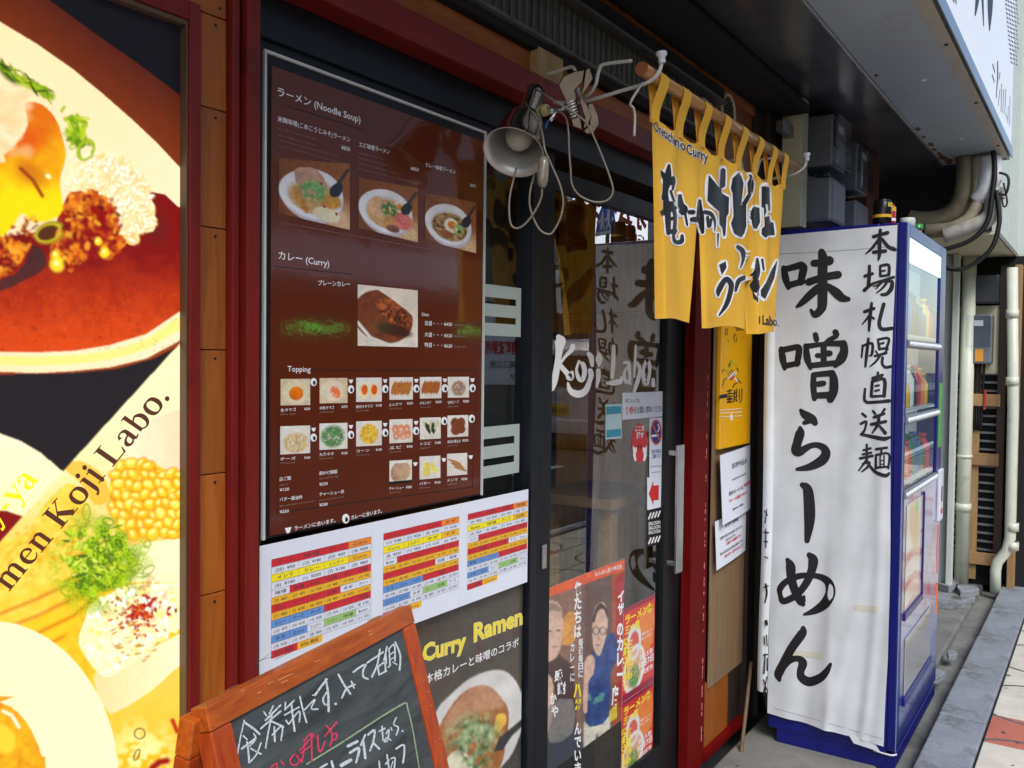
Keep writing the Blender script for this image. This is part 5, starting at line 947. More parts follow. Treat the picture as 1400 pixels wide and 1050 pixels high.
px_sheet('film', M['ink'], gm, [(884.6, 698), (904.5, 693.4), (903.5, 744), (884.3, 748)], t)
w = MB()
for y0 in (702, 736):
    for k in range(4): stroke(w, gm, [(886.5 + k * 4.2, y0 + 8 - k, 1.8), (890 + k * 4.2, y0 - 1 - k, 1.8)], 1, 2, cap=False)
for y0 in (716, 722, 728): type_px(w, 'SALOON', gm, (886.5, y0 + 2.5), (902.5, y0), 5, .02, 1)
w.build('stripe', M['ink_white'], t)

# festival poster with two people, and two red flyers
fp = empty('event_poster', P(800, 1000, 'Y', 1.168), 'tall event poster of two men with white vertical slogan on the door glass', 'poster')
def paint_fest(x, y):
    K = lambda p: [(740 + a / 3.5, 750 + b / 3.5) for a, b in p]; n = fbm(x / 14, y / 14, 3); n2 = fbm(x / 5, y / 5, 6)
    C = ramp(n, (96, 74, 66), (132, 104, 92)); C = mixc(C, (x < 795).astype(float) * .6, (150, 110, 90))
    C = mixc(C, inpoly(x, y, K([(200, 120), (400, 70), (400, 1050), (340, 1050), (340, 200), (300, 150)])), ramp(n, (150, 62, 26), (186, 92, 40))); C = mixc(C, inpoly(x, y, K([(350, 150), (400, 100), (400, 760), (370, 760)])), (170, 34, 36))
    C = mixc(C, inpoly(x, y, K([(210, 140), (340, 100), (330, 620), (210, 620)])), ramp(n, (90, 62, 56), (110, 84, 76)))
    C = mixc(C, inpoly(x, y, K([(26, 184), (400, 50), (400, 100), (26, 236)])), (226, 92, 46))
    C = mixc(C, inpoly(x, y, K([(100, 340), (160, 300), (160, 440), (100, 460)]), 2), ramp(n2, (206, 130, 50), (226, 170, 90)))
    # left man: head, dark shirt, raised fists
    sk = lambda: ramp(.5 + .6 * (n - .5), (198, 160, 138), (226, 190, 168))
    C = mixc(C, inpoly(x, y, K([(-40, 560), (26, 530), (80, 500), (150, 560), (170, 760), (150, 1100), (-40, 1100)])), (74, 52, 48)); C = mixc(C, inpoly(x, y, K([(14, 280), (60, 250), (98, 290), (104, 400), (84, 500), (50, 535), (14, 520)]), 3), sk()); C = mixc(C, inpoly(x, y, K([(10, 300), (50, 256), (96, 290), (86, 300), (40, 300), (16, 330)]), 2) * .7, (120, 96, 84))
    for a, b in ((40, 395), (82, 392)): C = mixc(C, ell(x, y, *K([(a, b)])[0], 3, 1.2, soft=.5), (60, 40, 36))
    C = mixc(C, ell(x, y, *K([(62, 470)])[0], 4, 1, soft=.6), (150, 90, 80)); C = mixc(C, inpoly(x, y, K([(10, 620), (50, 620), (60, 720), (40, 860), (10, 880)]), 2), sk())
    # dark bag and floor
    C = mixc(C, inpoly(x, y, K([(26, 930), (130, 860), (180, 860), (200, 1060), (20, 1100)]), 2), (56, 60, 72)); C = mixc(C, inpoly(x, y, K([(30, 760), (150, 720), (150, 880), (40, 930)]), 2) * .7, (140, 136, 132))
    # right man: blue shirt, pale trousers, glasses
    C = mixc(C, inpoly(x, y, K([(205, 830), (330, 800), (330, 1100), (290, 1100), (270, 900), (250, 1100), (200, 1100)]), 1), ramp(n, (196, 192, 172), (222, 218, 200))); C = mixc(C, inpoly(x, y, K([(265, 880), (285, 940), (275, 1100), (240, 1100)])), (40, 36, 40))
    C = mixc(C, inpoly(x, y, K([(215, 560), (240, 500), (330, 405), (360, 430), (372, 520), (330, 600), (325, 800), (260, 850), (212, 835), (205, 700)]), 2), ramp((n2 - .3) * 1.4, (22, 52, 112), (54, 92, 160)))
    C = mixc(C, inpoly(x, y, K([(205, 700), (300, 690), (310, 720), (210, 760)]), 1) * np.clip((n2 - .5) * 6, 0, 1), (90, 160, 150)); C = mixc(C, inpoly(x, y, K([(208, 540), (235, 508), (256, 530), (250, 600), (225, 640), (220, 780), (200, 770), (203, 640)]), 2), sk())
    C = mixc(C, inpoly(x, y, K([(252, 300), (280, 258), (306, 268), (318, 320), (314, 400), (296, 470), (276, 515), (252, 480), (244, 400)]), 3), sk()); C = mixc(C, inpoly(x, y, K([(244, 350), (258, 290), (285, 258), (315, 290), (318, 340), (300, 290), (270, 300), (256, 350)]), 2), (60, 46, 42))
    for a in (262, 296): C = mixc(C, np.clip(ell(x, y, *K([(a, 394)])[0], 5, 5.5, soft=.2) - ell(x, y, *K([(a, 394)])[0], 3.7, 4.2, soft=.2), 0, 1), (30, 28, 30))
    C = mixc(C, ell(x, y, *K([(270, 462)])[0], 4, 1.1, soft=.6), (150, 90, 84)); C = mixc(C, ell(x, y, *K([(275, 430)])[0], 1.6, 3, soft=.8) * .5, (170, 120, 100))
    C = mixc(C, inpoly(x, y, K([(325, 780), (362, 740), (362, 810), (328, 830)])), (226, 196, 60)); C = mixc(C, inpoly(x, y, K([(230, 1000), (350, 960), (345, 1060), (230, 1080)])), (190, 66, 42))
    return C * (.72 + .56 * fbm(x / 3, y / 3, 80, 3))[..., None] * (.82 + .36 * fbm(x / 12, y / 12, 81))[..., None]
fz = lambda x, y: P(x, y, 'Y', 1.1682)
q = [fz(747.5, 804), fz(854, 764), fz(851, 1050), fz(745.5, 1050)]; zt = (q[0].z + q[1].z) / 2
q = [Vector((q[0].x, 1.1682, zt)), Vector((q[1].x, 1.1682, zt)), Vector((q[1].x, 1.1682, .30)), Vector((q[0].x, 1.1682, .30))]
canvas('printed_sheet', *q, 110, 220, paint_fest, M['print'], fp, photo=True); MB().box(q[0].x, q[1].x, 1.1684, 1.1689, .30, zt).build('backing', M['paper'], fp)
fm = on_plane('Y', 1.1679, WALLOUT); KF = lambda x, y: (740 + x / 3.5, 750 + y / 3.5)
def column(mb, body, x, y0, y1, wd, bold=.03, dx=0):
    n = len(body); h = (y1 - y0) / n
    for i, ch in enumerate(body):
        xx = x + dx * i / max(1, n - 1); yy = y0 + h * (i + .86); type_px(mb, ch, fm, KF(xx - wd / 2, yy + 2), KF(xx + wd / 2, yy - 2), h * .82 / 3.5, bold, 1, .8)
w = MB(); column(w, '俺たちは', 174, 160, 430, 34, .035); column(w, 'カレーに', 148, 450, 640, 20, .02); column(w, '毎週毎日に', 188, 430, 620, 22, .02); column(w, 'んでいます', 174, 830, 1150, 32, .03); column(w, 'イザ', 380, 200, 320, 30, .05); column(w, 'のカレー', 376, 350, 640, 30, .05); column(w, '店', 352, 660, 750, 32, .05); column(w, '感謝', 82, 580, 700, 40, .03, 14); column(w, 'かや', 56, 690, 810, 34, .03, 8)
type_px(w, 'なんばん通り商店会', fm, KF(256, 132), KF(386, 92), 5, .012, 1); w.build('lettering', M['ink_white'], fp)
w = MB(); column(w, 'ハゲ', 172, 640, 800, 38, .05); w.build('lettering', M['yellow_ink'], fp)
def flyer(label, y0, y1, zt, zb):
    r = empty('red_flyer', P(872, y1, 'Y', 1.168), label, 'flyer', 'red ramen flyers on the door glass')
    xa, xb = P(851.5, 900, 'Y', 1.1676).x, P(894.5, 880, 'Y', 1.1676).x
    def pf(u, v):
        n = fbm(u * 7, v * 9, 4); n2 = fbm(u * 24, v * 30, 8); C = ramp(n, (196, 28, 34), (226, 66, 30)); C = mixc(C, inpoly(u, v, [(.5, .15), (.95, .1), (.95, .55), (.6, .6), (.5, .4)], 2), ramp(n2, (226, 110, 40), (240, 150, 70)))
        C = mixc(C, ell(u, v, .36, .72, .34, .26, -.2, .06), (236, 230, 224)); C = mixc(C, ell(u, v, .36, .71, .28, .2, -.2, .1), ramp(n2, (206, 150, 110), (236, 196, 160))); C = mixc(C, ell(u, v, .36, .8, .16, .13, 0, .4) * (n2 > .4), (80, 150, 60)); C = mixc(C, ell(u, v, .34, .42, .22, .2, 0, .1) - .9 * ell(u, v, .34, .44, .15, .14, 0, .1), (226, 226, 226))
        C = mixc(C, (v > .93).astype(float), (150, 20, 50)); C = mixc(C, (v < .05).astype(float), (150, 24, 50)); return C
    canvas('printed_sheet', (xa, 1.1676, zt), (xb, 1.1676, zt), (xb, 1.1676, zb), (xa, 1.1676, zb), 56, 90, pf, M['print'], r); MB().box(xa, xb, 1.1678, 1.1683, zb, zt).build('backing', M['paper'], r)
    y_, o_ = MB(), MB(); W_ = xb - xa; Hh = zt - zb
    def row(mb, body, u0, u1, v, h, b=.03): type_on(mb, body, (xa + u0 * W_, 1.1676, zt - v * Hh), (xa + u1 * W_, 1.1676, zt - v * Hh), (0, 0, h * Hh), WALLOUT, b, .8, 1)
    row(y_, 'ラーメン祭', .05, .95, .17, .09, .04); row(y_, '三つ星', .05, .5, .28, .08, .04)
    for i, ch in enumerate('三百円も'): row(y_, ch, .1, .3, .46 + .11 * i, .085, .04)
    for i, ch in enumerate('増量されます'): row(y_, ch, -.0, .14, .40 + .095 * i, .075, .03)
    row(o_, '2015年', .52, .96, .66, .06, .02); row(o_, '10月7日', .5, .97, .75, .075, .03); row(o_, '限定販売', .56, .95, .84, .05, .02); row(o_, '味噌とカレーの', .58, .9, .4, .03, .01); row(o_, '新しい出会い', .58, .9, .45, .03, .01)
    y_.build('lettering', M['yellow_ink'], r); o_.build('lettering', M['ink_white'], r)
za, zb_, zc = P(873, 823, 'Y', 1.1676).z, P(873, 945, 'Y', 1.1676).z, P(873, 945, 'Y', 1.1676).z - .31
flyer('upper of two red ramen flyers beside the event poster', 823, 945, za, zb_); flyer('lower of two red ramen flyers beside the event poster', 950, 1060, zb_ - .002, zc + .06)

# ------------------------------------------------------------------ beer sign, notices and veneer board right of the door
vb = tag(MB().box(2.9408, 3.2831, 1.1336, 1.1396, .2177, 1.6216).build('veneer_board', M['veneer'], None, bevel=.001), 'brown veneer board fixed to the wall below the yellow sign', 'board')
bs = empty('beer_sign', (3.1, 1.12, 1.05), 'upright yellow sign board with a beast emblem below the curtain', 'sign')
MB().box(2.9561, 3.2678, 1.114, 1.1331, 1.0526, 1.6216).build('panel', plain('sign_yellow', lin((240, 176, 14)), .35, coat=.2), bs, .004)
bmap = on_plane('Y', 1.1136, WALLOUT); KB = lambda *p: crop(960, 430, 5.526, p)
w = MB()
strokes(w, bmap, [KB((140, 620, 28), (178, 615, 28)), KB((205, 565, 6), (205, 660, 7)), KB((188, 580, 9), (224, 572, 9)), KB((188, 600, 9), (224, 594, 9)), KB((186, 622, 9), (226, 616, 9)), KB((190, 640, 14), (222, 636, 14)), KB((190, 662, 12), (222, 658, 12)), KB((245, 570, 9), (238, 660, 9)), KB((232, 600, 8), (262, 588, 8)), KB((262, 565, 8), (256, 655, 7)), KB((236, 630, 7), (270, 612, 7)), KB((250, 640, 6), (268, 655, 6)), KB((282, 565, 6), (280, 640, 6)), KB((300, 560, 7), (298, 630, 7), (285, 665, 8))], 1, .1, 1, 3)
strokes(w, bmap, [KB((148, 440, 6), (160, 415, 5), (178, 430, 4)), KB((152, 545, 5), (165, 495, 7), (182, 482, 6)), KB((232, 552, 6), (245, 525, 9), (265, 520, 5)), KB((298, 522, 5), (275, 500, 7), (262, 480, 6)), KB((270, 430, 5), (268, 408, 6), (255, 405, 4)), KB((205, 375, 12), (206, 385, 12)), KB((220, 345, 3), (200, 400, 5)), KB((192, 455, 4), (225, 415, 5)), KB((195, 475, 4), (240, 425, 5)), KB((200, 490, 4), (252, 440, 5))], 1, .1, 1, 3)
strokes(w, bmap, [KB((178, 105, 5), (176, 150, 5), (188, 150, 5), (190, 105, 4)), KB((195, 190, 5), (195, 203, 5)), KB((250, 90, 5), (243, 102, 5)), KB((236, 160, 5), (254, 155, 5)), KB((246, 145, 5), (238, 185, 5), (252, 205, 5)), KB((258, 170, 4), (262, 205, 4)), KB((292, 70, 5), (297, 110, 5)), KB((302, 80, 4), (290, 120, 4)), KB((304, 165, 4), (306, 172, 4))], 1, .1, 1, 3); w.build('emblem', M['ink'], bs)
w = MB(); strokes(w, bmap, [KB((218, 490, 14), (238, 468, 12))], 2.4); w.build('emblem_red', M['ink_red'], bs)
w = MB(); strokes(w, bmap, [KB((200, 480, 16), (250, 440, 22)), KB((250, 485, 14), (268, 500, 10)), KB((220, 750, 9), (220, 770, 17), (222, 795, 14))], .6); 
for y in (722, 745, 775): stroke(w, bmap, KB((132, y, 4), (296, y - 10, 4)), 1, 3)
w.build('emblem_white', M['ink_white'], bs); w = MB(); strokes(w, bmap, [KB((190, 430, 20), (220, 360, 26), (260, 380, 14)), KB((215, 345, 14), (270, 370, 8))], .3); w.build('emblem_mane', plain('pale_gold', lin((206, 176, 40)), .4), bs)
def curled(name, label, z0, z1, xa, xb, lines, bulge):
    r = empty(name, ((xa + xb) / 2, 1.12, z0), label, 'notice', 'paper notices right of the door'); n, k = 14, 10; g = MB()
    def sf(u, v, d=0): return Vector((xa + (xb - xa) * u + .01 * v * (1 - u), 1.1270 - bulge * (math.sin(math.pi * u) * .5 + (1 - u) ** 3 * .9) * (.6 + .4 * v) - .0006 * d, z1 + (z0 - z1) * v - .012 * (1 - u)))
    vs = [sf(i / n, j / k) for j in range(k + 1) for i in range(n + 1)]; fs = [(j * (n + 1) + i, (j + 1) * (n + 1) + i, (j + 1) * (n + 1) + i + 1, j * (n + 1) + i + 1) for j in range(k) for i in range(n)]
    g.add(vs, fs); g.build('paper', M['paper'], r, smooth=True, fix=False); bk, rd = MB(), MB()
    for body, u0, u1, v, h, red in lines:
        tv, tf = type_mesh(body, .02); x0, x1 = tv[:, 0].min(), tv[:, 0].max()
        (rd if red else bk).add([sf(u0 + (u1 - u0) * (x - x0) / (x1 - x0), v - y / .75 * h, 2.5) for x, y in tv], tf)
    bk.build('lettering', M['ink_grey'], r); rd.build('lettering', M['ink_red'], r)
curled('paper_notice', 'upper curled paper notice hung under the yellow sign', .8019, 1.0461, 2.9485, 3.3463, [('お冷や込み', .3, .75, .25, .07, 0), ('(a great match)', .3, .72, .42, .03, 0), ('追加のカレーライスは', .2, .62, .62, .05, 0), ('¥100引き', .64, .92, .6, .05, 1), ('カレーも追加できます', .2, .75, .72, .04, 1), ('(best dish)', .3, .62, .86, .035, 0)], .03)
curled('paper_notice', 'lower paper notice hanging over the veneer board, slanted bottom edge', .646, .8172, 2.9343, 3.2755, [('麺をゆでる時間', .3, .7, .22, .08, 0), ('麺固めや柔らかめもお申し付けください', .12, .85, .42, .05, 0), ('お好みでどうぞ', .3, .6, .52, .05, 0), ('大盛りは無料です', .3, .8, .6, .05, 1), ('替え玉の注文は食券をお求めください', .12, .9, .74, .05, 0), ('追加の麺は一玉百円でお出しします', .25, .9, .84, .05, 1)], .015)
M['stick'] = wood('weathered_stick', lin((78, 62, 44)), lin((108, 88, 62)), .7, (20, 20, 3))
st_ = tag(MB().tube([P(1027, 905, 'Y', 1.09), P(1021, 960, 'Y', 1.07), P(1010, 1055, 'Y', 1.04), (P(1003, 1110, 'Y', 1.03).x, 1.02, -.02)], [.006, .007, .007, .007], 8, 4).build('wooden_stick', M['stick'], None, smooth=True), 'thin wooden stick leaning against the dark corner post', 'stick')
ov = empty('oval_vent', P(995, 155, 'Y', 1.1336), 'small oval cream framed vent on the orange wall above the curtain rod', 'vent')
pc = P(995, 154, 'Y', 1.1336); ring = [pc + Vector((.063 * math.cos(a), 0, .061 * math.sin(a))) for a in np.linspace(0, 2 * math.pi, 32, endpoint=False)]
MB().tube(ring, .008, 8, closed=True).build('rim', M['cream'], ov, smooth=True); MB().prism([pc + (q - pc) * .95 + Vector((0, -.001, 0)) for q in ring], (0, .003, 0)).build('grille', M['void'], ov)
for k in range(7): MB().box(pc.x - .045, pc.x + .045, pc.y - .004, pc.y - .0015, pc.z - .04 + k * .013, pc.z - .035 + k * .013).build('louvre', M['shutter'], ov)

# ------------------------------------------------------------------ curtain brackets and bamboo rod
def bracket(label, X, dx=0):
    r = empty('curtain_bracket', (X, 1.06, 1.93), label, 'bracket', 'white brackets that carry the curtain rod'); S = 1.774
    def q(x, y): p = P(x, y, 'X', S); return Vector((X, p.y, p.z))
    a = MB().tube([q(742, 104), q(775, 93), q(784, 93), q(788, 104), q(789, 112)], .0042, 8, 5); a.tube([q(789, 112), q(791, 128), q(797, 134), q(806, 128), q(814, 116), q(819, 96), q(826, 88), q(864, 83)], .0042, 8, 5); a.build('upper_arm', M['white_metal'], r, smooth=True)
    b = MB().tube([q(742, 136), q(760, 140), q(797, 139), q(850, 124), q(882, 114), q(895, 106), q(902, 96), q(905, 84)], .0042, 8, 5); b.build('lower_arm', M['white_metal'], r, smooth=True)
    p = q(742, 118); MB().box(X - .012, X + .012, p.y - .004, p.y + .004, p.z - .028, p.z + .026).build('wall_plate', M['white_metal'], r, .001)
    e = q(905.3, 79); MB().lathe(e - Vector((0, 0, .012)), (0, .1, 1), [(0, .0075), (.014, .008), (.018, .012), (.024, .012), (.025, .0)], 14).build('end_cap', M['plastic_w'], r, smooth=True); return r
bracket('near white bracket holding the curtain rod beside the clip lamp', 1.774); bracket('far white bracket at the end of the curtain rod by the grey meters', 2.869)
rod = empty('curtain_rod', (2.3, .85, 1.98), 'bamboo coloured rod carrying the yellow curtain', 'rod')
MB().tube([(1.7478, .847, 1.981), (2.9113, .847, 1.981)], .0143, 20).build('pole', M['bamboo'], rod, smooth=True); MB().lathe((1.7473, .847, 1.981), (-1, 0, 0), [(0, .0146), (.003, .0146), (.003, 0)], 20).build('end_cap', plain('copper_cap', lin((150, 88, 46)), .5), rod)
MB().lathe((2.9118, .847, 1.981), (1, 0, 0), [(0, .0146), (.003, .0146), (.003, 0)], 20).build('end_cap', plain('copper_cap', lin((176, 96, 56)), .5), rod)
cd = MB().tube([(1.7722, .857, 1.9603), P(862, 140, 'Y', .882), P(866, 148, 'Y', .882), P(868, 160, 'Y', .882), P(867, 186, 'Y', .882)], .003, 8, 5)
tag(cd.build('white_string', plain('white_cord', lin((196, 192, 186)), .8), None, smooth=True), 'short white string hanging from the near curtain bracket', 'string')

# ------------------------------------------------------------------ yellow shop curtain: three panels on tabs
cur = empty('shop_curtain', (2.27, .85, 1.45), 'yellow shop curtain of three panels with black brush lettering', 'curtain')
def fabric(name, c, sub, rough=.85):
    m, nt, b = new_mat(name); tc = N(nt, 'ShaderNodeTexCoord'); n1 = N(nt, 'ShaderNodeTexNoise'); n1.inputs['Scale'].default_value = 6; n1.inputs['Detail'].default_value = 5; nt.links.new(tc.outputs['Object'], n1.inputs['Vector'])
    rp = N(nt, 'ShaderNodeValToRGB'); e = rp.color_ramp.elements; e[0].position = .3; e[1].position = .7; e[0].color = (*[v * .86 for v in c], 1); e[1].color = (*[min(1, v * 1.08) for v in c], 1); nt.links.new(n1.outputs[0], rp.inputs[0]); nt.links.new(rp.outputs[0], b.inputs['Base Color']); b.inputs['Roughness'].default_value = rough
    n2 = N(nt, 'ShaderNodeTexNoise'); n2.inputs['Scale'].default_value = 900; nt.links.new(tc.outputs['Object'], n2.inputs['Vector']); n3 = N(nt, 'ShaderNodeTexNoise'); n3.inputs['Scale'].default_value = 14; n3.inputs['Detail'].default_value = 3; nt.links.new(tc.outputs['Object'], n3.inputs['Vector'])
    mu = N(nt, 'ShaderNodeMath', operation='MULTIPLY_ADD'); mu.inputs[1].default_value = .08; nt.links.new(n2.outputs[0], mu.inputs[0]); nt.links.new(n3.outputs[0], mu.inputs[2])
    bp = N(nt, 'ShaderNodeBump'); bp.inputs['Strength'].default_value = .35; bp.inputs['Distance'].default_value = .006; nt.links.new(mu.outputs[0], bp.inputs['Height']); nt.links.new(bp.outputs[0], b.inputs['Normal'])
    tl = N(nt, 'ShaderNodeBsdfTranslucent'); nt.links.new(rp.outputs[0], tl.inputs[0]); ms = N(nt, 'ShaderNodeMixShader'); ms.inputs[0].default_value = sub; out = nt.nodes['Material Output']; nt.links.new(b.outputs[0], ms.inputs[1]); nt.links.new(tl.outputs[0], ms.inputs[2]); nt.links.new(ms.outputs[0], out.inputs[0])
    return m
M['noren'] = fabric('yellow_cotton', lin((252, 192, 62)), .22); M['banner'] = fabric('white_banner_cloth', lin((230, 235, 238)), .2)
ZT, ZB = 1.8934, 1.4514
# left and right edge of each panel at the top and at the bottom hem
PAN = [((1.8084, 1.878), (2.0814, 2.0464)), ((2.0825, 2.1314), (2.4427, 2.4352)), ((2.4437, 2.5202), (2.7434, 2.7073))]
TABS = [1.8296, 1.9571, 2.091, 2.2238, 2.3566, 2.4894, 2.6116, 2.72]
def ztop(x):
    d = min(abs(x - t) for t in TABS); return ZT - .014 * min(1, max(0, (d - .018) / .04)) ** 1.3 + .003 * math.sin(x * 31)
def pedge(i, v):
    e = max(0, (v - (.22, .22, .36)[i]) / (1 - (.22, .22, .36)[i])) ** .8; er = max(0, (v - (.22, .36, .0)[i]) / (1 - (.22, .36, .0)[i])) ** .8; (a0, a1), (b0, b1) = PAN[i]
    e = v ** .4 if i == 0 else e; return a0 + (a1 - a0) * e, b0 + (b1 - b0) * er
def sheet_y(x, z, i=None):
    v = min(1, max(0, (ZT - z) / (ZT - ZB)))
    if i is None: i = 0 if x < pedge(0, v)[1] + .005 else (1 if x < pedge(1, v)[1] + .005 else 2)
    x0, x1 = pedge(i, v); u = min(1, max(0, (x - x0) / (x1 - x0)))
    y = .847 + .007 * math.sin((x - 1.823) / .1333 * 2 * math.pi + .6) * (1 - v) ** 1.5 + .006 * math.sin(x * 21 + 1.7 * i + z * 2.5) * v + .001 * math.sin(x * 57 + z * 9)
    wl = (.05, .04, .08)[i]; bend = (.026, .010, .032)[i] * v ** .45
    if u < wl: y += bend * ((wl - u) / wl) ** 1.6
    if u > .93: y += (.008, .03, .004)[i] * v * ((u - .93) / .07) ** 1.5
    return y
for i in range(3):
    g = MB(); nx, nz = 54, 50
    for j in range(nz + 1):
        for k in range(nx + 1):
            v = j / nz; x0, x1 = pedge(i, v); x = x0 + (x1 - x0) * (k / nx) ** (1.25 if i != 1 else 1.0); zt = ztop(x); z = zt + (ZB - .004 * i + .006 * math.sin(x * 17) - zt) * v; g.v.append((x, sheet_y(x, z, i), z))
    g.f = [(j * (nx + 1) + k, (j + 1) * (nx + 1) + k, (j + 1) * (nx + 1) + k + 1, j * (nx + 1) + k + 1) for j in range(nz) for k in range(nx)]
    g.build('cloth_panel', M['noren'], cur, smooth=True, fix=False)
for x in TABS:
    w2 = .021; pts = []; zt = ztop(x) - .006; y0 = sheet_y(x, zt) - .0015
    prof = [(y0, zt - .004), (y0 - .001, zt + .03), (.847 - .0158, 1.971), (.847 - .0133, 1.9893), (.847, 1.9975), (.847 + .0133, 1.9893), (.847 + .0158, 1.974), (.847 + .010, zt + .042), (y0 + .004, zt - .004)]
    pr = smooth_pts(prof, 3); g = MB()
    for p in pr: g.v += [(x - w2, p[0], p[1]), (x + w2 + .002, p[0], p[1])]
    g.f = [(2 * k, 2 * k + 1, 2 * k + 3, 2 * k + 2) for k in range(len(pr) - 1)]; g.build('tab', M['noren'], cur, smooth=True, fix=False)
def nm(x, y, k=0):
    Y = .847
    for _ in range(8): p = P(x, y, 'Y', Y); Y += .6 * (sheet_y(p.x, p.z) - Y)
    return Vector((p.x, sheet_y(p.x, p.z) - .0008 - .0004 * k, p.z))
N2 = lambda *p: crop(885, 220, 7, p); N3 = lambda *p: crop(955, 210, 8.075, p); N4 = lambda *p: crop(960, 330, 8.075, p)
S_ = [N2((200, 45, 30), (195, 100, 55), (190, 160, 70)), N2((122, 95, 20), (150, 140, 50), (200, 190, 90), (235, 215, 40)), N2((185, 190, 90), (165, 290, 55), (165, 420, 70), (150, 515, 20)), N2((240, 160, 30), (248, 200, 30), (235, 275, 20)), N2((215, 290, 22), (250, 385, 20)), N2((185, 400, 50), (190, 560, 55), (195, 690, 40)), N2((220, 410, 50), (258, 520, 32), (250, 690, 40)), N2((195, 470, 50), (255, 450, 40)), N2((195, 560, 40), (262, 545, 30)), N2((195, 680, 40), (262, 670, 40)), N2((240, 690, 22), (258, 770, 34), (320, 770, 44), (325, 715, 30)),
      N2((305, 320, 30), (315, 420, 60), (345, 465, 75), (310, 500, 55)), N2((352, 490, 24), (375, 615, 18)), N2((395, 490, 40), (432, 490, 45)), N2((420, 560, 45), (455, 560, 50)), N2((495, 372, 22), (495, 460, 50), (500, 540, 70), (520, 680, 35)), N2((545, 490, 40), (605, 510, 40), (640, 580, 22), (640, 670, 8)), N2((570, 540, 30), (585, 630, 34), (604, 560, 26)), N2((672, 700, 18), (668, 820, 6))]
S2 = [N4((170, 600, 22), (178, 535, 62), (250, 420, 56), (300, 450, 62), (312, 520, 56), (262, 690, 52), (180, 815, 18)), N4((362, 545, 28), (392, 440, 52), (455, 400, 50)), N4((388, 60, 40), (440, 110, 55), (445, 200, 32), (415, 292, 12)), N4((600, 195, 28), (602, 330, 62), (572, 470, 55), (600, 660, 18)), N4((655, 200, 25), (672, 315, 18))]
B_ = [N3((105, 235), (225, 380), (236, 175), (265, 155), (292, 180), (288, 360), (246, 388), (250, 440), (330, 485), (325, 660), (302, 700), (290, 900), (270, 920), (255, 820), (225, 780), (222, 640), (90, 520)), N3((445, 205), (478, 285), (490, 330), (466, 555), (540, 440), (532, 330), (562, 262), (542, 225), (582, 242), (605, 340), (588, 440), (520, 570), (520, 800), (500, 880), (465, 925), (385, 880), (352, 770), (380, 690), (370, 440), (350, 380), (370, 270)), N3((600, 585), (665, 600), (672, 760), (636, 832), (600, 820), (555, 700), (555, 650)), N3((690, 362), (775, 372), (786, 632), (765, 620), (760, 560), (730, 556), (742, 640), (722, 700), (775, 690), (785, 752), (820, 762), (835, 900), (760, 905), (735, 932), (690, 890), (690, 830), (722, 800), (715, 600), (688, 590)), N4((180, 258), (252, 220), (262, 290), (210, 372)), N4((825, 205), (792, 400), (690, 636), (642, 602), (640, 540), (700, 450), (760, 312))]
wh, bk = MB(), MB()
for i, s in enumerate(S_ + S2): stroke(wh, nm, [(x, y, w + 4.6) for x, y, w in s], .6 + .05 * (i % 8), 5, across=6); stroke(bk, nm, s, 3 + .2 * (i % 8), 5, across=5)
def dense(poly): return [tuple(p) for p in smooth_pts(poly, 1, True)]
def tess(mb, mapper, poly, k):
    b = bmesh.new(); vs = [b.verts.new((p[0], p[1], 0)) for p in poly]; tri = tessellate_polygon([[Vector((p[0], p[1], 0)) for p in poly]])
    for t3 in tri:
        try: b.faces.new([vs[i] for i in t3])
        except ValueError: pass
    bmesh.ops.subdivide_edges(b, edges=b.edges, cuts=9, use_grid_fill=True); b.verts.index_update(); mb.add([mapper(v.co.x, v.co.y, k) for v in b.verts], [[v.index for v in f.verts] for f in b.faces]); b.free()
for i, p in enumerate(B_): stroke(wh, nm, [(x, y, 4.6) for x, y in p], .6 + .05 * i, 4, closed=True, across=2); tess(bk, nm, p, 3 + .2 * (i % 4))
def type_cloth(mb, body, a, b, h, bold, k=1.5):
    tv, tf = type_mesh(body, bold); x0, x1 = tv[:, 0].min(), tv[:, 0].max()
    mb.add([nm(a[0] + (b[0] - a[0]) * (x - x0) / (x1 - x0), a[1] + (b[1] - a[1]) * (x - x0) / (x1 - x0) - y / .73 * h, k) for x, y in tv], tf)
for m_, bo, k in ((wh, .07, .9), (bk, .018, 3)): type_cloth(m_, 'Oretachi', (893.5, 178), (921, 198), 14, bo, k); type_cloth(m_, 'no', (922, 199), (936, 207), 14, bo, k); type_cloth(m_, 'Curry', (937.5, 209), (967, 222), 14, bo, k)
type_cloth(bk, 'i', (1037, 442), (1039, 442.5), 11, .02, 1.5); type_cloth(bk, 'Labo.', (1042, 443), (1064, 446), 13, .02, 1.5)
wh.build('lettering_outline', M['ink_white'], cur, fix=False); bk.build('brush_lettering', M['ink'], cur, fix=False)
plb = tag(MB().prism([P(938, 128, 'Y', 1.05), P(952, 133, 'Y', 1.045), P(965, 134, 'Y', 1.045), P(973, 141, 'Y', 1.045), P(970, 149, 'Y', 1.045), P(960, 146, 'Y', 1.045), P(948, 142, 'Y', 1.045), P(940, 138, 'Y', 1.045)], (0, .012, .004)).build('plastic_bag', plain('crumpled_film', lin((150, 150, 150)), .4), None, bevel=.003), 'crumpled grey plastic film lying behind the curtain rod', 'plastic film')

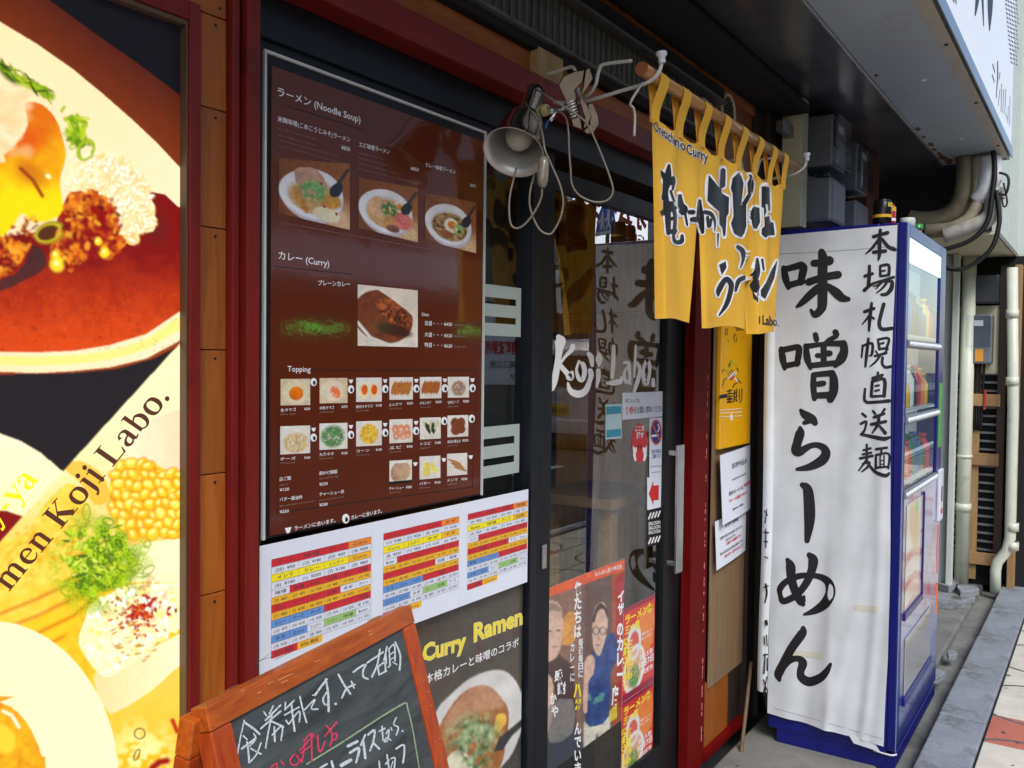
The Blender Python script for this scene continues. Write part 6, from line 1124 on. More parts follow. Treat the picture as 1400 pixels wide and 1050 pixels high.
# ------------------------------------------------------------------ clip lamp
lamp = empty('clip_lamp', R(745, 150, 1.8318), 'chrome clip lamp with hanging cable clamped to the near bracket', 'lamp')
A0, A1 = R(733, 122, 1.885), R(702, 209, 1.7732); ax = (A1 - A0); LL = ax.length; ax.normalize()
prof = [(0, 0), (.002, .014), (.008, .0205), (.030, .0215), (LL * .42, .0225), (LL * .44, .024), (LL * .50, .036), (LL * .58, .0415), (LL * .74, .0465), (LL * .9, .055), (LL * .99, .0615), (LL, .0628)]
MB().lathe(A0, ax, prof, 40).build('shade', M['chrome'], lamp, smooth=True, fix=False)
inn = [(LL, .0628), (LL + .0008, .0612), (LL * .9, .0535), (LL * .74, .0445), (LL * .58, .0395), (LL * .5, .034), (LL * .47, 0)]
MB().lathe(A0, ax, inn, 40).build('shade_lining', M['alu_inner'], lamp, smooth=True, fix=False)
bb = [(LL * .48, .012), (LL * .56, .014), (LL * .62, .022), (LL * .70, .0285), (LL * .78, .029), (LL * .85, .022), (LL * .89, .010), (LL * .9, 0)]
bu = MB().lathe(A0, ax, bb, 24).build('bulb', plain('frosted_bulb', lin((188, 186, 178)), .3), lamp, smooth=True)
MB().obox(A1 - ax * .06 + Vector((.010, -.058, .018)), ax * .022, Vector((.006, .002, 0)), Vector((0, 0, .004))).build('label_strip', plain('blue_label', lin((30, 90, 190)), .3), lamp)
J = R(743, 152, 1.8584); MB().lathe(J - Vector((.006, .01, 0)), (.5, .8, .1), [(0, 0), (0, .012), (.014, .013), (.020, .009), (.020, 0)], 14).build('knob', plain('yellowed_plastic', lin((160, 146, 96)), .4), lamp, smooth=True)
MB().tube([J, R(757, 152, 1.8744), R(772, 148, 1.917), R(782, 150, 1.9383)], .0055, 10).build('swivel_arm', M['chrome'], lamp, smooth=True); MB().tube([R(752, 165, 1.8531), R(757, 158, 1.8638), R(760, 150, 1.8638)], .004, 8).build('wing_nut', M['steel'], lamp, smooth=True)
cl = empty('dummy', (0, 0, 0)); bpy.data.objects.remove(cl)
def plate(pts, t0, th=.016):
    q = [R(x, y, t0) for x, y in pts]; return MB().prism(q, ray(790, 150).normalized() * th)
M['clamp'] = surf('tarnished_clamp_steel', lin((84, 72, 58)), rough=.2, metal=1.0, var=.2, scale=30)
plate([(763, 116), (770, 104), (786, 97), (800, 95), (797, 112), (786, 124), (792, 150), (797, 178), (783, 173), (774, 140)], 1.917, .03).build('clamp_jaw', M['clamp'], lamp, bevel=.002)
plate([(800, 95), (806, 92), (811, 108), (803, 122), (795, 132), (802, 142), (809, 160), (804, 172), (797, 178), (799, 160), (792, 138), (797, 118)], 1.9063, .034).build('clamp_jaw', M['clamp'], lamp, bevel=.002)
plate([(803, 142), (810, 140), (818, 158), (820, 170), (812, 182), (802, 184), (795, 176), (806, 170)], 1.917, .028).build('clamp_jaw', M['clamp'], lamp, bevel=.002)
sp = MB(); c0 = R(783, 150, 1.917); dz = ray(783, 150).normalized(); sx = Vector((.3, -.1, -.9)).normalized(); u_ = sx.cross(Vector((0, 1, 0))).normalized(); w_ = sx.cross(u_)
sp.tube([c0 + sx * (k * .0006 - .02) + (u_ * math.cos(k * .6) + w_ * math.sin(k * .6)) * .012 for k in range(64)], .0016, 6).build('clamp_spring', M['chrome'], lamp, smooth=True)
CB = MB()
CB.tube([R(724, 118, 1.917), R(736, 124, 1.8318), R(746, 130, 1.7998), R(764, 142, 1.7892), R(786, 155, 1.7892), R(803, 170, 1.7892), R(814, 192, 1.7892), R(824, 216, 1.7892), R(834, 243, 1.7892), R(838, 262, 1.7892), R(830, 274, 1.7892), R(812, 276, 1.7892), R(792, 267, 1.7892), R(782, 252, 1.7892), R(780, 232, 1.7892), R(778, 205, 1.7892), R(777, 180, 1.7892), R(773, 160, 1.8105), R(760, 150, 1.8318), R(746, 146, 1.8531)], .0021, 8, 6)
CB.tube([R(716, 136, 1.8531), R(724, 150, 1.7892), R(735, 165, 1.7466), R(742, 185, 1.7253), R(745, 205, 1.7147), R(755, 228, 1.7147), R(766, 254, 1.7147), R(770, 276, 1.7147), R(766, 298, 1.7147), R(756, 317, 1.7147), R(748, 320, 1.7147), R(738, 314, 1.7147), R(730, 300, 1.7147), R(724, 280, 1.7147), R(725, 260, 1.7147), R(730, 240, 1.7359)], .0021, 8, 6)
CB.tube([R(741, 258, 1.704), R(740, 270, 1.704), R(733, 286, 1.704), R(720, 304, 1.704), R(708, 312, 1.704), R(699, 308, 1.704), R(696, 290, 1.7147), R(697, 268, 1.7253), R(702, 245, 1.7359), R(706, 230, 1.7679)], .0021, 8, 6)
CB.build('cable', M['cable'], lamp, smooth=True)
MB().lathe(R(743.5, 214, 1.704), R(741, 260, 1.704) - R(743.5, 214, 1.704), [(0, .004), (.003, .0075), (.012, .0105), (.032, .0112), (.048, .0105), (.056, .008), (.060, .004)], 14).build('inline_switch', surf('smoky_clear_plastic', lin((128, 120, 104)), rough=.2, coat=.4, var=.2, scale=90), lamp, smooth=True)

# ------------------------------------------------------------------ chalkboard on an A stand
cb = empty('chalkboard', (.95, .80, -.02), 'orange framed chalkboard stand with white and pink chalk writing', 'chalkboard')
TL, TR = P(281, 966, 'Z', .964), P(562, 826, 'Z', .964); W_ = (TR - TL).length; da = (TR - TL) / W_; nn = Vector((da.y, -da.x, 0)); TAU = math.radians(16); dd = Vector((0, 0, -math.cos(TAU))) + nn * math.sin(TAU); fo = dd.cross(da) * -1; fo = fo if fo.dot(nn) > 0 else -fo
HB = .98 / math.cos(TAU); RW = .046
def leaf(o, a, d, f, name_m, L, parent, face=True):
    """a leaf of the stand: rails and board, o is the top left outer corner of its front face"""
    th = .024
    MB().obox(o, a * W_, d * .029, f * -th).build('top_rail', M['frame_wood'], parent, .0022)
    for s in (0, 1): MB().obox(o + a * (s * (W_ - .034)) + d * .0295, a * .034, d * (L - .0295), f * -th).build('side_rail', M['frame_red_v'], parent, .0022)
    MB().obox(o + a * .0342 + d * (L * .8), a * (W_ - .0684), d * .045, f * -th).build('bottom_rail', M['frame_wood'], parent, .0022)
    MB().obox(o + a * .0342 + d * .0292 + f * -.005, a * (W_ - .0684), d * (L * .8 - .0295), f * -.006).build('slate', M['slate'], parent)
M['frame_red_v'] = wood('orange_red_rail', lin((142, 44, 12)), lin((186, 78, 22)), .42, (30, 30, 3), bump=.25, coat=.2)
def slate_mat():
    m, nt, b = new_mat('dusty_slate'); tc = N(nt, 'ShaderNodeTexCoord'); mp = N(nt, 'ShaderNodeMapping'); mp.inputs['Scale'].default_value = (1.2, 1.2, 7); mp.inputs['Rotation'].default_value = (0, .5, .3); nt.links.new(tc.outputs['Object'], mp.inputs[0])
    n1 = N(nt, 'ShaderNodeTexNoise'); n1.inputs['Scale'].default_value = 5; n1.inputs['Detail'].default_value = 8; n1.inputs['Roughness'].default_value = .65; n1.inputs['Distortion'].default_value = .8; nt.links.new(mp.outputs[0], n1.inputs['Vector'])
    rp = N(nt, 'ShaderNodeValToRGB'); e = rp.color_ramp.elements; e[0].position = .35; e[1].position = .75; e[0].color = (*lin((42, 46, 47)), 1); e[1].color = (*lin((86, 92, 92)), 1); nt.links.new(n1.outputs[0], rp.inputs[0]); nt.links.new(rp.outputs[0], b.inputs['Base Color']); b.inputs['Roughness'].default_value = .75
    return m
M['slate'] = slate_mat()
leaf(TL, da, dd, fo, '', HB, cb)
db = Vector((0, 0, -math.cos(TAU))) - nn * math.sin(TAU) * .55; db.normalize(); fb = -(db.cross(da)); fb = fb if fb.dot(nn) < 0 else -fb
back = TL - fo * .030 - da * .012 + dd * .004
MB().obox(back, da * (W_ + .0), db * .045, fb * -.022).build('back_top_rail', M['frame_wood'], cb, .0022)
for s in (0, 1): MB().obox(back + da * (s * (W_ - .038)) + db * .0455, da * .038, db * (HB * .93), fb * -.022).build('back_side_rail', M['frame_red_v'], cb, .0022)
for s in (.12, .82): MB().obox(TL + da * (W_ * s) + Vector((0, 0, .0)) - fo * .0245, da * .03, dd * .02, -fo * .006).build('hinge', M['steel'], cb)
org = TL - fo * .0048
def cmap(x, y, k=0):
    d = ray(x, y); t_ = (org - EYE).dot(fo) / d.dot(fo); return EYE + d * t_ + fo * (.0003 * k + .0002)
H7 = lambda *p: crop(300, 860, 5.526, p); H8 = lambda *p: crop(430, 860, 5.526, p); HL = lambda *p: crop(230, 820, 3.415, p)
def chalk_mat(name, c):
    m, nt, b = new_mat(name); tc = N(nt, 'ShaderNodeTexCoord'); n1 = N(nt, 'ShaderNodeTexNoise'); n1.inputs['Scale'].default_value = 420; n1.inputs['Detail'].default_value = 2; nt.links.new(tc.outputs['Object'], n1.inputs['Vector']); rp = N(nt, 'ShaderNodeValToRGB'); e = rp.color_ramp.elements; e[0].position = .30; e[1].position = .52; e[0].color = (*[v * .42 for v in lin(c)], 1); e[1].color = (*lin(c), 1); nt.links.new(n1.outputs[0], rp.inputs[0]); nt.links.new(rp.outputs[0], b.inputs['Base Color']); b.inputs['Roughness'].default_value = .95; return m
M['chalk'] = chalk_mat('white_chalk', (206, 214, 216)); M['chalk_pink'] = chalk_mat('pink_chalk', (214, 66, 96)); M['chalk_green'] = chalk_mat('green_chalk', (150, 170, 136))
cw, cpk, cg = MB(), MB(), MB()
strokes(cw, cmap, [H7((185, 690, 11), (150, 850, 11), (118, 1045, 13)), H7((190, 708, 16), (250, 750, 18), (300, 792, 18)), H7((178, 808, 12), (205, 835, 12)), H7((165, 905, 14), (270, 825, 14)), H7((255, 790, 12), (270, 830, 12), (225, 885, 12)), H7((205, 850, 14), (215, 930, 14), (222, 1010, 16)), H7((222, 1010, 12), (275, 950, 12), (310, 860, 10)), H7((235, 905, 14), (310, 945, 14)),
    H7((330, 625, 12), (352, 655, 12)), H7((405, 580, 12), (375, 640, 12)), H7((345, 690, 14), (460, 575, 13)), H7((310, 752, 14), (460, 620, 13)), H7((395, 640, 12), (370, 760, 12), (345, 900, 12)), H7((375, 690, 14), (480, 740, 16)), H7((395, 800, 12), (470, 735, 12), (462, 840, 12)), H7((410, 740, 14), (415, 850, 14)),
    H7((495, 555, 12), (492, 600, 10)), H7((490, 610, 12), (560, 540, 12)), H7((490, 650, 12), (600, 590, 12)), H7((540, 560, 14), (565, 770, 16)), H7((500, 690, 12), (520, 720, 12)), H7((520, 720, 10), (600, 620, 12), (600, 700, 12)), H7((605, 510, 13), (625, 600, 13), (655, 705, 14)),
    H7((640, 610, 11), (720, 530, 11), (690, 600, 11), (740, 605, 12)), H7((700, 500, 9), (715, 500, 9)), H7((720, 490, 9), (775, 430, 9)),
    H8((0, 500, 16), (50, 430, 16), (90, 380, 16)), H8((82, 378, 14), (100, 480, 16), (105, 622, 18)), H8((95, 470, 12), (62, 530, 14), (80, 575, 12), (102, 560, 10)), H8((155, 565, 18), (160, 566, 18)),
    H8((178, 345, 16), (220, 420, 16), (268, 490, 16)), H8((300, 420, 16), (240, 450, 14), (205, 520, 14)), H8((275, 395, 12), (295, 445, 12)),
    H8((290, 325, 14), (345, 285, 16), (385, 270, 14), (365, 310, 14), (365, 360, 16), (400, 378, 14)), H8((395, 255, 14), (515, 175, 14)), H8((490, 155, 14), (470, 270, 14), (430, 362, 14)), H8((478, 290, 13), (485, 345, 13)), H8((480, 285, 12), (525, 255, 13), (535, 315, 13)), H8((487, 345, 13), (540, 318, 13)),
    H8((545, 135, 13), (522, 240, 13)), H8((535, 190, 12), (540, 260, 12)), H8((560, 150, 11), (568, 275, 12)), H8((560, 150, 11), (600, 120, 12), (605, 240, 12)), H8((565, 195, 9), (600, 170, 9)), H8((565, 235, 9), (603, 210, 9)), H8((570, 275, 10), (555, 290, 10)), H8((590, 250, 10), (620, 268, 10)), H8((608, 100, 13), (645, 200, 14), (640, 310, 14)),
    H8((250, 885, 22), (320, 850, 22)), H8((265, 935, 18), (330, 900, 20), (325, 960, 18), (310, 1010, 14)), H8((380, 800, 14), (345, 880, 14)), H8((365, 850, 18), (380, 975, 20)), H8((400, 800, 16), (450, 765, 16), (440, 850, 16), (415, 920, 14)), H8((440, 860, 16), (485, 905, 16)), H8((485, 775, 12), (530, 750, 12)), H8((508, 735, 12), (515, 840, 12)), H8((540, 790, 12), (560, 760, 10), (550, 840, 12), (525, 850, 12), (545, 820, 10), (575, 840, 10)), H8((575, 745, 10), (582, 765, 10)), H8((615, 670, 10), (595, 720, 10), (630, 745, 12), (615, 800, 12)), H8((660, 770, 12), (664, 772, 12)),
    H8((200, 1030, 30), (270, 990, 26)), H8((125, 1000, 18), (140, 1060, 18)), H8((40, 1050, 16), (90, 1020, 16)), H8((535, 1020, 12), (560, 990, 12)), H8((545, 950, 12), (560, 1050, 12)), H8((575, 980, 10), (605, 975, 12), (600, 1050, 12)), H8((615, 905, 14), (670, 875, 14), (675, 940, 14), (665, 1010, 14)), H8((485, 1000, 12), (490, 1060, 12)), H8((590, 1000, 8), (570, 1060, 8))], 1, .15)
strokes(cpk, cmap, [H8((20, 800, 14), (28, 900, 16), (45, 925, 16), (78, 850, 12)), H8((85, 730, 12), (115, 760, 12)), H8((75, 810, 12), (165, 705, 14)), H8((120, 760, 12), (130, 830, 12), (110, 890, 12)), H8((130, 800, 12), (165, 790, 12), (158, 830, 12), (140, 840, 12)), H7((630, 850, 12), (690, 790, 12), (705, 820, 12), (660, 850, 12)), H7((600, 920, 12), (660, 860, 12)), H7((640, 860, 12), (620, 1000, 14), (605, 985, 12)), H7((690, 800, 12), (695, 1000, 13)), H7((610, 940, 12), (690, 880, 12)), H7((590, 960, 12), (560, 950, 12), (530, 1000, 12), (560, 1030, 12), (600, 1000, 12), (575, 950, 12)), H7((465, 1000, 14), (482, 1025, 14)), H7((385, 1045, 12), (430, 1015, 12), (430, 1060, 12))], 1, .15)
strokes(cg, cmap, [H8((-60, 1020, 12), (200, 860, 13), (460, 690, 13), (640, 580, 14), (690, 560, 12), (702, 600, 11), (740, 760, 10), (790, 1060, 10))], 1, .15)
dust = MB()
for k in range(26):
    x, y = 470 + random.uniform(-150, 110), 930 + random.uniform(-40, 110); stroke(dust, cmap, [(x, y, .8), (x + random.uniform(8, 30), y - random.uniform(4, 16), .5)], .5 + .02 * k, 3)
dust.build('chalk_dust', chalk_mat('faint_chalk_dust', (92, 98, 98)), cb, fix=False)['kind'] = 'stuff'
nick = MB()
def fmap(x, y, k=0):
    d = ray(x, y); t_ = (TL - EYE).dot(fo) / d.dot(fo); return EYE + d * t_ + fo * (.0003 * k + .0003)
for x, y, l in ((366, 935, 8), (380, 930, 10), (388, 926, 12), (384, 934, 9), (330, 945, 4), (430, 905, 7), (503, 864, 6), (505, 868, 4), (578, 930, 2), (588, 965, 2), (584, 946, 2), (600, 1010, 2), (352, 948, 5)): stroke(nick, fmap, [(x, y, .9), (x + l, y - l * .45, .6)], 1, 2)
nick.build('frame_scratch', plain('bare_scratch', lin((226, 170, 110)), .7), cb, fix=False)['kind'] = 'stuff'
cw.build('chalk_writing', M['chalk'], cb, fix=False); cpk.build('chalk_writing', M['chalk_pink'], cb, fix=False); cg.build('chalk_line', M['chalk_green'], cb, fix=False)
# ------------------------------------------------------------------ vending machine
vm = empty('vending_machine', (3.6, .8, -.02), 'dark blue drink vending machine against the wall', 'vending machine')
VX0, VX1, VY0, VY1, VZ1 = 3.200, 4.045, .600, 1.004, 1.829
MB().box(VX0, VX1, .66, VY1, .03, VZ1).box(VX0, VX0 + .045, VY0, .6605, .031, VZ1 - .001).box(VX1 - .1, VX1, VY0, .6605, .031, VZ1 - .001).box(VX0 + .045, VX1 - .1, VY0, .6605, 1.72, VZ1 - .001).box(VX0 + .045, VX1 - .1, VY0, .6605, .031, .89).build('cabinet', M['vmblue'], vm, .003)
box('plinth', M['vmblue'], vm, VX0 + .004, VX1 - .004, VY0 - .026, VY1 - .03, -.02, .0295, .002)
fd = MB().box(VX0, VX0 + .05, .572, .5995, .045, VZ1).box(VX1 - .13, VX1, .572, .5995, .045, VZ1).box(VX0 + .05, VX1 - .13, .572, .5995, VZ1 - .045, VZ1).box(VX0 + .05, VX1 - .13, .572, .5995, .045, .90).build('front_door', M['vmblue'], vm, .003)
box('header_light', plain('lit_header', lin((206, 232, 236)), .3, emit=.5), fd, VX0 + .052, VX1 - .135, .5715, .58, 1.70, VZ1 - .047)
box('edge_moulding', surf('pale_blue_edge', lin((120, 150, 200)), rough=.25, metal=.3), vm, VX0 - .0005, VX0 + .007, .5695, .5716, .045, VZ1 - .002)
MB().box(VX0 + .051, VX1 - .131, .578, .582, .902, 1.698).build('display_window', M['glass'], vm)
box('display_back', plain('display_white', lin((220, 226, 232)), .5, emit=.12), vm, VX0 + .046, VX1 - .101, .652, .658, .892, 1.718)
cols = [(206, 40, 46), (240, 190, 40), (40, 120, 70), (236, 236, 236), (60, 90, 170), (110, 66, 40), (240, 140, 40), (30, 30, 34)]
bm_ = []
for c in cols:
    me = MB().lathe((0, 0, 0), (0, 0, 1), [(0, 0), (0, .013), (.008, .015), (.085, .015), (.11, .007), (.118, .0065), (.118, .008), (.13, .008), (.13, 0)], 12).mesh('drink_bottle', 0, True); me.materials.append(plain('drink_%d_%d' % (c[0], c[1]), lin(c), .25, coat=.4)); bm_.append(me)
for r_, z in enumerate((1.46, 1.20, .945)):
    box('shelf', M['plastic_w'], vm, VX0 + .047, VX1 - .103, .584, .6515, z - .012, z - .001)
    for k in range(9):
        o = bpy.data.objects.new('drink_bottle', random.choice(bm_)); COL.objects.link(o); o.location = (VX0 + .085 + k * .074, .618, z); o.scale = (1.75, 1.75, random.uniform(.85, 1.25)); attach(o, vm)
    kb = MB().lathe((0, 0, 0), (0, -1, 0), [(0, .009), (.004, .009), (.007, .006), (.007, 0)], 12).mesh('select_button', 0, True); kb.materials.append(M['plastic_w'])
    box('button_strip', M['meter'], vm, VX0 + .052, VX1 - .132, .567, .5775, z - .049, z - .021, .003)
    for k in range(16):
        o = bpy.data.objects.new('select_button', kb); COL.objects.link(o); o.location = (VX0 + .075 + k * .0415, .5668, z - .035); attach(o, vm)
# printed lower door: pale check pattern, picture panel, delivery flap, coin panel
def vmlow(u, v):
    n = fbm(u * 9, v * 9, 2); C = ramp(.5 + .4 * (n - .5), (112, 118, 172), (150, 156, 196)); k = (np.floor(u * 9) + np.floor(v * 11 + .6 * np.sin(u * 5))) % 2
    C = mixc(C, k * (np.sin(u * 7 + v * 5) > .1), (120, 66, 118)); C = mixc(C, (v > .8).astype(float) * .8, (40, 56, 150)); return C
canvas('printed_skin', (VX0 + .052, .5712, .898), (VX1 - .01, .5712, .898), (VX1 - .01, .5712, .10), (VX0 + .052, .5712, .10), 50, 50, vmlow, print_mat('gloss_skin', .15, .8), vm)
def vmpic(u, v):
    n = fbm(u * 6, v * 6, 12); C = ramp(n, (206, 200, 180), (232, 228, 216)); C = mixc(C, (np.sin(v * 26 + 1.2 * np.sin(u * 4)) > .5).astype(float) * (v > .35), (190, 140, 124)); C = mixc(C, ell(u, v, .5, .25, .35, .22, .5, .4), (206, 176, 110)); C = mixc(C, ell(u, v, .62, .07, .12, .05, 0, .4), (60, 190, 90)); return C
canvas('picture_panel', (3.30, .5702, .87), (3.62, .5702, .87), (3.62, .5702, .50), (3.30, .5702, .50), 30, 40, vmpic, print_mat('picture_skin', .2, .6), vm)
fr = MB().box(3.622, 3.634, .564, .5715, .47, .88).box(3.29, 3.622, .5645, .5715, .47, .497); fr.build('picture_frame', M['vmblue'], vm, .002)
box('delivery_flap', surf('clear_flap', lin((150, 146, 142)), rough=.12, coat=.6), vm, 3.32, 3.84, .566, .5711, .20, .40, .004); box('flap_frame', M['vmblue'], vm, 3.30, 3.86, .561, .5713, .17, .199, .003)
box('coin_panel', M['plastic_w'], vm, VX1 - .10, VX1 - .02, .558, .5718, .72, .93, .004); box('coin_slot', M['ink'], vm, VX1 - .07, VX1 - .05, .5565, .5579, .80, .86); box('bill_slot', M['ink_red'], vm, VX1 - .075, VX1 - .045, .5565, .5579, .75, .77)
box('green_label', plain('green_label', lin((90, 170, 80)), .4), vm, VX1 - .10, VX1 - .03, .5695, .5719, 1.02, 1.28); box('orange_label', plain('orange_label', lin((232, 110, 30)), .4), vm, VX1 - .05, VX1 - .02, .5695, .5719, .33, .46); box('red_label', plain('pale_red_label', lin((222, 120, 130)), .4), vm, VX1 - .06, VX1 - .03, .5695, .5719, .50, .70)
box('lock_plate', M['steel'], vm, 3.325, 3.345, .567, .5711, .24, .33, .003)
MB().tube([(VX0 - .002, .64, .036), (VX0 - .004, .585, .034), (VX0 + .01, .568, .036)], .003, 6, 3).build('edge_tape', M['plastic_w'], vm, smooth=True)

# ------------------------------------------------------------------ white banners on the vending machine's side
bn = empty('white_banner', (3.19, .8, .07), 'white cloth banner with large black brush characters on the vending machine side', 'banner')
def bx(y, z):
    v = min(1, max(0, (1.82 - z) / 1.75)); u = (1.0 - y) / .4
    return 3.1925 - .003 - .004 * math.sin(y * 34 + 2.2 * z) * (.25 + .75 * v) - .010 * math.exp(-((u - .80 - .12 * math.sin(z * 2)) / .045) ** 2) * v - .0022 * math.sin(y * 62 + z * 7) * v - .007 * math.exp(-((u - .62 - .5 * (z - .3)) / .05) ** 2) * v ** 3 - .004 * math.exp(-((u - .52) / .04) ** 2) * v ** 2 - .012 * v ** 6 * u
def bedge(z): return .606 - .012 * max(0, 1 - abs(z - .36) / .5) + .004 * math.sin(z * 6)
g = MB(); ny, nz = 46, 100
for j in range(nz + 1):
    z0 = j / nz
    for k in range(ny + 1):
        u = k / ny; zt = 1.811 + .008 * u; zb = .083 - .016 * u - .0 ; z = zt + (zb - zt) * z0; y = 1.004 + (bedge(z) - 1.004) * u; g.v.append((bx(y, z), y, z))
g.f = [(j * (ny + 1) + k, (j + 1) * (ny + 1) + k, (j + 1) * (ny + 1) + k + 1, j * (ny + 1) + k + 1) for j in range(nz) for k in range(ny)]
g.build('cloth', M['banner'], bn, smooth=True, fix=False)
MB().prism([(3.180, .72, .078), (3.178, .63, .066), (3.176, .615, .045), (3.178, .70, .052)], (.002, 0, 0)).build('folded_hem', M['banner'], bn)
M['tape'] = plain('cream_tape', lin((206, 204, 186)), .5)
def bmapx(x, y, k=0):
    p = P(x, y, 'X', 3.187); X = bx(p.y, p.z); p = P(x, y, 'X', X); return Vector((bx(p.y, p.z) - .0006 - .0004 * k, p.y, p.z))
sm2 = MB(); stroke(sm2, bmapx, [(1066, 347, .7), (1110, 345, .7), (1170, 341, .7), (1224, 337, .7)], .5, 6); stroke(sm2, bmapx, [(1058, 968, .6), (1120, 985, .6), (1206, 1010, .6)], .5, 6); sm2.build('hem_stitch', plain('hem_thread', lin((150, 152, 150)), .8), bn, fix=False)
for q in ([(1168, 826), (1200, 829), (1200, 838), (1168, 835)], [(1086, 889), (1124, 893), (1124, 900), (1086, 897)]): tp = MB(); stroke(tp, bmapx, [(q[0][0], (q[0][1] + q[3][1]) / 2, 8), (q[1][0], (q[1][1] + q[2][1]) / 2, 8)], .5, 8, cap=False); tp.build('tape_patch', M['tape'], bn, fix=False)
G1 = lambda *p: crop(1060, 330, 9.545, p); G2 = lambda *p: crop(1060, 440, 9.545, p); G3 = lambda *p: crop(1060, 550, 9.545, p); G4 = lambda *p: crop(1040, 650, 2.627, p); G5 = lambda *p: crop(1050, 750, 9.545, p); G6 = lambda *p: crop(1050, 840, 9.545, p)
big = [[G1((112, 345, 70), (135, 480, 95), (172, 605, 60)), G1((112, 372, 78), (330, 310, 92)), G1((335, 305, 90), (370, 345, 105), (350, 450, 100), (330, 540, 80)), G1((180, 572, 84), (360, 520, 80)), G1((505, 285, 95), (600, 280, 95), (705, 252, 125)), G1((440, 530, 100), (560, 490, 95), (700, 455, 100), (820, 435, 105)), G1((605, 140, 95), (622, 220, 125), (618, 400, 130), (615, 800, 128), (590, 895, 110), (520, 955, 90), (465, 895, 36)), G1((560, 610, 110), (450, 705, 105), (350, 800, 80), (285, 852, 40)), G1((690, 585, 80), (790, 665, 125), (870, 735, 110), (955, 755, 62))],
    [G2((80, 350, 65), (98, 480, 92), (124, 612, 52)), G2((80, 372, 82), (270, 330, 78)), G2((275, 325, 75), (312, 360, 88), (285, 550, 78)), G2((122, 576, 80), (300, 540, 68)), G2((525, 168, 72), (540, 232, 74)), G2((785, 135, 82), (800, 180, 66), (700, 240, 66), (640, 290, 50)), G2((400, 312, 66), (418, 470, 92), (460, 605, 52)), G2((400, 322, 76), (640, 290, 62), (880, 282, 86)), G2((890, 285, 100), (900, 380, 112), (860, 480, 128), (785, 572, 64)), G2((455, 572, 78), (780, 538, 78)), G2((632, 300, 82), (632, 545, 82)), G2((548, 440, 66), (575, 440, 66)), G2((690, 412, 84), (712, 412, 80)), G2((500, 690, 70), (500, 850, 84), (512, 1005, 66)), G2((500, 692, 72), (740, 668, 82)), G2((745, 665, 80), (765, 760, 112), (762, 900, 118), (720, 1010, 100)), G2((560, 812, 76), (630, 802, 76)), G2((510, 962, 80), (700, 955, 92))],
    [G3((335, 105, 50), (385, 160, 105), (480, 220, 118), (520, 270, 78)), G3((450, 240, 74), (380, 268, 60)), G3((325, 335, 55), (325, 400, 120), (285, 540, 118), (268, 625, 122), (310, 650, 116), (390, 605, 92), (470, 565, 76), (560, 560, 80), (640, 605, 104), (660, 680, 124), (600, 765, 130), (450, 842, 96), (285, 874, 46))],
    [G4((150, 34, 20), (170, 55, 36), (176, 150, 40), (167, 234, 20))],
    [G5((255, 145, 55), (295, 230, 125), (305, 380, 115), (350, 540, 112), (420, 680, 105), (460, 725, 64)), G5((540, 82, 72), (590, 150, 130), (570, 290, 112), (500, 450, 100), (390, 590, 92), (260, 670, 88), (190, 680, 84), (160, 600, 60), (160, 520, 84), (240, 430, 84), (400, 360, 82), (560, 350, 72), (700, 375, 84), (795, 450, 112), (815, 580, 132), (745, 715, 132), (620, 805, 98), (475, 860, 36)), G5((470, 625, 40), (465, 680, 60))],
    [G6((460, 180, 66), (445, 250, 118), (310, 440, 118), (205, 640, 118), (140, 775, 116), (150, 855, 52)), G6((165, 745, 76), (270, 610, 88), (390, 575, 82), (455, 635, 116), (428, 740, 100), (440, 820, 108), (540, 878, 122), (680, 828, 112), (762, 745, 88), (815, 650, 46))]]
for gl in big: ink = MB(); strokes(ink, bmapx, gl, 1, .1, 1, 6); ink.build('brush_character', M['ink'], bn, fix=False)
E1 = lambda *p: crop(1170, 310, 8.75, p); E2 = lambda *p: crop(1165, 410, 8.75, p); E3 = lambda *p: crop(1160, 500, 6.56, p)
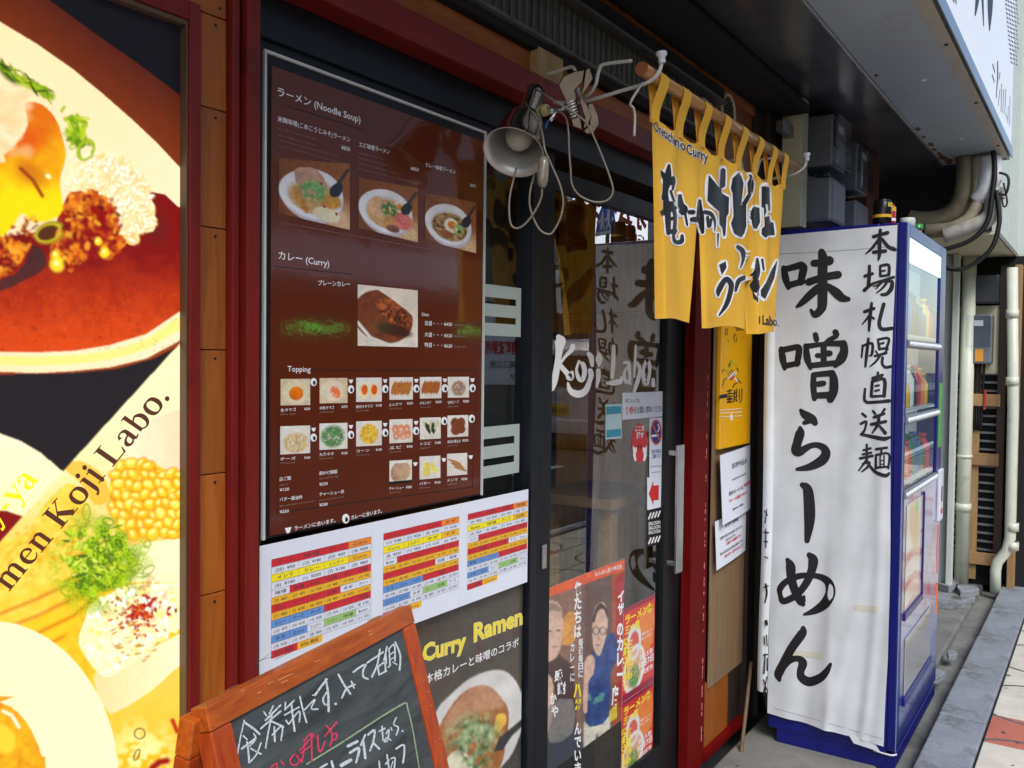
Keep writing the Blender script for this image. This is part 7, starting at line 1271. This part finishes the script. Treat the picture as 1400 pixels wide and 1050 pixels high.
side = [[E1((295, 40, 40), (285, 180, 50), (285, 330, 45), (270, 400, 22)), E1((215, 118, 45), (300, 95, 42), (380, 72, 48)), E1((275, 155, 42), (190, 262, 34), (120, 325, 16)), E1((318, 150, 40), (390, 240, 46), (468, 272, 46)), E1((215, 305, 45), (355, 290, 45))],
    [E1((165, 470, 38), (160, 620, 46), (150, 710, 44)), E1((110, 592, 40), (200, 562, 40)), E1((105, 760, 46), (190, 690, 36), (330, 640, 30), (455, 603, 36)), E1((292, 480, 28), (296, 585, 36)), E1((295, 470, 34), (395, 458, 36), (396, 575, 40)), E1((315, 530, 24), (350, 525, 24)), E1((295, 592, 30), (400, 578, 32)), E1((345, 640, 32), (280, 690, 26), (210, 716, 14)), E1((300, 680, 26), (240, 745, 14)), E1((365, 680, 34), (310, 745, 26), (245, 795, 14)), E1((350, 660, 30), (432, 655, 42), (425, 740, 54), (370, 805, 46), (310, 812, 36))],
    [E2((235, 40, 34), (215, 200, 46), (203, 370, 28)), E2((150, 142, 40), (260, 104, 44)), E2((212, 185, 36), (120, 295, 16)), E2((228, 200, 30), (262, 226, 28)), E2((380, 52, 46), (345, 180, 46), (325, 285, 46), (360, 350, 46), (478, 340, 44))],
    [E2((196, 465, 34), (176, 640, 40), (160, 800, 28)), E2((128, 545, 30), (115, 685, 24)), E2((126, 552, 30), (240, 520, 34), (238, 650, 34), (205, 668, 18)), E2((310, 482, 28), (328, 590, 38)), E2((310, 476, 32), (440, 462, 32), (408, 590, 34)), E2((340, 525, 28), (378, 515, 28)), E2((330, 588, 32), (410, 578, 32)), E2((285, 612, 24), (305, 645, 24)), E2((430, 582, 24), (395, 635, 28)), E2((275, 672, 34), (410, 636, 34)), E2((342, 655, 34), (285, 738, 30), (212, 800, 14)), E2((365, 690, 36), (362, 765, 36), (400, 806, 36), (468, 796, 34))],
    [E3((265, 62, 24), (262, 130, 28)), E3((218, 112, 28), (305, 84, 28)), E3((215, 140, 28), (205, 272, 28)), E3((215, 142, 28), (322, 122, 34), (320, 272, 34)), E3((243, 182, 20), (275, 176, 20)), E3((240, 226, 20), (275, 218, 20)), E3((210, 276, 24), (320, 270, 24)), E3((150, 208, 22), (150, 318, 28), (240, 326, 28), (365, 315, 34))],
    [E3((125, 430, 24), (155, 455, 26)), E3((112, 522, 24), (160, 500, 24), (148, 570, 22), (122, 612, 28)), E3((115, 615, 28), (230, 640, 34), (320, 656, 40), (370, 642, 24)), E3((220, 405, 20), (240, 430, 24)), E3((325, 390, 26), (290, 442, 20)), E3((230, 462, 28), (320, 430, 28)), E3((205, 526, 30), (335, 500, 30)), E3((275, 450, 30), (262, 530, 30), (215, 602, 16)), E3((280, 540, 22), (330, 602, 36))],
    [E3((165, 708, 22), (165, 850, 28)), E3((135, 758, 22), (200, 740, 22)), E3((128, 796, 22), (205, 780, 22)), E3((105, 832, 26), (215, 808, 26)), E3((160, 850, 26), (92, 942, 14)), E3((130, 880, 22), (190, 866, 22), (170, 910, 24), (122, 950, 16)), E3((180, 882, 24), (240, 950, 28), (330, 986, 36), (365, 965, 24)), E3((250, 748, 24), (345, 735, 24)), E3((300, 745, 20), (290, 800, 20)), E3((246, 800, 20), (246, 920, 24)), E3((246, 802, 22), (362, 790, 22), (358, 920, 22)), E3((285, 810, 14), (285, 910, 14)), E3((320, 806, 14), (320, 910, 14)), E3((285, 852, 11), (320, 850, 11)), E3((285, 884, 11), (320, 882, 11)), E3((246, 914, 22), (360, 905, 22))]]
for gl in side: ink = MB(); strokes(ink, bmapx, gl, 1, .1, 1, 4); ink.build('brush_character', M['ink'], bn, fix=False)
nb = empty('narrow_banner', (3.185, 1.0, .17), 'narrow rolled white banner edge with black writing beside the dark post', 'banner')
g = MB(); A_ = []
for j in range(41):
    z = 1.52 - (1.52 - .165) * j / 40
    for k in range(9):
        a = math.pi * k / 8; g.v.append((3.176 - .010 * math.sin(a) - .004 * math.sin(z * 7), 1.035 - .037 * k / 8 + .003 * math.sin(z * 5), z))
g.f = [(j * 9 + k, (j + 1) * 9 + k, (j + 1) * 9 + k + 1, j * 9 + k + 1) for j in range(40) for k in range(8)]; g.build('cloth', M['banner'], nb, smooth=True, fix=False)
def nbm(x, y, k=0): p = P(x, y, 'X', 3.163); return Vector((3.163 - .0008 - .0004 * k - .004 * math.sin(p.z * 7), p.y, p.z))
NK = lambda *p: crop(1030, 560, 2.386, p); w = MB()
strokes(w, nbm, [NK((36, 330, 4), (46, 345, 4)), NK((44, 325, 3), (38, 370, 4)), NK((34, 400, 5), (48, 402, 5)), NK((40, 390, 4), (40, 450, 4)), NK((34, 430, 4), (46, 432, 4)), NK((36, 480, 4), (46, 485, 4)), NK((40, 570, 7), (44, 600, 6), (38, 630, 4)), NK((34, 580, 4), (48, 575, 4)), NK((42, 690, 10), (44, 700, 9)), NK((36, 740, 4), (38, 765, 4)), NK((44, 735, 4), (46, 770, 4)), NK((34, 800, 4), (48, 798, 5)), NK((40, 795, 4), (36, 860, 5)), NK((46, 810, 4), (46, 850, 4)), NK((34, 880, 4), (48, 920, 4)), NK((46, 870, 4), (34, 930, 4)), NK((40, 900, 4), (42, 970, 4))], 1, .1, 1, 3); w.build('brush_lettering', M['ink'], nb, fix=False)

# ------------------------------------------------------------------ drinks left on top of the vending machine
def can(label, x, y, c1, c2, h=.088, r=.031):
    o = empty('drink_can', (x, y, 1.829), label, 'can', 'cans on top of the vending machine')
    MB().lathe((x, y, 1.8292), (0, 0, 1), [(0, 0), (0, r * .85), (.006, r), (h - .012, r), (h - .002, r * .82), (h, r * .84), (h, r * .78), (h - .003, 0)], 20).build('body', plain('can_' + label[:5], lin(c1), .25, metal=.4), o, smooth=True)
    MB().lathe((x, y, 1.8292), (0, 0, 1), [(h * .3, r + .0006), (h * .42, r + .0006)], 20).build('band', plain('canband_' + label[:5], lin(c2), .3), o, smooth=True); MB().lathe((x, y, 1.8292), (0, 0, 1), [(h * .88, r * .97), (h * .92, r * .9)], 20).build('rim', plain('gold_rim', lin((196, 160, 60)), .3, metal=.6), o, smooth=True)
    w = MB(); bd = MB()
    if 'black' in label:
        type_on(bd, 'BLACK', (x - r * .75, y - r * .72, 1.829 + h * .72), (x - r * .05, y - r - .0008, 1.829 + h * .72), (0, 0, .014), (-.5, -.8, 0), .03, .73, 3); bd.build('lettering', M['yellow_ink'], o)
can('black and gold drink can on the vending machine top', 3.262, .665, (30, 28, 30), (206, 160, 40)); can('red and white drink can behind the black can', 3.345, .668, (200, 60, 60), (236, 236, 236), .084)
o = empty('bottle', (3.50, .60, 1.829), 'plastic bottle with a green cap on the vending machine top', 'bottle')
MB().lathe((3.42, .612, 1.8292), (0, 0, 1), [(0, 0), (0, .026), (.04, .026), (.044, .024), (.044, 0)], 16).build('cup', plain('clear_cup', lin((190, 196, 190)), .2), o, smooth=True)
MB().lathe((3.62, .612, 1.8292), (0, 0, 1), [(0, 0), (0, .014), (.022, .015), (.03, .012), (.03, 0)], 14).build('label', plain('bottle_orange', lin((196, 110, 50)), .3), o, smooth=True); MB().lathe((3.62, .612, 1.8597), (0, 0, 1), [(0, .019), (.018, .019), (.02, .0)], 14).build('cap', plain('green_cap', lin((40, 130, 60)), .3), o, smooth=True)

# ------------------------------------------------------------------ conduit and electricity meters above the vending machine
tag(MB().box(3.4935, 3.5697, 1.0083, 1.0878, 1.8832, 2.3802).build('conduit_box', M['cream'], None, .003), 'cream square conduit beside the far end of the curtain rod', 'conduit')
tag(MB().box(3.3681, 3.488, 1.041, 1.0736, 2.2265, 2.2702).build('metal_bracket_strip', surf('galvanised', lin((130, 138, 144)), rough=.35, metal=.7), None, .003), 'short galvanised metal strip above the dark post', 'metal strip')
def meter(label, x, z, s=1.0):
    r = empty('electricity_meter', (x, .98, z), label, 'meter', 'electricity meters above the vending machine'); Y0 = 1.075
    box('back_plate', M['meter_dark'], r, x - .065, x + .195, Y0 - .02, Y0, z - .22, z + .24, .003)
    box('housing', M['meter'], r, x - .02, x + .185, .932, 1.0545, z + .02, z + .223, .008)
    box('clear_cover', M['clear'], r, x - .022, x + .187, .91, .9315, z + .022, z + .221, .004); box('dial_plate', M['meter_dark'], r, x + .0, x + .16, .927, .9316, z + .1, z + .205); box('display', M['plastic_w'], r, x + .04, x + .115, .9245, .9268, z + .163, z + .19)
    box('terminal_cover', M['meter'], r, x - .055, x + .16, .921, 1.0545, z - .207, z - .03, .014); MB().tube([(x + .05, .98, z - .03), (x + .05, .98, z + .021)], .022, 14).build('cable_neck', M['clear'], r, smooth=True)
meter('nearer grey electricity meter above the vending machine', 3.662, 2.1175); meter('farther grey electricity meter above the vending machine', 4.077, 2.09)
tag(MB().box(4.469, 4.7306, .981, 1.0846, 1.8941, 2.3737).build('rusty_post', surf('rusty_board', lin((84, 48, 38)), rough=.8, var=.2), None, .003), 'rust brown board hanging behind the cans', 'board')

# ------------------------------------------------------------------ ducts, pipes and cables beyond the vending machine
XD = 4.95
def dp(x, y, d=0): return P(x, y, 'X', XD + d)
pts = [dp(1243, 300), dp(1268, 302), dp(1290, 297), dp(1306, 286), dp(1316, 268), dp(1320, 245), dp(1321, 215)]
sm_ = [Vector(p) for p in smooth_pts(pts, 26)]; g = MB().tube(sm_, [.045 + .0028 * (1 if k % 2 else -1) for k in range(len(sm_))], 16)
tag(g.build('corrugated_duct', M['duct'], None, smooth=True), 'thick beige corrugated duct bending up under the awning end', 'duct')
g = MB().tube([dp(1265, 313, -.03), dp(1295, 312, -.03), dp(1318, 303, -.03), dp(1331, 288, -.03), dp(1336, 268, -.03), dp(1337, 215, -.03)], .028, 14, 8); tag(g.build('bent_pipe', M['duct'], None, smooth=True), 'thinner beige pipe running beside the corrugated duct', 'pipe')
g = MB().tube([dp(1290, 322, -.03), dp(1325, 311, -.03), dp(1345, 303, -.03), dp(1357, 290, -.03), dp(1359, 270, -.03)], .040, 16, 8).lathe(dp(1359, 272, -.03), (0, 0, 1), [(0, .048), (.05, .048)], 16); tag(g.build('drain_pipe', surf('grey_pvc', lin((186, 184, 176)), rough=.45, var=.08, scale=8, dirt=(lin((110, 104, 92)), 9, .5, .75)), None, smooth=True), 'fat grey elbow pipe hanging under the pale siding', 'pipe')
g = MB().tube([dp(1332, 275, -.03), dp(1345, 262, -.03), dp(1352, 245, -.03), dp(1353, 215, -.03)], [.03, .045, .052, .052], 16, 6); tag(g.build('white_elbow', M['plastic_w'], None, smooth=True), 'white pipe elbow under the awning end', 'pipe')
cb_ = lambda pts, Y=-.08: [dp(x, y, Y) for x, y in pts]
tag(MB().tube(cb_([(1288, 342), (1320, 332), (1340, 318), (1352, 298), (1356, 270), (1360, 235), (1358, 205)]), .012, 8, 6).build('black_cable', M['cable_black'], None, smooth=True), 'upper thick black cable sagging to the vending machine', 'cable')
tag(MB().tube(cb_([(1293, 366), (1315, 368), (1340, 355), (1358, 335), (1366, 305), (1365, 280), (1362, 260)]), .011, 8, 6).build('black_cable', M['cable_black'], None, smooth=True), 'lower black cable curving beside the pale siding', 'cable')
tag(MB().tube(cb_([(1362, 262), (1374, 266), (1379, 252), (1377, 240), (1366, 236)]), .006, 8, 6).tube(cb_([(1368, 262), (1372, 282), (1377, 276), (1372, 250)]), .004, 8, 6).build('cable_loop', M['cable_black'], None, smooth=True), 'small loop of grey cable on the pale siding', 'cable')
jb = MB().prism([dp(1354, 262, -.03), dp(1362, 266, -.03), dp(1371, 246, -.03), dp(1364, 241, -.03)], (0, .03, 0)); tag(jb.build('junction_box', M['duct'], None, bevel=.004), 'slanted grey junction box tied among the cables', 'junction box')

# ------------------------------------------------------------------ next building: overhang with pale siding, recess with louvres
nbld = empty('neighbour_building', (5.8, .9, 0), 'neighbouring building with pale siding, cream underside and a louvred recess', 'building')
XE = 6.25
box('overhang', M['cream'], nbld, 5.15, XE + .4, .505, 1.3, 2.02, 2.035); 
for k in range(24): box('siding_board', M['siding'], nbld, 5.15 + k * .0625, 5.15 + k * .0625 + .0615, .498 - .003 * (k % 2), .52, 2.0355, 4.2)
box('overhang_end_shade', M['void'], nbld, 5.14, 5.1495, .522, 1.09, 2.0355, 3.2); box('overhang_core', M['siding'], nbld, 5.155, 6.65, .5205, 1.3, 2.0355, 4.2); box('overhang_edge', surf('grey_drip_edge', lin((120, 118, 110)), rough=.6), nbld, 5.14, 6.65, .492, .4975, 2.015, 2.04)  # the dark end panel stands in for the shadow beneath the awning
box('recess_wall', M['void'], nbld, XE, XE + .1, .40, 1.3, -.02, 2.019); box('end_wall', M['siding'], nbld, XE + .101, 14, .38, 1.3, -.02, 4.2)
lv = MB().box(XE - .030, XE - .004, .575, .985, -.012, .0).mesh('louvre_slat'); lv.materials.append(surf('grey_louvre', lin((120, 122, 124)), rough=.5, var=.1)); lv2 = None
for k in range(26):
    o = bpy.data.objects.new('louvre_slat', lv); COL.objects.link(o); o.location = (0, 0, .16 + k * .052); attach(o, nbld)
box('timber_upright', M['tan_wood'], nbld, XE - .06, XE - .035, .665, .715, .02, 1.47, .003)
for z in (1.10, .735, .12): box('timber_rail', M['tan_wood'], nbld, XE - .085, XE - .0605, .555, .86, z, z + .075, .003)
box('jamb', M['darkwood'], nbld, XE - .05, XE - .002, .53, .574, -.02, 1.96); box('jamb', M['tan_wood'], nbld, XE - .08, XE - .002, .455, .495, -.02, 1.96, .003); box('meter_panel', M['cream'], nbld, XE - .04, XE - .02, .545, .86, 1.30, 1.72, .002)
box('white_column', M['siding'], nbld, 5.98, 6.09, .80, .90, -.02, 2.019, .004); box('white_column', M['siding'], nbld, 5.93, 5.98, .765, .80, -.02, 2.019, .004); box('white_column', M['plastic_w'], nbld, 6.095, 6.11, .755, .765, -.02, 2.019)
em = empty('wall_meter', (XE - .1, .68, 1.35), 'grey electricity meter with an orange label in the louvred recess', 'meter')
box('housing', M['meter'], em, XE - .15, XE - .041, .60, .745, 1.36, 1.66, .010); box('clear_cover', M['clear'], em, XE - .175, XE - .1505, .605, .74, 1.46, 1.655, .006); box('display', M['plastic_w'], em, XE - .156, XE - .1503, .65, .71, 1.59, 1.625); box('orange_label', plain('amber_label', lin((226, 160, 60)), .5), em, XE - .1525, XE - .1502, .645, .69, 1.375, 1.45)
tag(MB().box(XE - .14, XE - .02, .57, .75, 1.73, 1.90).build('dark_box', M['meter_dark'], None, .01), 'dark grey box above the wall meter in the recess', 'box')
g = MB()
for k in range(4): g.tube([(XE - .08, .645 + .022 * k, 1.36), (XE - .07, .65 + .02 * k, 1.2), (XE - .07, .655 + .012 * k, .95)], .007, 6, 3)
tag(g.build('meter_cables', M['cable_black'], None, smooth=True), 'dark cables hanging down from the wall meter', 'cable')
tag(MB().tube([(XE - .09, .635, 1.2), (XE - .09, .637, 1.08)], .008, 8).build('red_tool', plain('red_handle', lin((190, 60, 40)), .4), None), 'small red handle hanging on the timber in the recess', 'handle')
pp = empty('rain_pipe', (6.1, .74, -.02), 'cream rain pipe with clip, left of the louvred recess', 'pipe', 'cream rain pipes'); MB().tube([(6.12, .735, -.02), (6.12, .735, 2.018)], .040, 18).build('pipe', M['pvc'], pp, smooth=True); MB().lathe((6.12, .735, .78), (0, 0, 1), [(0, .042), (.0, .045), (.02, .045), (.02, .042)], 18).build('clip', M['pvc'], pp, smooth=True); MB().lathe((6.12, .735, .45), (0, 0, 1), [(0, .042), (.0, .046), (.05, .046), (.05, .042)], 18).build('sleeve', M['pvc'], pp, smooth=True)
pp = empty('rain_pipe', (6.05, .50, -.02), 'cream rain pipe with kinked foot, right of the louvred recess', 'pipe', 'cream rain pipes'); XP = 6.08
kp = [P(1384, 366, 'X', XP), P(1385, 560, 'X', XP), P(1381, 735, 'X', XP), P(1377, 752, 'X', XP), P(1364, 768, 'X', XP), P(1361, 780, 'X', XP), P(1361, 812, 'X', XP)]
MB().tube(kp, .030, 18).build('pipe', M['pvc'], pp, smooth=True)
for y in (428, 520, 745, 719): 
    q = P(1384, y, 'X', XP); MB().lathe(Vector((XP, q.y, q.z - .03)), (0, 0, 1), [(0, .031), (0, .035), (.05, .035), (.05, .031)], 18).build('sleeve', M['pvc'], pp, smooth=True)

# ------------------------------------------------------------------ street side behind the camera, seen in the glass
def house(label, x0, x1, y, h, col, storeys, wcols, name='street_building'):
    r = empty(name, ((x0 + x1) / 2, y - 3, -.02), label, 'building', 'buildings across the street'); mm_ = surf('wall_' + label[:12], lin(col), rough=.7, var=.06, scale=2); dark = surf('dark_pane', lin((46, 54, 62)), rough=.12, coat=.5)
    box('wall', mm_, r, x0, x1, y - 6, y, -.02, h)
    for s in range(1, storeys):
        for k in range(wcols):
            cx = x0 + (x1 - x0) * (k + .5) / wcols; z = .6 + s * h / storeys; f = MB().box(cx - .75, cx + .75, y + .001, y + .06, z, z + 1.3).build('window', M['white_metal'], r, .01)
            box('window_glass', dark, f, cx - .68, cx - .02, y + .061, y + .07, z + .07, z + 1.23); box('window_glass', dark, f, cx + .02, cx + .68, y + .061, y + .07, z + .07, z + 1.23)
    box('shop_opening', M['void'], r, x0 + .5, x1 - .5, y + .002, y + .03, -.02, 2.5); box('cornice', mm_, r, x0 - .1, x1 + .1, y - 6.1, y + .12, h + .001, h + .25, .02)
    return r
h1 = house('cream shop house across the street with a red fascia', 2.0, 8.4, -9.2, 6.2, (196, 186, 170), 2, 4); box('fascia_sign', plain('red_fascia', lin((176, 40, 40)), .4), h1, 2.2, 8.2, -9.14, -8.9, 2.6, 3.3, .02); box('striped_awning', plain('mauve_awning', lin((150, 110, 130)), .7), h1, 2.4, 8.0, -8.89, -7.9, 2.45, 2.58, .02)
h2 = house('grey concrete block across the street', 8.6, 16.5, -9.2, 8.2, (150, 150, 156), 3, 5); box('fascia_sign', M['sign_white'], h2, 8.8, 16.2, -9.12, -8.95, 2.7, 3.4, .02)
gs = empty('green_sign', (10, -8.9, 2.4), 'row of green lit letters over the shop across the street', 'lit sign'); gl = plain('green_led', (.08, .9, .12), .4, emit=2.2)
for (xa, ya, wd, hg) in ((396, 449, .10, .10), (420, 447, .34, .10), (436, 448, .30, .09), (456, 449, .24, .07), (470, 450, .2, .06), (512, 449, .22, .09), (524, 448, .3, .11), (638, 452, .22, .13), (654, 454, .14, .10)):
    q = mirror(P(xa, ya, 'Y', 2 * 1.14 + 8.9), 1.14); box('lit_letter', gl, gs, q.x - wd / 2, q.x + wd / 2, -8.94, -8.9, q.z - hg / 2, q.z + hg / 2)
h3 = house('tall white building across the street with a billboard', 16.8, 26, -9.2, 9.0, (206, 206, 204), 3, 5); h4 = house('brown house across the street at the left', -8, 1.8, -9.2, 6.8, (130, 96, 80), 2, 5); house('beige house far along the opposite side', 26.3, 40, -9.2, 7.5, (176, 160, 140), 3, 6)
bb_ = empty('billboard', mirror(R(836, 316, 20)), 'white billboard with red lettering across the street', 'billboard'); c = mirror(R(836, 316, 20))
MB().box(c.x - 1.5, c.x + 1.9, c.y - .15, c.y, c.z - .75, c.z + .8).build('panel', plain('lit_white_panel', (.8, .85, .9), .4, emit=3.0), bb_, .02); w = MB(); type_on(w, 'オムイタ', (c.x + 1.8, c.y, c.z + .25), (c.x - 1.2, c.y, c.z + .25), (0, 0, .5), (0, 1, 0), .05, .73, 20); type_on(w, 'GERBERA', (c.x + 1.7, c.y, c.z - .1), (c.x - .6, c.y, c.z - .1), (0, 0, .2), (0, 1, 0), .02, .73, 20); w.build('lettering', M['ink_red'], bb_)
box('post', M['shutter'], bb_, c.x - .1, c.x + .1, c.y - .35, c.y - .16, -.02, c.z - .76)
cs = empty('crossing_sign', mirror(R(828, 300, 17)), 'blue pentagonal school crossing sign on a pole across the street', 'sign'); c = mirror(R(828, 300, 17)); fx = Vector((.92, .39, 0)) ; fx = Vector((-fx.y, fx.x, 0)); fx = Vector((.42, -.9, 0)).normalized(); fn_ = Vector((-.9, -.42, 0)).normalized()
sh = [(-.30, -.26), (.30, -.26), (.22, .1), (.06, .30), (-.06, .30), (-.22, .1)]
MB().prism([c + fx * a * 1.1 + Vector((0, 0, b * 1.1)) for a, b in sh], -fn_ * .02).build('panel', plain('sign_blue', lin((50, 120, 214)), .35), cs); fg = MB()
def cmap2(x, y, k=0): return c + fx * x + Vector((0, 0, -y)) + fn_ * (.002 + .0006 * k)
for dx, s in ((-.09, 1.0), (.10, .85)):
    strokes(fg, cmap2, [[(dx, -.17 * s, .075 * s), (dx, -.165 * s, .075 * s)], [(dx, -.10 * s, .09 * s), (dx, .05 * s, .08 * s)], [(dx, .05 * s, .05 * s), (dx - .07 * s, .19 * s, .04 * s)], [(dx, .05 * s, .05 * s), (dx + .06 * s, .19 * s, .04 * s)], [(dx - .02, -.08 * s, .035 * s), (dx + .1 * s, .02 * s, .03 * s)]], 1, .3)
strokes(fg, cmap2, [[(-.28, .245, .03), (.28, .245, .03)], [(-.25, .02, .03), (-.19, .02, .03)], [(.22, .02, .03), (.27, .02, .03)]], 1); fg.build('figure_mark', M['ink_white'], cs); MB().tube([c - fn_ * .05 + Vector((0, 0, .2)), Vector((c.x, c.y, -.02)) - fn_ * .05], .04, 10).build('pole', M['shutter'], cs)
# parked van
van = empty('parked_van', (13.6, -5.0, -.12), 'silver small van with a yellow plate parked across the road', 'van'); sil = surf('silver_paint', lin((206, 204, 206)), rough=.3, metal=.1, coat=.5, var=.03); y0, y1, xv = -5.75, -4.28, 12.35
prof = [(xv, .32), (xv, .95), (xv + .12, 1.62), (xv + .22, 1.80), (xv + 2.2, 1.82), (xv + 2.75, 1.15), (xv + 3.3, 1.0), (xv + 3.35, .32)]
MB().prism([(x, y0, z - .12) for x, z in prof], (0, y1 - y0, 0)).build('body', sil, van, bevel=.05)
dk = surf('van_glass', lin((30, 34, 38)), rough=.06, coat=.6); MB().prism([(xv - .012 + (.0), y0 + .14, .92), (xv - .012, y1 - .14, .92), (xv + .088, y1 - .2, 1.42), (xv + .088, y0 + .2, 1.42)], (.02, 0, 0)).build('rear_window', dk, van); box('bumper', sil, van, xv - .05, xv + .05, y0 + .03, y1 - .03, .16, .40, .03)
box('number_plate', plain('plate_yellow', lin((222, 190, 40)), .5), van, xv - .022, xv - .002, -5.18, -4.85, .46, .63, .004); w = MB(); type_on(w, '38-57', (xv - .023, -4.87, .50), (xv - .023, -5.16, .50), (0, 0, .08), (-1, 0, 0), .03, .73, 2); w.build('lettering', M['ink'], van); box('handle', sil, van, xv - .03, xv - .002, -5.1, -4.93, .74, .84, .01)
for yy in (y0 + .02, y1 - .17): box('tail_lamp', plain('tail_red', lin((180, 20, 20)), .2, coat=.5), van, xv - .015, xv + .03, yy, yy + .15, .42, .62, .01)
MB().prism([(xv + .35, y1 + .004, .98), (xv + 2.1, y1 + .004, .98), (xv + 1.95, y1 - .02, 1.5), (xv + .4, y1 - .02, 1.5)], (0, .008, 0)).build('side_window', dk, van)
for x in (xv + .55, xv + 2.75):
    for yy in (y0 + .02, y1 - .16): wl = MB().lathe((x, yy, .15), (0, 1, 0), [(0, 0), (0, .25), (.02, .27), (.13, .27), (.15, .25), (.15, 0)], 24).build('wheel', M['rubber'], van, smooth=False); MB().lathe((x, yy + .151, .15), (0, 1, 0), [(0, .17), (.006, .16), (.006, 0)], 16).build('rim', M['steel'], wl)
# evacuation notice on a utility pole
up_ = empty('utility_pole', (0, 0, -.12), 'grey utility pole with evacuation notices across the road', 'utility pole'); c = mirror(R(690, 470, 7.6)); up_.location = (c.x, c.y, -.12)
MB().tube([(c.x + .25, c.y - .25, -.12), (c.x + .25, c.y - .25, 8)], .15, 18).build('pole', M['concrete'], up_, smooth=True); fn2 = Vector((-.82, .57, 0)).normalized(); fa = Vector((-fn2.y, fn2.x, 0)); fa = fa if fa.y < 0 else -fa
def nb2(a, b): return c + fa * a + Vector((0, 0, b))
MB().prism([nb2(-.2, -.35), nb2(.2, -.35), nb2(.2, .25), nb2(-.2, .25)], -fn2 * .015).build('notice_plate', M['paper'], up_, bevel=.01); MB().prism([nb2(-.2, .29), nb2(.2, .29), nb2(.2, .52), nb2(-.2, .52)], -fn2 * .015).build('brown_plate', plain('brown_plate', lin((90, 70, 56)), .5), up_, bevel=.01)
w, w2_, w3 = MB(), MB(), MB(); type_on(w, '災害時避難所', nb2(-.17, -.08), nb2(.17, -.08), (0, 0, .09), fn2, .03, .73, 6); w.build('lettering', M['ink_red'], up_); type_on(w2_, '南堀江公園', nb2(-.15, -.2), nb2(.12, -.2), (0, 0, .05), fn2, .01, .73, 6); type_on(w2_, '27', nb2(-.15, -.31), nb2(-.05, -.31), (0, 0, .05), fn2, .01, .73, 6); w2_.build('lettering', M['ink_grey'], up_); type_on(w3, '図書館前', nb2(-.17, .37), nb2(.17, .37), (0, 0, .07), fn2, .02, .73, 6); w3.build('lettering', M['ink_white'], up_)

for o in COL.objects:      # print and writing too small to pick apart stays one part
    if o.type == 'MESH' and o.parent is not None and o.name.split('.')[0] in ('lettering', 'lettering_outline', 'small_print', 'table_cell', 'chalk_writing', 'chalk_line', 'ruled_line', 'stripe', 'paint_chips', 'rust_stain', 'emblem', 'figure_mark', 'hand_print', 'brush_lettering', 'band'): o['kind'] = 'stuff'
